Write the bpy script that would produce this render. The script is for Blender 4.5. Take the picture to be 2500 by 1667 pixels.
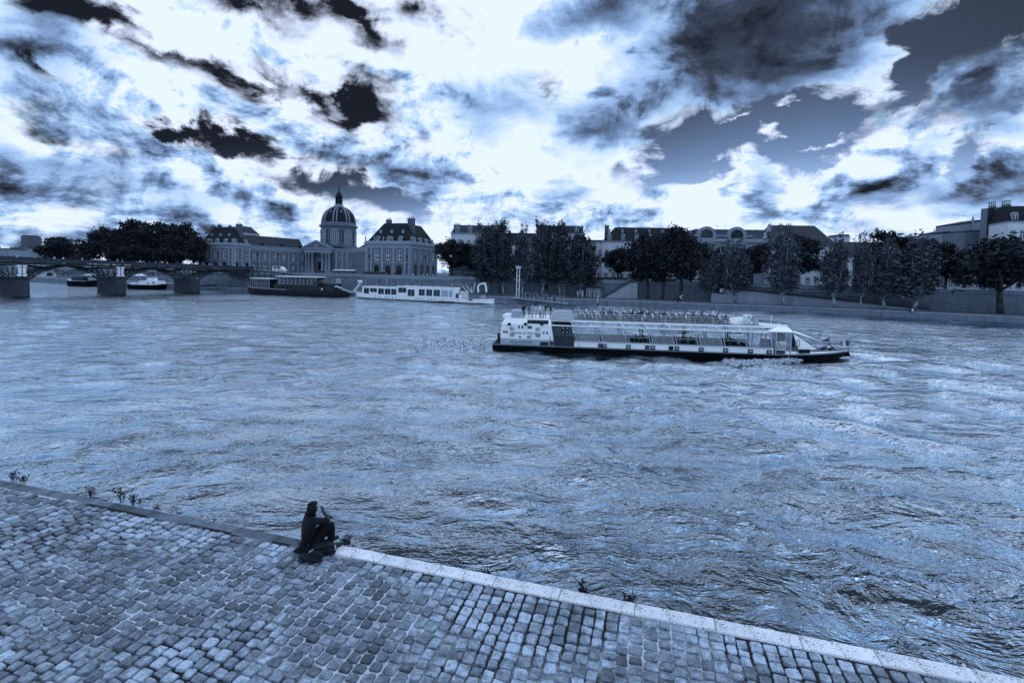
import bpy, bmesh, math, random
import numpy as np
from mathutils import Matrix, Vector
random.seed(7); np.random.seed(7)
R = math.radians
scene = bpy.context.scene
C = scene.collection
for o in list(bpy.data.objects): bpy.data.objects.remove(o)

# ------------------------------------------------------------------ camera
FPX, PITCH, ROLL, CAMH = 1200.0, R(2.5), R(1.3), 9.0
PROW = 665 + FPX*math.tan(PITCH)
_R0 = Vector((1, 0, 0)); _U0 = Vector((0, math.sin(PITCH), math.cos(PITCH)))
CF = Vector((0, math.cos(PITCH), -math.sin(PITCH)))
CR = _R0*math.cos(ROLL) + _U0*math.sin(ROLL)
CU = -_R0*math.sin(ROLL) + _U0*math.cos(ROLL)
cd = bpy.data.cameras.new('camera'); cam = bpy.data.objects.new('camera', cd); C.objects.link(cam)
cd.sensor_width = 36; cd.lens = 36*FPX/2500; cd.shift_y = -(833.5-PROW)/2500
cd.clip_start = .1; cd.clip_end = 6000
cam.matrix_world = Matrix((( CR.x, CU.x, -CF.x, 0), (CR.y, CU.y, -CF.y, 0), (CR.z, CU.z, -CF.z, CAMH), (0, 0, 0, 1)))
scene.camera = cam
def ray(px, py): return CR*((px-1250)/FPX) + CU*((PROW-py)/FPX) + CF
def at(px, py, Y):
    d = ray(px, py); k = Y/d.y; return Vector((d.x*k, Y, CAMH+d.z*k))
def onz(px, py, z):
    d = ray(px, py); k = (z-CAMH)/d.z; return Vector((d.x*k, d.y*k, z))
def zat(px, py, Y): return at(px, py, Y).z

# ------------------------------------------------------------------ sky, sun, exposure
SUN_EL, SUN_AZ = R(50), R(30)          # ahead of the camera, a little to the right, behind bright cloud
world = bpy.data.worlds.new('World'); scene.world = world; world.use_nodes = True
wt = world.node_tree; wt.nodes.clear()
def N(t, typ, **kw):
    n = t.nodes.new(typ)
    for k, v in kw.items():
        if k == 'ins':
            for i, x in v.items():
                if isinstance(x, bpy.types.NodeSocket): t.links.new(x, n.inputs[i])
                else: n.inputs[i].default_value = x
        else: setattr(n, k, v)
    return n
def MA(t, op, a, b=None, c=None, clamp=False):
    n = t.nodes.new('ShaderNodeMath'); n.operation = op; n.use_clamp = clamp
    for i, x in enumerate((a, b, c)):
        if x is None: continue
        if isinstance(x, bpy.types.NodeSocket): t.links.new(x, n.inputs[i])
        else: n.inputs[i].default_value = x
    return n.outputs[0]
RAMP = [(0, (.0022, .003, .005)), (.15, (.012, .016, .026)), (.3, (.05, .07, .118)), (.5, (.175, .28, .5)), (.7, (.37, .57, .92)), (.85, (.58, .77, 1.02)), (1, (.83, .95, 1.25))]
def duotone(t, fac):
    n = t.nodes.new('ShaderNodeValToRGB'); e = n.color_ramp.elements
    while len(e) > 1: e.remove(e[-1])
    e[0].position = RAMP[0][0]; e[0].color = (*RAMP[0][1], 1)
    for p, c in RAMP[1:]:
        q = e.new(p); q.color = (*c, 1)
    t.links.new(fac, n.inputs[0]); return n.outputs[0]
def build_sky():
    t = wt
    tc = N(t, 'ShaderNodeTexCoord'); d = tc.outputs['Generated']
    sp = N(t, 'ShaderNodeSeparateXYZ', ins={0: d})
    az = MA(t, 'ARCTAN2', sp.outputs[0], sp.outputs[1]); el = MA(t, 'ARCSINE', sp.outputs[2])
    deg = 180/math.pi
    azd = MA(t, 'MULTIPLY', az, deg); eld = MA(t, 'MULTIPLY', el, deg)
    # cloud-deck coordinates: clouds flatten and crowd towards the horizon
    zz = MA(t, 'ADD', MA(t, 'MAXIMUM', sp.outputs[2], 0.0), .28)
    dx = MA(t, 'DIVIDE', sp.outputs[0], zz); dy = MA(t, 'DIVIDE', sp.outputs[1], zz)
    deck = N(t, 'ShaderNodeCombineXYZ', ins={0: dx, 1: dy, 2: MA(t, 'MULTIPLY', sp.outputs[2], 1.5)}).outputs[0]
    def noise(vec, scale, det, rough, dist=0.0, off=0.0):
        m = N(t, 'ShaderNodeVectorMath', operation='ADD', ins={0: vec, 1: (off, off*1.7, off*.6)})
        return N(t, 'ShaderNodeTexNoise', ins={'Vector': m.outputs[0], 'Scale': scale, 'Detail': det, 'Roughness': rough, 'Distortion': dist})
    n1 = noise(deck, 2.6, 6.5, .62, .25, 3.1).outputs[0]
    nw = noise(deck, 1.9, 3, .6, 0, 11.0).outputs['Color']
    n2 = noise(deck, 6.5, 5.5, .6, .35, 21.0).outputs[0]
    n3 = noise(d, 9.0, 6, .62, .5, 5.0).outputs[0]
    # warped angular position for the cloud masses
    ws = N(t, 'ShaderNodeSeparateColor', ins={0: nw})
    px = MA(t, 'MULTIPLY_ADD', MA(t, 'SUBTRACT', ws.outputs[0], .5), 9.0, azd)
    py = MA(t, 'MULTIPLY_ADD', MA(t, 'SUBTRACT', ws.outputs[1], .5), 6.0, eld)
    px = MA(t, 'MULTIPLY_ADD', MA(t, 'SUBTRACT', n2, .5), 9.0, px)
    py = MA(t, 'MULTIPLY_ADD', MA(t, 'SUBTRACT', n3, .5), 7.0, py)
    pos = N(t, 'ShaderNodeCombineXYZ', ins={0: px, 1: py, 2: 0.0}).outputs[0]
    def blobs(lst):
        acc = None
        for (a, e, ra, re, rot, amp) in lst:
            m = N(t, 'ShaderNodeMapping', vector_type='TEXTURE', ins={'Vector': pos, 'Location': (a, e, 0), 'Rotation': (0, 0, R(rot)), 'Scale': (ra, re, 1)})
            g = N(t, 'ShaderNodeTexGradient', gradient_type='SPHERICAL', ins={0: m.outputs[0]}).outputs['Fac']
            acc = MA(t, 'MULTIPLY', g, amp) if acc is None else MA(t, 'MULTIPLY_ADD', g, amp, acc)
        return acc
    # (azimuth, elevation, radii, tilt, depth) of gaps where clear sky shows
    gaps = MA(t, 'MULTIPLY', blobs(SKY_GAPS), MA(t, 'MULTIPLY_ADD', n3, 1.9, MA(t, 'MULTIPLY_ADD', n2, 1.2, -.68))); darks = blobs(SKY_DARK); puffs = blobs(SKY_PUFF)
    cov = MA(t, 'MULTIPLY_ADD', MA(t, 'SUBTRACT', n1, .5), 1.8, .84)
    cov = MA(t, 'MULTIPLY_ADD', MA(t, 'SUBTRACT', n2, .5), .9, cov)
    cov = MA(t, 'MULTIPLY_ADD', MA(t, 'SUBTRACT', n3, .5), 2.1, cov)
    cov = MA(t, 'SUBTRACT', MA(t, 'ADD', cov, puffs), gaps)
    mr = N(t, 'ShaderNodeMapRange', interpolation_type='SMOOTHSTEP', ins={0: cov, 1: .16, 2: .80, 3: 0.0, 4: 1.0})
    alpha = mr.outputs[0]
    # light through the cloud: whitest round the sun, greyer away from it, dark where thick
    ga, ge = R(6), R(44)
    sd = Vector((math.sin(ga)*math.cos(ge), math.cos(ga)*math.cos(ge), math.sin(ge)))
    dot = N(t, 'ShaderNodeVectorMath', operation='DOT_PRODUCT', ins={0: d, 1: sd}).outputs['Value']
    glow = N(t, 'ShaderNodeMapRange', interpolation_type='SMOOTHSTEP', ins={0: dot, 1: .70, 2: .97, 3: 0.0, 4: 1.0}).outputs[0]
    # each billow is lit from the sun's side: compare with the density a little nearer the sun
    d2 = N(t, 'ShaderNodeVectorMath', operation='NORMALIZE', ins={0: N(t, 'ShaderNodeVectorMath', operation='ADD', ins={0: d, 1: tuple(sd*.045)}).outputs[0]}).outputs[0]
    s2 = N(t, 'ShaderNodeSeparateXYZ', ins={0: d2}); z2 = MA(t, 'ADD', MA(t, 'MAXIMUM', s2.outputs[2], 0.0), .28)
    deck2 = N(t, 'ShaderNodeCombineXYZ', ins={0: MA(t, 'DIVIDE', s2.outputs[0], z2), 1: MA(t, 'DIVIDE', s2.outputs[1], z2), 2: MA(t, 'MULTIPLY', s2.outputs[2], 1.5)}).outputs[0]
    m1 = noise(deck2, 2.6, 6.5, .62, .25, 3.1).outputs[0]; m3 = noise(d2, 9.0, 5, .62, .5, 5.0).outputs[0]
    dd = MA(t, 'MULTIPLY_ADD', MA(t, 'SUBTRACT', m3, n3), .8, MA(t, 'SUBTRACT', m1, n1))
    sh = MA(t, 'MULTIPLY_ADD', MA(t, 'SUBTRACT', n1, .42), -.8, .97)
    sh = MA(t, 'MULTIPLY_ADD', dd, -2.9, sh)
    sh = MA(t, 'MULTIPLY_ADD', MA(t, 'SUBTRACT', n2, .45), -.7, sh)
    sh = MA(t, 'MULTIPLY_ADD', glow, .24, sh)
    sh = MA(t, 'ADD', sh, MA(t, 'MULTIPLY', puffs, .8))
    # thin edges are bright
    edge = N(t, 'ShaderNodeMapRange', ins={0: cov, 1: .35, 2: .9, 3: .25, 4: 0.0}).outputs[0]
    sh = MA(t, 'ADD', sh, edge)
    sh = MA(t, 'MINIMUM', sh, 1.08)
    dk = MA(t, 'MULTIPLY', darks, MA(t, 'MULTIPLY_ADD', dd, 1.6, MA(t, 'MULTIPLY_ADD', n2, .7, .55)))
    sh = MA(t, 'MULTIPLY', MA(t, 'MAXIMUM', sh, .25), MA(t, 'POWER', .24, MA(t, 'MAXIMUM', dk, 0.0)))
    sh = MA(t, 'MAXIMUM', sh, .08)
    ccol = duotone(t, sh)
    sky = N(t, 'ShaderNodeTexSky', sky_type='NISHITA', sun_disc=False, sun_elevation=SUN_EL, sun_rotation=SUN_AZ, air_density=1.0, dust_density=.6, ozone_density=2.0)
    # clear sky: a deep blue filtered look, paler towards the horizon as the Nishita sky gives it
    skc = N(t, 'ShaderNodeVectorMath', operation='MULTIPLY', ins={0: sky.outputs[0], 1: (.055, .045, .038)}).outputs[0]
    bw = N(t, 'ShaderNodeRGBToBW', ins={0: skc}).outputs[0]
    bw = MA(t, 'MINIMUM', MA(t, 'MULTIPLY', MA(t, 'POWER', bw, 2.9), SKY_K), .6); bw = MA(t, 'MAXIMUM', bw, .13)
    skc = duotone(t, bw)
    mix = N(t, 'ShaderNodeMix', data_type='RGBA', ins={0: alpha, 6: skc, 7: ccol})
    bg = N(t, 'ShaderNodeBackground', ins={0: mix.outputs[2], 1: 1.0})
    out = N(t, 'ShaderNodeOutputWorld', ins={0: bg.outputs[0]})
SKY_K = 20.0
def _sk(px, py, rx, ry, rot, amp):
    d = ray(px, py).normalized(); a = math.degrees(math.atan2(d.x, d.y)); e = math.degrees(math.asin(d.z))
    c = 1/math.sqrt(1+((px-1250)/FPX)**2)
    return (round(a, 2), round(e, 2), round(math.degrees(rx/FPX)*c*c*1.5, 2), round(math.degrees(ry/FPX)*c*1.5, 2), rot, amp)
SKY_GAPS = [_sk(*a) for a in [
    (270, 75, 230, 46, -17, .9), (120, 30, 120, 40, -15, .7), (600, 30, 120, 30, -10, 1.0), (890, 45, 44, 50, 0, 1.2), (760, 30, 90, 30, 0, .95), (1010, 25, 60, 25, 0, .7), (960, 110, 120, 36, -20, .55),
    (690, 212, 240, 45, -7, 1.2), (835, 262, 60, 42, 0, 1.1), (560, 190, 100, 26, -20, .8), (900, 190, 110, 30, -20, .7), (530, 335, 135, 28, -7, 1.5), (390, 315, 60, 20, -10, .8),
    (110, 195, 110, 20, -12, .8), (870, 470, 175, 28, -9, 1.3),
    (1900, 300, 300, 66, 2, 1.7), (1720, 380, 130, 60, 0, 1.4), (1640, 440, 150, 40, 5, 1.2), (1990, 380, 120, 50, 20, 1.0), (2050, 250, 130, 24, -5, .8), (2240, 190, 50, 40, 30, .9),
    (2400, 50, 190, 90, 0, 1.9), (2290, 110, 60, 60, 0, 1.2), (2350, 372, 55, 46, 0, 1.5), (2200, 410, 40, 18, 0, .7)]]
SKY_DARK = [_sk(*a) for a in [
    (1880, 60, 330, 120, 8, 1.35), (1820, 150, 190, 60, -6, .55), (2120, 120, 110, 90, 0, .35), (1980, 190, 110, 40, 10, .3), (1470, 12, 130, 45, 12, 1.0),
    (1490, 300, 135, 70, 4, .55), (1480, 332, 110, 28, -3, .5), (1300, 245, 55, 55, 0, .4), (1180, 245, 85, 62, 0, .55), (1010, 412, 120, 28, -4, .95), (820, 352, 50, 36, 0, .6), (1385, 462, 60, 34, 0, .65), (880, 260, 40, 36, 0, .35),
    (60, 130, 190, 130, 0, .42), (20, 60, 120, 90, 0, .35), (100, 420, 420, 60, -3, .38), (130, 395, 160, 26, -3, .3), (260, 500, 420, 60, -4, .22), (620, 500, 160, 40, 0, .2),
    (2440, 190, 120, 110, 0, .5), (2430, 270, 130, 60, 0, .42), (2480, 440, 130, 60, 0, .55), (2260, 470, 240, 40, -6, .45), (1850, 482, 46, 62, 0, .75), (1990, 500, 90, 24, 0, .4), (2230, 362, 90, 26, 0, .35), (1700, 120, 60, 100, 0, .4)]]
SKY_PUFF = [_sk(*a) for a in [
    (190, 62, 46, 18, -20, .7), (300, 92, 50, 16, -15, .75), (400, 116, 46, 20, -10, .7), (610, 196, 34, 16, 0, .7), (500, 330, 40, 14, 0, .6), (880, 72, 30, 16, 0, .5), (800, 215, 36, 14, 10, .5),
    (1810, 425, 62, 42, 0, 1.3), (1850, 500, 100, 60, 0, .9), (1690, 500, 60, 40, 0, .9), (1915, 268, 34, 18, 8, 1.3), (1890, 338, 40, 18, 12, 1.3), (2010, 336, 60, 14, 12, 1.2), (1830, 338, 26, 12, 0, .8), (1780, 284, 26, 10, 0, .7),
    (490, 118, 150, 42, -24, .75), (560, 150, 80, 30, -10, .4), (270, 190, 190, 60, -14, .5), (700, 240, 40, 36, 0, .9), (790, 255, 30, 36, 0, .8), (1300, 180, 230, 210, 0, .35), (1400, 420, 200, 120, 0, .35), (2060, 440, 180, 60, 12, .5), (2150, 300, 110, 60, 40, .3), (700, 95, 240, 60, -10, .25), (2010, 230, 200, 30, -2, .4)]]
build_sky()
sl = bpy.data.lights.new('sun', 'SUN'); sl.energy = .5; sl.angle = R(30); sl.color = (.74, .82, 1.0)
sun = bpy.data.objects.new('sun', sl); C.objects.link(sun)
sun.rotation_euler = (-(math.pi/2-SUN_EL), 0, -SUN_AZ)
vs = scene.view_settings; vs.view_transform = 'Standard'; vs.look = 'None'; vs.exposure = 0.0; vs.gamma = 1.0; vs.use_curve_mapping = False
scene.render.engine = 'CYCLES'; scene.cycles.use_denoising = True
cy = scene.cycles; cy.max_bounces = 5; cy.diffuse_bounces = 2; cy.glossy_bounces = 3; cy.transmission_bounces = 3; cy.transparent_max_bounces = 8
world.cycles.sampling_method = 'NONE'

# ------------------------------------------------------------------ materials
def tone(v):
    """grey of luminance v in the photograph's cold blue toning"""
    t = max(0, min(1, (v-.25)/.55))
    r = [a+(b-a)*t for a, b in zip((.60, .79, 1.0), (.83, .92, 1.0))]
    l = .2126*r[0]+.7152*r[1]+.0722*r[2]
    return tuple(min(.95, x/l*v) for x in r)
MATS = {}
def mat(name, v, rough=.8, var=.25, scale=2.0, bump=0.0, bscale=None, island=0.0, objrand=0.0, metal=0.0, spec=.3, streak=0.0, detail=6, v2=None, stretch=(1, 1, 1), spots=0.0, world=False, patch=0.0):
    if name in MATS: return MATS[name]
    m = bpy.data.materials.new(name); MATS[name] = m; m.use_nodes = True
    t = m.node_tree; b = t.nodes['Principled BSDF']
    tc = N(t, 'ShaderNodeTexCoord'); co = tc.outputs['Object'] if not world else N(t, 'ShaderNodeNewGeometry').outputs['Position']; wco = co
    mp = N(t, 'ShaderNodeMapping', ins={'Vector': co, 'Scale': stretch}); co = mp.outputs[0]
    n = N(t, 'ShaderNodeTexNoise', ins={'Vector': co, 'Scale': scale, 'Detail': detail, 'Roughness': .62})
    f = MA(t, 'MULTIPLY_ADD', MA(t, 'SUBTRACT', n.outputs[0], .5), 2.2*var, 1.0)
    if streak:
        mp2 = N(t, 'ShaderNodeMapping', ins={'Vector': tc.outputs['Object'], 'Scale': (1.6, 1.6, .12)})
        n2 = N(t, 'ShaderNodeTexNoise', ins={'Vector': mp2.outputs[0], 'Scale': 1.0, 'Detail': 5})
        f = MA(t, 'MULTIPLY', f, MA(t, 'MULTIPLY_ADD', MA(t, 'SUBTRACT', n2.outputs[0], .5), 2*streak, 1.0))
    if island:
        g = N(t, 'ShaderNodeNewGeometry')
        f = MA(t, 'MULTIPLY', f, MA(t, 'MULTIPLY_ADD', MA(t, 'SUBTRACT', g.outputs['Random Per Island'], .5), 2*island, 1.0))
    if objrand:
        g = N(t, 'ShaderNodeObjectInfo')
        f = MA(t, 'MULTIPLY', f, MA(t, 'MULTIPLY_ADD', MA(t, 'SUBTRACT', g.outputs['Random'], .5), 2*objrand, 1.0))
    if patch:
        n6 = N(t, 'ShaderNodeTexNoise', ins={'Vector': wco, 'Scale': .55, 'Detail': 6, 'Roughness': .65})
        f = MA(t, 'MULTIPLY', f, N(t, 'ShaderNodeMapRange', ins={0: n6.outputs[0], 1: .33, 2: .67, 3: 1-patch, 4: 1+patch}).outputs[0])
    if spots:
        n4 = N(t, 'ShaderNodeTexNoise', ins={'Vector': tc.outputs['Object'], 'Scale': 38.0, 'Detail': 4, 'Roughness': .7})
        n5 = N(t, 'ShaderNodeTexNoise', ins={'Vector': tc.outputs['Object'], 'Scale': 2.6, 'Detail': 2})
        k = MA(t, 'ADD', n4.outputs[0], MA(t, 'MULTIPLY', n5.outputs[0], .5))
        k = N(t, 'ShaderNodeMapRange', ins={0: k, 1: .82, 2: .90, 3: 1.0, 4: 1-spots}).outputs[0]
        f = MA(t, 'MULTIPLY', f, k)
    f = MA(t, 'MAXIMUM', f, .05)
    sc = N(t, 'ShaderNodeVectorMath', operation='SCALE', ins={0: tone(v), 'Scale': f})
    t.links.new(sc.outputs[0], b.inputs['Base Color'])
    b.inputs['Roughness'].default_value = rough; b.inputs['Metallic'].default_value = metal
    b.inputs['Specular IOR Level'].default_value = spec; b.inputs['Specular Tint'].default_value = (.62, .8, 1, 1)
    if bump:
        nb = N(t, 'ShaderNodeTexNoise', ins={'Vector': wco, 'Scale': bscale or scale*4, 'Detail': 5})
        bp = N(t, 'ShaderNodeBump', ins={'Strength': bump, 'Distance': .05, 'Height': nb.outputs[0]})
        t.links.new(bp.outputs[0], b.inputs['Normal'])
    return m
def glass(name, v=.03, rough=.08):
    if name in MATS: return MATS[name]
    m = mat(name, v, rough, .2, 1.0, spec=.6); return m
def clear_glass(name, tr=.82, v=.5, haze=.10):
    if name in MATS: return MATS[name]
    m = bpy.data.materials.new(name); MATS[name] = m; m.use_nodes = True; t = m.node_tree; t.nodes.clear()
    a = N(t, 'ShaderNodeBsdfTransparent', ins={0: (.86*tr, .93*tr, tr, 1)})
    g = N(t, 'ShaderNodeBsdfGlossy', ins={0: (.62, .8, 1, 1), 1: .03})
    di = N(t, 'ShaderNodeBsdfDiffuse', ins={0: (*tone(v), 1)})
    fr = N(t, 'ShaderNodeFresnel', ins={0: 1.45})
    mx = N(t, 'ShaderNodeMixShader', ins={0: fr.outputs[0], 1: a.outputs[0], 2: g.outputs[0]})
    m2 = N(t, 'ShaderNodeMixShader', ins={0: haze, 1: mx.outputs[0], 2: di.outputs[0]})
    N(t, 'ShaderNodeOutputMaterial', ins={0: m2.outputs[0]}); return m

# ------------------------------------------------------------------ mesh helpers
class MB:
    def __init__(s): s.v = []; s.f = []; s.m = []; s.T = None
    def add(s, vs_, fs, m=0):
        b = len(s.v)
        if s.T is not None: vs_ = [tuple(s.T @ Vector(v)) for v in vs_]
        s.v += [tuple(v) for v in vs_]; s.f += [tuple(b+i for i in f) for f in fs]; s.m += [m]*len(fs); return s
    def box(s, x0, x1, y0, y1, z0, z1, m=0):
        return s.add([(x0, y0, z0), (x1, y0, z0), (x1, y1, z0), (x0, y1, z0), (x0, y0, z1), (x1, y0, z1), (x1, y1, z1), (x0, y1, z1)],
                     [(0, 3, 2, 1), (4, 5, 6, 7), (0, 1, 5, 4), (1, 2, 6, 5), (2, 3, 7, 6), (3, 0, 4, 7)], m)
    def hexa(s, p, m=0):   # 8 corner points ordered like box
        return s.add(p, [(0, 3, 2, 1), (4, 5, 6, 7), (0, 1, 5, 4), (1, 2, 6, 5), (2, 3, 7, 6), (3, 0, 4, 7)], m)
    def bar(s, a, b, w, h=None, m=0, up=(0, 0, 1)):
        a = Vector(a); b = Vector(b); h = h or w; d = (b-a).normalized(); u = Vector(up)
        if abs(d.dot(u)) > .98: u = Vector((0, 1, 0))
        x = d.cross(u).normalized(); y = x.cross(d).normalized(); x *= w/2; y *= h/2
        p = [a-x-y, a+x-y, b+x-y, b-x-y, a-x+y, a+x+y, b+x+y, b-x+y]
        return s.hexa(p, m)
    def tube(s, a, b, r0, r1=None, n=8, m=0, caps=True):
        a = Vector(a); b = Vector(b); r1 = r0 if r1 is None else r1; d = (b-a).normalized()
        u = Vector((0, 0, 1)) if abs(d.z) < .95 else Vector((1, 0, 0)); x = d.cross(u).normalized(); y = x.cross(d).normalized()
        vs_ = []; fs = []
        for c, r in ((a, r0), (b, r1)):
            for i in range(n):
                t = 2*math.pi*i/n; vs_.append(c+x*(r*math.cos(t))+y*(r*math.sin(t)))
        for i in range(n): fs.append((i, (i+1) % n, n+(i+1) % n, n+i))
        if caps: fs += [tuple(range(n-1, -1, -1)), tuple(range(n, 2*n))]
        return s.add(vs_, fs, m)
    def path(s, pts, r, n=6, m=0):
        for i in range(len(pts)-1):
            s.tube(pts[i], pts[i+1], r if not isinstance(r, list) else r[i], r if not isinstance(r, list) else r[i+1], n, m)
        return s
    def lathe(s, prof, n=24, c=(0, 0, 0), m=0):
        vs_ = []; fs = []
        for r, z in prof:
            for i in range(n):
                t = 2*math.pi*i/n; vs_.append((c[0]+r*math.cos(t), c[1]+r*math.sin(t), c[2]+z))
        for k in range(len(prof)-1):
            for i in range(n):
                j = (i+1) % n; fs.append((k*n+i, k*n+j, (k+1)*n+j, (k+1)*n+i))
        return s.add(vs_, fs, m)
    def prism(s, pts, off, m=0):   # polygon extruded along vector off
        n = len(pts); o = Vector(off); p = [Vector(q) for q in pts]
        return s.add(p+[q+o for q in p], [tuple(range(n-1, -1, -1)), tuple(range(n, 2*n))]+[(i, (i+1) % n, n+(i+1) % n, n+i) for i in range(n)], m)
    def quad(s, a, b, c, d, m=0): return s.add([a, b, c, d], [(0, 1, 2, 3)], m)
    def mesh(s, name, mats, smooth=False):
        me = bpy.data.meshes.new(name); me.from_pydata(s.v, [], s.f)
        for mm in (mats if isinstance(mats, (list, tuple)) else [mats]): me.materials.append(mm)
        if any(s.m): me.polygons.foreach_set('material_index', s.m)
        if smooth: me.polygons.foreach_set('use_smooth', [True]*len(me.polygons))
        me.validate(); me.update(); return me
    def build(s, name, mats, parent=None, smooth=False, loc=None, rz=0):
        return obj(name, s.mesh(name, mats, smooth), parent, loc, rz)
def fix_normals(me):
    bm = bmesh.new(); bm.from_mesh(me); bmesh.ops.recalc_face_normals(bm, faces=bm.faces); bm.to_mesh(me); bm.free()
def obj(name, me, parent=None, loc=None, rz=0, mw=None):
    o = bpy.data.objects.new(name, me); C.objects.link(o)
    if parent: o.parent = parent
    if loc is not None: o.location = loc
    if rz: o.rotation_euler = (0, 0, rz)
    if mw is not None: o.matrix_local = mw
    return o
def tag(o, label=None, cat=None, group=None, kind=None):
    if label: o['label'] = label
    if cat: o['category'] = cat
    if group: o['group'] = group
    if kind: o['kind'] = kind
    return o
def empty(name, loc, rz=0, label=None, cat=None, group=None):
    o = obj(name, None, None, loc, rz); o.empty_display_size = .2
    return tag(o, label, cat, group)
def copy_tree(o, parent=None):
    c = o.copy(); C.objects.link(c); c.parent = parent
    for ch in list(o.children): copy_tree(ch, c)
    return c
def npmesh(name, verts, faces, mats, smooth=False):
    me = bpy.data.meshes.new(name); nv = len(verts); nf, k = faces.shape
    me.vertices.add(nv); me.vertices.foreach_set('co', np.asarray(verts, dtype=np.float32).ravel())
    me.loops.add(nf*k); me.loops.foreach_set('vertex_index', faces.astype(np.int32).ravel())
    me.polygons.add(nf); me.polygons.foreach_set('loop_start', np.arange(0, nf*k, k, dtype=np.int32))
    if smooth: me.polygons.foreach_set('use_smooth', np.ones(nf, dtype=bool))
    for mm in (mats if isinstance(mats, (list, tuple)) else [mats]): me.materials.append(mm)
    me.update(calc_edges=True); return me
def skin_mesh(name, verts, edges, radii, mats, sub=1, root=0):
    me = bpy.data.meshes.new(name+'_t'); me.from_pydata(verts, edges, [])
    o = bpy.data.objects.new(name+'_t', me); C.objects.link(o)
    sk = o.modifiers.new('s', 'SKIN'); sk.use_smooth_shade = True
    for i, r in enumerate(radii):
        r = r if isinstance(r, tuple) else (r, r)
        me.skin_vertices[0].data[i].radius = r
        me.skin_vertices[0].data[i].use_root = (i == root)
    if sub:
        ss = o.modifiers.new('u', 'SUBSURF'); ss.levels = sub; ss.render_levels = sub
    dg = bpy.context.evaluated_depsgraph_get(); dg.update()
    out = bpy.data.meshes.new_from_object(o.evaluated_get(dg)); out.name = name
    bpy.data.objects.remove(o)
    out.materials.clear()
    for mm in (mats if isinstance(mats, (list, tuple)) else [mats]): out.materials.append(mm)
    out.polygons.foreach_set('use_smooth', [True]*len(out.polygons))
    return out
ROT = R(-16)                       # the river runs at this angle to the view
U = Vector((math.cos(ROT), math.sin(ROT), 0)); NV = Vector((-math.sin(ROT), math.cos(ROT), 0))
# ------------------------------------------------------------------ water
def proj(p):
    d = Vector(p)-Vector((0, 0, CAMH)); k = d.dot(CF)
    if k <= .01: return (-9999, -9999)
    return (1250+FPX*d.dot(CR)/k, PROW-FPX*d.dot(CU)/k)
def water_material():
    m = bpy.data.materials.new('river_water'); m.use_nodes = True; t = m.node_tree; b = t.nodes['Principled BSDF']
    tc = N(t, 'ShaderNodeTexCoord'); co = tc.outputs['Object']
    def nz(sc, det, st, rough=.6, off=0, rot=0, dist=0.0):
        mp = N(t, 'ShaderNodeMapping', ins={'Vector': co, 'Scale': st, 'Location': (off, off, 0), 'Rotation': (0, 0, rot)})
        return N(t, 'ShaderNodeTexNoise', ins={'Vector': mp.outputs[0], 'Scale': sc, 'Detail': det, 'Roughness': rough, 'Distortion': dist}).outputs[0]
    a = nz(1.15, 4, (.66, 1.0, 1), .6, 0, R(12), .4); c = nz(3.6, 4, (.7, 1.0, 1), .62, 9, R(-8), .6); g = nz(.05, 3, (.6, 1, 1), .5, 4, R(16))
    gust = N(t, 'ShaderNodeMapRange', ins={0: g, 1: .36, 2: .64, 3: .42, 4: 1.35}).outputs[0]
    l = nz(.48, 5, (.6, 1.0, 1), .60, 2, R(10), .5)
    h = MA(t, 'MULTIPLY', a, .30); h = MA(t, 'MULTIPLY_ADD', c, .14, h); h = MA(t, 'MULTIPLY_ADD', l, 1.75, h)
    bp = N(t, 'ShaderNodeBump', ins={'Strength': 1.0, 'Distance': MA(t, 'MULTIPLY', gust, WATER_BUMP), 'Height': h})
    lw = N(t, 'ShaderNodeLayerWeight', ins={'Blend': .5, 'Normal': bp.outputs[0]}).outputs['Facing']
    fac = N(t, 'ShaderNodeMapRange', interpolation_type='SMOOTHSTEP', ins={0: lw, 1: .31, 2: .76, 3: .02, 4: .95}).outputs[0]
    t.nodes.remove(b)
    di = N(t, 'ShaderNodeBsdfDiffuse', ins={0: (*tone(.022), 1), 'Normal': bp.outputs[0]})
    gl = N(t, 'ShaderNodeBsdfGlossy', ins={0: (.71, .85, .96, 1), 'Roughness': .04, 'Normal': bp.outputs[0]})
    mx = N(t, 'ShaderNodeMixShader', ins={0: fac, 1: di.outputs[0], 2: gl.outputs[0]})
    t.links.new(mx.outputs[0], t.nodes['Material Output'].inputs[0])
    return m
WATER_BUMP = .46
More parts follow.
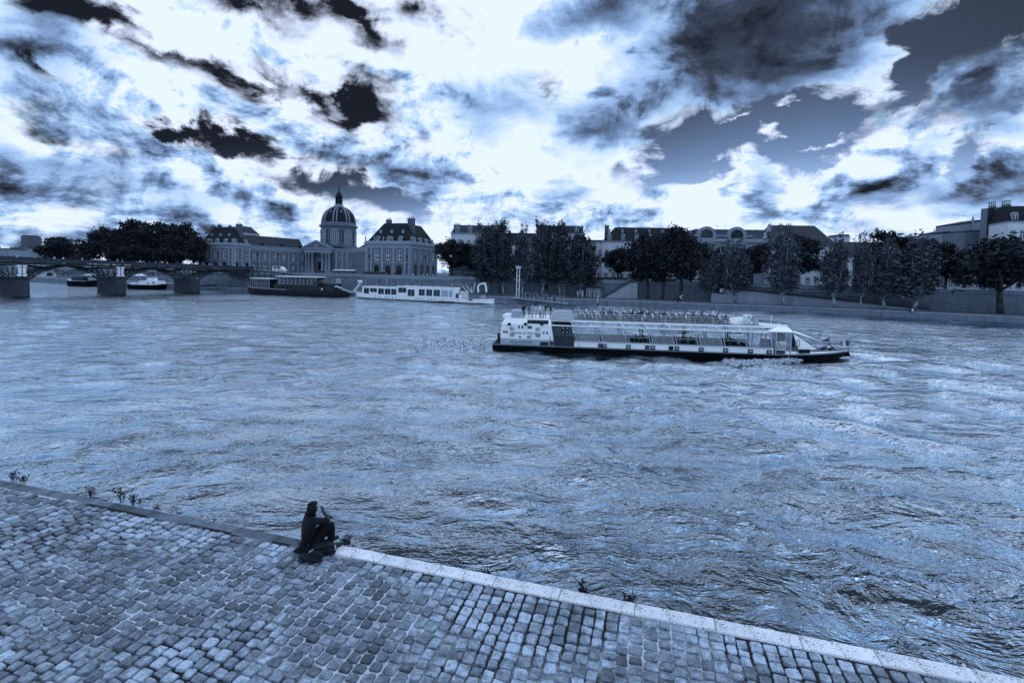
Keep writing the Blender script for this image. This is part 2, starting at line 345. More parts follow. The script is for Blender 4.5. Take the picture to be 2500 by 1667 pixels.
def build_water():
    ys = [4.0]
    while ys[-1] < 1800: ys.append(ys[-1]+max(.10, .0085*ys[-1]))
    ys = np.array(ys); nx = 420
    us = np.linspace(-1, 1, nx); X = us[None, :]*(1.75*ys[:, None]+14); Y = np.repeat(ys[:, None], nx, 1)
    rng = np.random.RandomState(3); Z = np.zeros_like(X)
    sp = np.maximum(3.6*ys/nx*2, .0085*ys)[:, None]*2.6
    # slow warp so the crests are not straight
    wx = X+.9*np.sin(Y*.31+X*.13)+.5*np.sin(X*.71-Y*.2+1.3); wy = Y+.8*np.sin(X*.27+.7)+.45*np.sin(X*.63+Y*.41)
    for i in range(46):
        L = .55*(9/.55)**rng.rand(); k = 2*math.pi/L; th = R(-90+16*-1)+rng.normal(0, .75)
        A = .0085*L**.8*(.5+rng.rand()); ph = rng.rand()*6.28
        q = (wx*math.cos(th)+wy*math.sin(th))*k+ph
        s = np.sin(q); w = np.clip((L-sp)/(sp*1.0+1e-6), 0, 1)
        Z += A*(s+.28*np.cos(2*q))*w
    gustm = .75+.35*np.sin(X*.035+Y*.05+1)*np.sin(X*.021-Y*.03)
    Z *= gustm
    idx = np.arange(len(ys)*nx).reshape(len(ys), nx)
    F = np.stack([idx[:-1, :-1], idx[:-1, 1:], idx[1:, 1:], idx[1:, :-1]], -1).reshape(-1, 4)
    me = npmesh('river_water', np.stack([X, Y, Z], -1).reshape(-1, 3), F, water_material(), True)
    tag(obj('river_water', me), kind='structure')
build_water()

# ------------------------------------------------------------------ near quay: paving, kerb, wall
QZ = 3.0
EA = onz(815, 1327, QZ); EB = onz(2500, 1657, QZ)
ED = (EB-EA).normalized(); EW = Vector((ED.y, -ED.x, 0))         # along the edge, and inland
if EW.y > 0: EW = -EW
def quay(s, w, z=0): return EA+ED*s+EW*w+Vector((0, 0, z))
def build_quay():
    mort = bpy.data.materials.new('sand_joints'); mort.use_nodes = True; t = mort.node_tree; b = t.nodes['Principled BSDF']
    co = N(t, 'ShaderNodeTexCoord').outputs['Object']
    n = N(t, 'ShaderNodeTexNoise', ins={'Vector': co, 'Scale': .30, 'Detail': 4, 'Roughness': .55}).outputs[0]
    n2 = N(t, 'ShaderNodeTexNoise', ins={'Vector': co, 'Scale': 24, 'Detail': 5, 'Roughness': .7}).outputs[0]
    f = N(t, 'ShaderNodeMapRange', ins={0: MA(t, 'MULTIPLY_ADD', MA(t, 'SUBTRACT', n2, .5), .10, n), 1: .47, 2: .57, 3: .02, 4: .46}).outputs[0]
    f = MA(t, 'MULTIPLY', f, MA(t, 'MULTIPLY_ADD', n2, .8, .6))
    v = N(t, 'ShaderNodeVectorMath', operation='SCALE', ins={0: tone(.6), 'Scale': MA(t, 'MULTIPLY', f, 2.1)})
    t.links.new(v.outputs[0], b.inputs['Base Color']); b.inputs['Roughness'].default_value = .95; b.inputs['Specular IOR Level'].default_value = .1
    mb = MB()
    # bed under the stones, in a grid with slight unevenness
    for i in range(-30, 16, 1):
        for j in range(0, 14):
            q = [quay(i*1.0+a, .25+j*1.0+c, -.032) for a, c in ((0, 0), (1, 0), (1, 1), (0, 1))]
            mb.add(q, [(3, 2, 1, 0)])
    pave = tag(mb.build('quay_paving', mort), kind='structure')
    def paving(name, island):
        m = bpy.data.materials.new(name); m.use_nodes = True; t = m.node_tree; b = t.nodes['Principled BSDF']
        g = N(t, 'ShaderNodeNewGeometry'); co = g.outputs['Position']
        rnd = g.outputs['Random Per Island'] if island else N(t, 'ShaderNodeObjectInfo').outputs['Random']
        def nz(sc, det, ro, lo, hi, a, c, off=0.0):
            v = N(t, 'ShaderNodeVectorMath', operation='ADD', ins={0: co, 1: (off, off, 0)}).outputs[0]
            n = N(t, 'ShaderNodeTexNoise', ins={'Vector': v, 'Scale': sc, 'Detail': det, 'Roughness': ro}).outputs[0]
            return N(t, 'ShaderNodeMapRange', ins={0: n, 1: lo, 2: hi, 3: a, 4: c}).outputs[0], n
        f, stain = nz(7.0, 7, .72, .34, .66, .35, 1.55); p, _ = nz(46, 4, .7, .36, .56, .55, 1.1, 7); q, _ = nz(.9, 6, .68, .36, .64, .55, 1.5, 3)
        mk = N(t, 'ShaderNodeTexNoise', ins={'Vector': co, 'Scale': .30, 'Detail': 4, 'Roughness': .55}).outputs[0]
        mk = N(t, 'ShaderNodeMapRange', ins={0: mk, 1: .47, 2: .56, 3: 1.15, 4: .75}).outputs[0]
        r_ = MA(t, 'MULTIPLY_ADD', rnd, 1.0, .55)
        for x in (p, q, mk, r_): f = MA(t, 'MULTIPLY', f, x)
        v = N(t, 'ShaderNodeVectorMath', operation='SCALE', ins={0: tone(.29), 'Scale': MA(t, 'MINIMUM', f, 2.0)})
        t.links.new(v.outputs[0], b.inputs['Base Color']); b.inputs['Specular IOR Level'].default_value = .5; b.inputs['Specular Tint'].default_value = (.62, .8, 1, 1)
        t.links.new(N(t, 'ShaderNodeMapRange', ins={0: stain, 1: .35, 2: .65, 3: .42, 4: .75}).outputs[0], b.inputs['Roughness'])
        nb = N(t, 'ShaderNodeTexNoise', ins={'Vector': co, 'Scale': 22, 'Detail': 6, 'Roughness': .65}).outputs[0]
        t.links.new(N(t, 'ShaderNodeBump', ins={'Strength': .9, 'Distance': .03, 'Height': nb}).outputs[0], b.inputs['Normal']); return m
    stone = paving('paving_stone', True); stone1 = paving('paving_stone_single', False)
    rng = random.Random(5)
    def stone_geo(L, W, rng):
        # irregular 8-gon outline, sloping shoulder, worn crown
        a, b_ = L/2-.005, W/2-.005; c = .10+.26*rng.random(); pts = []
        for (x, y) in ((-1, -1+c), (-1+c*W/L, -1), (1-c*W/L, -1), (1, -1+c), (1, 1-c), (1-c*W/L, 1), (-1+c*W/L, 1), (-1, 1-c)):
            pts.append((x*a*(1+rng.uniform(-.17, .04)), y*b_*(1+rng.uniform(-.17, .04))))
        h = rng.uniform(-.012, .014); tx = rng.uniform(-.09, .09); ty = rng.uniform(-.09, .09); V = []
        for sc, z in ((1.0, -.08), (1.0, -.022), (.92, h), (.5, h+.004)):
            for x, y in pts: V.append((x*sc, y*sc, z+(tx*x+ty*y if z > -.05 else 0)))
        F = []
        for k in range(3):
            for i in range(8): F.append((k*8+i, k*8+(i+1) % 8, (k+1)*8+(i+1) % 8, (k+1)*8+i))
        F.append(tuple(range(24, 32))); return V, F
    items = []
    s = -26.0
    while s < 13.5:
        cw = rng.uniform(.17, .235); w = .345+rng.uniform(0, .05); wob = rng.uniform(-.3, .3); bend = rng.uniform(0, 6)
        while w < 9:
            L = rng.choice((.17, .19, .20, .22, .25))*rng.uniform(.92, 1.08)
            p = quay(s+cw/2+.025*math.sin(w*.8+bend)*wob, w+L/2)
            px, py = proj(p)
            if -120 < px < 2620 and py < 1760 and p.y > 5: items.append((p, L, cw, py, px))
            w += L+rng.uniform(.0, .026)
        s += cw+rng.uniform(0, .02)
    rz = math.atan2(EW.y, EW.x)
    infr = [it for it in items if 0 < it[4] < 2500 and it[3] < 1660]
    infr.sort(key=lambda it: -it[3]); near = set(id(it) for it in infr[:300])
    protos = []
    for k in range(14):
        V, F = stone_geo(.2, .2, rng); mb = MB(); mb.add(V, F); protos.append(mb.mesh('paving_stone', stone1))
    joined = MB(); cr, sr = math.cos(rz), math.sin(rz)
    for it in items:
        p, L, cw = it[:3]; jit = rng.uniform(-.09, .09)
        if id(it) in near:
            o = obj('paving_stone', rng.choice(protos), pave, p, rz+jit+rng.choice((0, math.pi))); o.scale = (L/.2, cw/.2, 1)
        else:
            V, F = stone_geo(L, cw, rng); joined.add([(p.x+x*cr-y*sr, p.y+x*sr+y*cr, p.z+z) for x, y, z in V], F)
    tag(joined.build('distant_paving_stones', stone, pave), kind='stuff')
    # kerb of long pale stones
    kw = mat('kerb_stone', .8, .55, .2, 5.0, .5, 40, objrand=.08, spec=.4, spots=.85, patch=.12, world=True); kd = mat('kerb_stone_dull', .15, .8, .6, world=True, patch=.4, scale=3.0, bump=.4, bscale=30, objrand=.25, spec=.3, spots=.6)
    s = -27.0; k = 0
    while s < 13:
        L = rng.uniform(1.05, 1.4)
        dull = s+L < -.35
        if s < -.35 < s+L: L = -.35-s; dull = True
        L = max(L, .4); z1 = (.012 if not dull else -.03)+rng.uniform(-.006, .006); mb = MB(); e = .006; bv = .018
        for (a0, a1, w0, w1, za, zb) in ((e, L-e, 0, .33, -.42, z1),):
            V = [(a0, w0, za), (a1, w0, za), (a1, w1, za), (a0, w1, za), (a0, w0, zb-bv), (a1, w0, zb-bv), (a1, w1, zb-bv), (a0, w1, zb-bv), (a0+bv, w0+bv, zb), (a1-bv, w0+bv, zb), (a1-bv, w1-bv, zb), (a0+bv, w1-bv, zb)]
            F = [(0, 3, 2, 1)]+[(i, (i+1) % 4, 4+(i+1) % 4, 4+i) for i in range(4)]+[(4+i, 4+(i+1) % 4, 8+(i+1) % 4, 8+i) for i in range(4)]+[(8, 9, 10, 11)]
        V = [tuple(ED*a+EW*w+Vector((0, 0, z))) for a, w, z in V]
        mb.add(V, F); o = mb.build('kerb_stone', kd if dull else kw, pave, loc=quay(s, 0, 0)); fix_normals(o.data); s += L
    wm = mat('quay_wall_stone', .16, .9, .5, 1.2, .6, 6, streak=.4)
    mb = MB()
    for k in range(-28, 14, 2):
        for r_ in range(5):
            j = .02*((k*7+r_*3) % 3); off = 1.0*(r_ % 2)
            V = [tuple(quay(k+off+a, w, z)) for a, w, z in ((.01, .05+j, -3.6+r_*.66), (1.98, .05+j, -3.6+r_*.66), (1.98, .7, -3.6+r_*.66), (.01, .7, -3.6+r_*.66), (.01, .05+j, -2.97+r_*.66-.04), (1.98, .05+j, -2.97+r_*.66-.04), (1.98, .7, -2.97+r_*.66-.04), (.01, .7, -2.97+r_*.66-.04))]
            mb.hexa(V)
    o = tag(mb.build('near_quay_wall', wm), 'rough stone embankment wall dropping to the water below the pale kerb', 'wall'); fix_normals(o.data)
build_quay()
# ------------------------------------------------------------------ far bank
FQ, PZ, SZ = 1.4, 7.2, 6.3                   # far lower quay, parapet top, street level
M_wall = mat('embankment_stone', .18, .9, .35, .5, .5, 3, streak=.45)
M_wallL = mat('coping_stone', .28, .85, .3, .8, .3, 4, streak=.25)
M_quaytop = mat('quay_asphalt', .14, .95, .25, .4)
M_iron = mat('dark_iron', .018, .6, .3, 2, spec=.3)
M_rail = mat('bridge_mesh', .05, .8, .7, 6, detail=8)
M_white = mat('white_paint', .80, .5, .06, 1.5, spec=.4)
M_pale = mat('pale_grey_paint', .5, .6, .1, 1.5)
M_dark = mat('dark_paint', .03, .5, .3, 2)
M_black = mat('black_paint', .008, .45, .3, 2, spec=.25)
M_street = mat('street_asphalt', .09, .9, .2, 1)
EDGE = [onz(480, 709.6, 0), onz(589, 713, 0), at(860, 714, 158), at(1060, 716, 153), onz(1186, 724.5, FQ), onz(1372, 730, FQ), onz(1560, 735.6, FQ), onz(1695, 741.5, FQ), onz(1960, 749.6, FQ), onz(2155, 758, FQ), onz(2330, 766, FQ), onz(2500, 774.6, FQ), onz(2700, 786, FQ)]
WALL = [at(480, 690, 183), at(600, 690, 181), at(860, 690, 176), at(1060, 690, 171), at(1186, 690, 168), onz(1372, 722, FQ), onz(1500, 727, FQ), onz(1556, 727.5, FQ), onz(1690, 733, FQ), onz(1960, 745.5, FQ), onz(2155, 752, FQ), onz(2330, 759, FQ), onz(2500, 766, FQ), onz(2700, 777, FQ)]
for p in EDGE+WALL: p.z = 0
def zv(p, z): return (p.x, p.y, z)
def strip(mb, pts, z0, z1, m=0):
    for a, b in zip(pts[:-1], pts[1:]): mb.quad(zv(a, z0), zv(b, z0), zv(b, z1), zv(a, z1), m)
def offset(pts, d):
    out = []
    for i, p in enumerate(pts):
        a = pts[max(0, i-1)]; b = pts[min(len(pts)-1, i+1)]; t = (b-a).normalized(); out.append(p+Vector((-t.y, t.x, 0))*d)
    return out
def poly_point(pts, px):
    """point of a plan polyline seen at picture column px"""
    for a, b in zip(pts[:-1], pts[1:]):
        ka = proj(zv(a, 3))[0]; kb = proj(zv(b, 3))[0]
        if ka <= px <= kb: return a+(b-a)*((px-ka)/(kb-ka))
    return pts[-1]
def edge_at(px, z=FQ, back=0):
    p = poly_point(EDGE, px)+NV*back; return Vector((p.x, p.y, z))
def wall_at(px, z=FQ, front=0):
    p = poly_point(WALL, px)-NV*front; return Vector((p.x, p.y, z))
def far_bank():
    mb = MB()
    E2 = [edge_at(px, FQ) for px in range(490, 2660, 30)]; W2 = [wall_at(px, FQ) for px in range(490, 2660, 30)]
    for i in range(len(E2)-1): mb.quad(E2[i], E2[i+1], W2[i+1]+NV*.5, W2[i]+NV*.5)
    tag(mb.build('far_quay', M_quaytop), kind='structure')
    # quay face in courses with a pale coping
    face = empty('quay_edge_wall', edge_at(1700, 0), 0, 'low weathered stone quay edge along the far waterline with damp streaks', 'wall')
    L = face.location; t = Matrix.Translation(-L)
    rng = random.Random(2); blocks = MB(); blocks.T = t; cop = MB(); cop.T = t
    for i, (a, b) in enumerate(zip(EDGE[:-1], EDGE[1:])):
        n = max(1, int((b-a).length/2.2)); d = (b-a)/n; nn = Vector((-d.y, d.x, 0)).normalized()
        top = FQ if i > 0 else 2.0
        for k in range(n):
            p = a+d*k; q = p+d*.985; o = nn*rng.uniform(0, .06)
            for r_ in range(3):
                zb = -.6+r_*.62; o = nn*rng.uniform(0, .05)
                blocks.hexa([zv(p+o, zb), zv(q+o, zb), zv(q+nn*.8, zb), zv(p+nn*.8, zb), zv(p+o, zb+.6), zv(q+o, zb+.6), zv(q+nn*.8, zb+.6), zv(p+nn*.8, zb+.6)])
            o = -nn*.08
            cop.hexa([zv(p+o, FQ-.22), zv(q+o, FQ-.22), zv(q+nn*.9, FQ-.22), zv(p+nn*.9, FQ-.22), zv(p+o, FQ+.06), zv(q+o, FQ+.06), zv(q+nn*.9, FQ+.06), zv(p+nn*.9, FQ+.06)])
    for nm, m_, mm in (('stone_courses', blocks, M_wall), ('coping', cop, mat('quay_coping', .26, .9, .4, .5))):
        o = m_.build(nm, mm, face); fix_normals(o.data); o['kind'] = 'stuff'
    # high embankment wall: body, cornice, parapet, coping
    wl = empty('embankment_wall', wall_at(1600, 0), 0, 'long high stone embankment wall carrying the street behind the far quay', 'wall')
    t = Matrix.Translation(-wl.location); body = MB(); body.T = t; cor = MB(); cor.T = t; par = MB(); par.T = t; cp = MB(); cp.T = t
    for a, b in zip(WALL[:-1], WALL[1:]):
        n = max(1, int((b-a).length/2.6)); d = (b-a)/n; nn = Vector((-d.y, d.x, 0)).normalized()
        for k in range(n):
            p = a+d*k; q = a+d*(k+1)
            def hx(m_, f, bk, z0, z1, g=0.0):
                p2 = p+d*g; q2 = q-d*g
                m_.hexa([zv(p2-nn*f, z0), zv(q2-nn*f, z0), zv(q2+nn*bk, z0), zv(p2+nn*bk, z0), zv(p2-nn*f, z1), zv(q2-nn*f, z1), zv(q2+nn*bk, z1), zv(p2+nn*bk, z1)])
            nr = 9
            for r_ in range(nr):
                z0 = .8+r_*(SZ-.9)/nr; z1 = z0+(SZ-.9)/nr-.03
                for h in (0, 1):
                    pp, qq = p, q
                    m0 = a+d*(k+h*.5+(.25 if r_ % 2 else 0)); m1 = m0+d*.492
                    f = rng.uniform(-.05, .03)
                    body.hexa([zv(m0-nn*f, z0), zv(m1-nn*f, z0), zv(m1+nn*.8, z0), zv(m0+nn*.8, z0), zv(m0-nn*f, z1), zv(m1-nn*f, z1), zv(m1+nn*.8, z1), zv(m0+nn*.8, z1)])
            hx(cor, .22, .7, SZ-.12, SZ+.18); hx(par, .02, .42, SZ+.18, PZ-.12); hx(cp, .12, .5, PZ-.12, PZ+.04, .003)
    for nm, m_, mm in (('stone_courses', body, M_wall), ('cornice', cor, M_wallL), ('parapet', par, M_wallL), ('coping', cp, M_wallL)):
        o = m_.build(nm, mm, wl); fix_normals(o.data)
        if nm == 'stone_courses': o['kind'] = 'stuff'
    # street and ground behind the wall
    mb = MB(); pts = [p+NV*.3 for p in WALL]
    far = [p+NV*420 for p in pts]
    for i in range(len(pts)-1): mb.quad(zv(pts[i], SZ), zv(pts[i+1], SZ), zv(far[i+1], SZ), zv(far[i], SZ))
    tag(mb.build('street', M_street), kind='structure')
    # bank continuing beyond the bridge to the left
    mb = MB(); a = EDGE[0]; q = [a, a-U*60+NV*9, a-U*160+NV*20, a-U*700+NV*60]; bk = [p+NV*10 for p in q]
    for i in range(3): mb.quad(zv(q[i+1], -1), zv(q[i], -1), zv(q[i], 2), zv(q[i+1], 2)); mb.quad(zv(q[i+1], 2), zv(q[i], 2), zv(bk[i], 2), zv(bk[i+1], 2)); mb.quad(zv(bk[i+1], 2), zv(bk[i], 2), zv(bk[i], SZ), zv(bk[i+1], SZ)); mb.quad(zv(bk[i+1], SZ), zv(bk[i], SZ), zv(bk[i]+NV*400, SZ), zv(bk[i+1]+NV*400, SZ))
    tag(mb.build('far_bank_ground', M_wall), kind='structure')
far_bank()

def stairs_and_ramp():
    # diagonal stair against the wall
    a = wall_at(1482, FQ, 2.0); b = wall_at(1541, SZ, 2.0); root = empty('quay_stairs', a, 0, 'straight stone stairway climbing rightwards along the embankment wall to the street', 'stairs')
    d = (b-a); dh = Vector((d.x, d.y, 0)); n = 28; st = MB(); pr = MB(); lw = MB()
    for i in range(n):
        p = dh*(i/n); q = dh*((i+1)/n); z = d.z*(i+1)/n
        st.hexa([p, q, q+NV*1.9, p+NV*1.9, p+Vector((0, 0, z)), q+Vector((0, 0, z)), q+NV*1.9+Vector((0, 0, z)), p+NV*1.9+Vector((0, 0, z))])
    up = Vector((0, 0, 1)); f = -NV*.3
    pr.hexa([f+up*.25, f+d+up*.25, d+up*.25, up*.25, f+up*1.05, f+d+up*1.05, d+up*1.05, up*1.05])
    lw.add([f*.9, f*.9+dh+Vector((0, 0, 0)), f*.9+dh*1.25, f*.9+dh*1.25+up*(d.z+.2), f*.9+d+up*.2, f*.9+up*.2] + [v+NV*.25 for v in (Vector(f*.9), f*.9+dh, f*.9+dh*1.25, f*.9+dh*1.25+up*(d.z+.2), f*.9+d+up*.2, f*.9+up*.2)],
           [(0, 1, 2, 3, 4, 5), (11, 10, 9, 8, 7, 6)]+[(i, 6+i, 6+(i+1) % 6, (i+1) % 6) for i in range(6)])
    lw.box(dh.x, dh.x*1.25, dh.y-.2, dh.y+1.5, 0, d.z+.15)
    for nm, m_, mm in (('steps', st, M_wallL), ('stair_parapet', pr, mat('stair_dark_stone', .09, .9, .4, .8)), ('stair_wall', lw, mat('stair_wall_stone', .38, .9, .3, .7, streak=.3))):
        o = m_.build(nm, mm, root); fix_normals(o.data)
    # long vehicle ramp going down to the right
    a = wall_at(1765, 5.6, 4.2); b = wall_at(2255, FQ+.1, 3.0); root = empty('quay_ramp', a*1.0, 0, 'long stone ramp sloping down to the right in front of the embankment wall', 'ramp')
    d = b-a; n = 16; fr = MB(); dk = MB(); rl = MB(); base = FQ-a.z
    for i in range(n):
        p = d*(i/n); q = d*((i+1)/n)
        for r_ in range(6):
            z0 = base+r_*.75
            za = min(p.z, z0+.72); zb = min(q.z, z0+.72)
            if max(za, zb) <= z0: continue
            za = max(za, z0+.01); zb = max(zb, z0+.01); g = d*.0006; o = -NV*random.uniform(0, .05)
            P = lambda v, z, bk: (v.x+bk.x, v.y+bk.y, z)
            fr.hexa([P(p+g, z0, o), P(q-g, z0, o), P(q-g, z0, NV*.6), P(p+g, z0, NV*.6), P(p+g, za, o), P(q-g, zb, o), P(q-g, zb, NV*.6), P(p+g, za, NV*.6)])
        dk.quad(p, q, q+NV*4, p+NV*4)
        dk.hexa([p-NV*.15+Vector((0, 0, -.05)), q-NV*.15+Vector((0, 0, -.05)), q+NV*.35+Vector((0, 0, -.05)), p+NV*.35+Vector((0, 0, -.05)), p-NV*.15+Vector((0, 0, .75)), q-NV*.15+Vector((0, 0, .75)), q+NV*.35+Vector((0, 0, .75)), p+NV*.35+Vector((0, 0, .75))])
    for k in range(int(d.length/3)):
        p = d*(k*3/d.length); rl.box(p.x-.05, p.x+.05, p.y+.05, p.y+.15, p.z+.75, p.z+1.5)
    rl.bar(Vector((0, .1, 1.5)), d+Vector((0, .1, 1.5)), .08); rl.bar(Vector((0, .1, 1.15)), d+Vector((0, .1, 1.15)), .06)
    for nm, m_, mm in (('ramp_face', fr, mat('ramp_stone', .34, .9, .35, .6, streak=.3)), ('ramp_parapet', dk, mat('ramp_dark_coping', .06, .9, .4, .8)), ('railing', rl, M_iron)):
        o = m_.build(nm, mm, root); fix_normals(o.data)
stairs_and_ramp()

# ------------------------------------------------------------------ iron footbridge
def bridge():
    B = Vector((9.3, 19.0, 0)); L = B.length; b = B/L; w = Vector((b.y, -b.x, 0)); P1 = Vector((-126, 124, 0)); hw = 4.6
    root = empty('footbridge', P1, 0, 'dark iron arched footbridge on stone piers crossing the river at left', 'bridge')
    zd = lambda k: 8.9-.37*k
    def P(k, s, z): v = B*k+w*s; return Vector((v.x, v.y, z))
    dk = MB(); ks = [i/4 for i in range(-12, 13)]
    for k0, k1 in zip(ks[:-1], ks[1:]):
        dk.hexa([P(k0, -hw, zd(k0)-.62), P(k0, hw, zd(k0)-.62), P(k1, hw, zd(k1)-.62), P(k1, -hw, zd(k1)-.62), P(k0, -hw, zd(k0)), P(k0, hw, zd(k0)), P(k1, hw, zd(k1)), P(k1, -hw, zd(k1))])
    dk.build('deck', M_iron, root)
    for s in (-hw+.1, hw-.1):
        ra = MB(); n = 110
        ra.bar(P(-3, s, zd(-3)+1.15), P(3, s, zd(3)+1.15), .10, .10)
        for i in range(n+1):
            k = -3+6*i/n; ra.bar(P(k, s, zd(k)), P(k, s, zd(k)+1.15), .07, .07)
        ra.build('railing', M_iron, root)
        for i in range(0, n, 2):
            if s < 0 and i % 4: continue
            k0 = -3+6*(i+.06)/n; k1 = -3+6*(i+1.94)/n
            if k1 < -.6: continue
            pn = MB(); pn.hexa([P(k0, s-.02, zd(k0)+.08), P(k1, s-.02, zd(k1)+.08), P(k1, s+.02, zd(k1)+.08), P(k0, s+.02, zd(k0)+.08), P(k0, s-.02, zd(k0)+1.02), P(k1, s-.02, zd(k1)+1.02), P(k1, s+.02, zd(k1)+1.02), P(k0, s+.02, zd(k0)+1.02)])
            pn.build('railing_panel', M_rail, root)
    # arches: four ribs per span, overlapping fan arches above the piers, uprights
    for k in range(-2, 3):
        for s in (-4.2, -1.4, 1.4, 4.2):
            mb = MB(); n = 12; pts = []
            for i in range(n+1):
                t = i/n; kk = k+.06+t*.88; z0 = 4.1; zt = zd(k+.5)-.75; pts.append(P(kk, s, z0+(zt-z0)*(1-(2*t-1)**2)**.8))
            for a, c in zip(pts[:-1], pts[1:]): mb.bar(a, c, .16, .28)
            for i in range(1, n):
                if i % 2 and abs(i-6) > 1: mb.bar(pts[i], P(k+.06+i/n*.88, s, zd(k+.5)-.6), .08, .08)
            mb.build('arch_rib', M_iron, root)
            mb = MB(); pts = []                       # fan arch over the pier
            for i in range(n+1):
                t = i/n; kk = k-.46+t*.92; pts.append(P(kk, s, 5.6+(zd(k)-.8-5.6)*(1-(2*t-1)**2)**.7 if True else 0))
            for a, c in zip(pts[:-1], pts[1:]): mb.bar(a, c, .12, .2)
            for i in (2, 3, 4, 5, 7, 8, 9, 10): mb.bar(P(k+(.05 if i > 6 else -.05), s, 4.2), pts[i], .10, .12)
            mb.build('fan_arch', M_iron, root)
        mb = MB()
        for i in range(1, 12, 2):
            kk = k+.06+i/12*.88; t = i/12; z = 4.1+(zd(k+.5)-4.85)*(1-(2*t-1)**2)**.8
            mb.bar(P(kk, -4.2, z), P(kk, 4.2, z), .09); mb.bar(P(kk, -4.2, z), P(kk+.08, 4.2, zd(kk)-.6), .06)
        mb.build('cross_bracing', M_iron, root)
    pm = mat('pier_stone', .055, .9, .5, .9, .6, 5, streak=.35); pd = mat('pier_stone_wet', .02, .6, .4, 1)
    for k in range(-2, 3):
        r_ = random.Random(k+20)
        for c in range(8):
            z0 = -.8+c*.62; mb = MB(); g = .03*(c % 2); hl = 4.4-g+r_.uniform(-.03, .03); ht = 1.55-g
            for i in range(4):
                s0 = -hl+i*hl/2; j = r_.uniform(-.04, .04)
                a = [P(k, s0+.015, 0)-b*(ht+j), P(k, s0+hl/2-.015, 0)-b*(ht+j), P(k, s0+hl/2-.015, 0)+b*(ht+j), P(k, s0+.015, 0)+b*(ht+j)]
                mb.hexa([zv(p, z0) for p in a]+[zv(p, z0+.60) for p in a])
            arc = [P(k, hl, 0)+w*(math.sin(t)*1.5)-b*(math.cos(t)*ht) for t in [math.pi*i/8 for i in range(9)]]
            mb.prism([zv(p, z0) for p in arc], (0, 0, .6))
            o = mb.build('pier_course', pd if c < 2 else pm, root); fix_normals(o.data)
        mb = MB(); a = [P(k, -4.6, 0)-b*1.75, P(k, 4.7, 0)-b*1.75, P(k, 4.7, 0)+b*1.75, P(k, -4.6, 0)+b*1.75]
        mb.hexa([zv(p, 4.16) for p in a]+[zv(p, 4.45) for p in a]); mb.build('pier_cap', pm, root)
    # abutment block at the far bank with rusticated courses
    ab = empty('bridge_abutment', P1+P(3, 0, 0), 0, 'rusticated pale stone abutment block where the footbridge meets the far bank', 'abutment')
    for c in range(11):
        mb = MB(); z0 = -.6+c*.72; g = .05*(c % 2)
        a = [w*(-5+g)-b*(1.2-g), w*(5-g)-b*(1.2-g), w*(5-g)+b*8, w*(-5+g)+b*8]
        mb.hexa([zv(p, z0) for p in a]+[zv(p, z0+.69) for p in a]); mb.build('stone_course', mat('abutment_stone', .2, .9, .4, .8, streak=.3), ab)
    mb = MB(); a = [w*-5.2-b*1.5, w*5.3-b*1.5, w*5.3+b*8, w*-5.2+b*8]; mb.hexa([zv(p, 7.33) for p in a]+[zv(p, 7.75) for p in a]); mb.build('cap_stone', M_wallL, ab)
    # navigation boards hanging at two piers
    for k, lab in ((0, 'white navigation board with a dark square fixed above the leftmost stone pier'), (1, 'white navigation board of stacked plates above the second stone pier')):
        q = P1+P(k, 5.0, 5.6); s = empty('navigation_board', q, math.atan2(w.y, w.x)-math.pi/2, lab, 'sign')
        mb = MB(); mb.box(-.75, .75, -.05, .05, .3, 1.9); mb.build('board', M_white, s)
        mb = MB(); mb.box(-.95, .95, -.06, .06, 2.0, 2.45); mb.build('plate', M_white, s); mb = MB(); mb.box(-.95, .95, -.06, .06, -.3, .2); mb.build('plate', M_white, s)
        mb = MB(); mb.box(-.3, .3, -.09, -.06, .75, 1.45) if k == 0 else mb.box(-.9, .9, -.09, -.05, .28, .36); mb.build('dark_mark', M_black, s)
        mb = MB(); mb.box(-.05, .05, .08, .2, -1.2, 3.0); mb.build('support_post', M_iron, s)
    # sloping approach beside the abutment, down to the street on the right
    a = at(612, 659, 176); c = at(733, 672.5, 172); r2 = empty('sloping_walkway', a, 0, 'dark sloping walkway with thin posts descending right from the bridge abutment', 'walkway')
    d = c-a; mb = MB(); mb.bar(Vector((0, 0, 0)), d, 2.6, .35); mb.build('deck', M_iron, r2)
    for i in range(8):
        mb = MB(); p = d*((i+.5)/8); mb.box(p.x-.12, p.x+.12, p.y-.9, p.y-.7, p.z-4.6+i*.25, p.z); mb.build('post', M_iron, r2)
    mb = MB()
    for i in range(14):
        p = d*(i/13); mb.box(p.x-.04, p.x+.04, p.y-1.25, p.y-1.17, p.z, p.z+1.1)
    mb.bar(Vector((0, -1.2, 1.1)), d+Vector((0, -1.2, 1.1)), .08); mb.build('railing', M_iron, r2)
    return P1, P, zd, hw, w, b
BR = bridge()
# pale stone stair flank seen through the right-hand span
def bridge_stair():
    a = at(466, 689, 186); p = empty('stone_stair_flank', a, ROT, 'pale triangular stone stair flank seen under the footbridge beside the abutment', 'stairs')
    for c in range(9):
        mb = MB(); z0 = c*.62; x0 = c*1.35; mb.box(x0, 13.0, 0, 2.5, z0, z0+.585); mb.build('stone_course', mat('flank_stone', .5, .85, .3, .7, streak=.2), p)
bridge_stair()
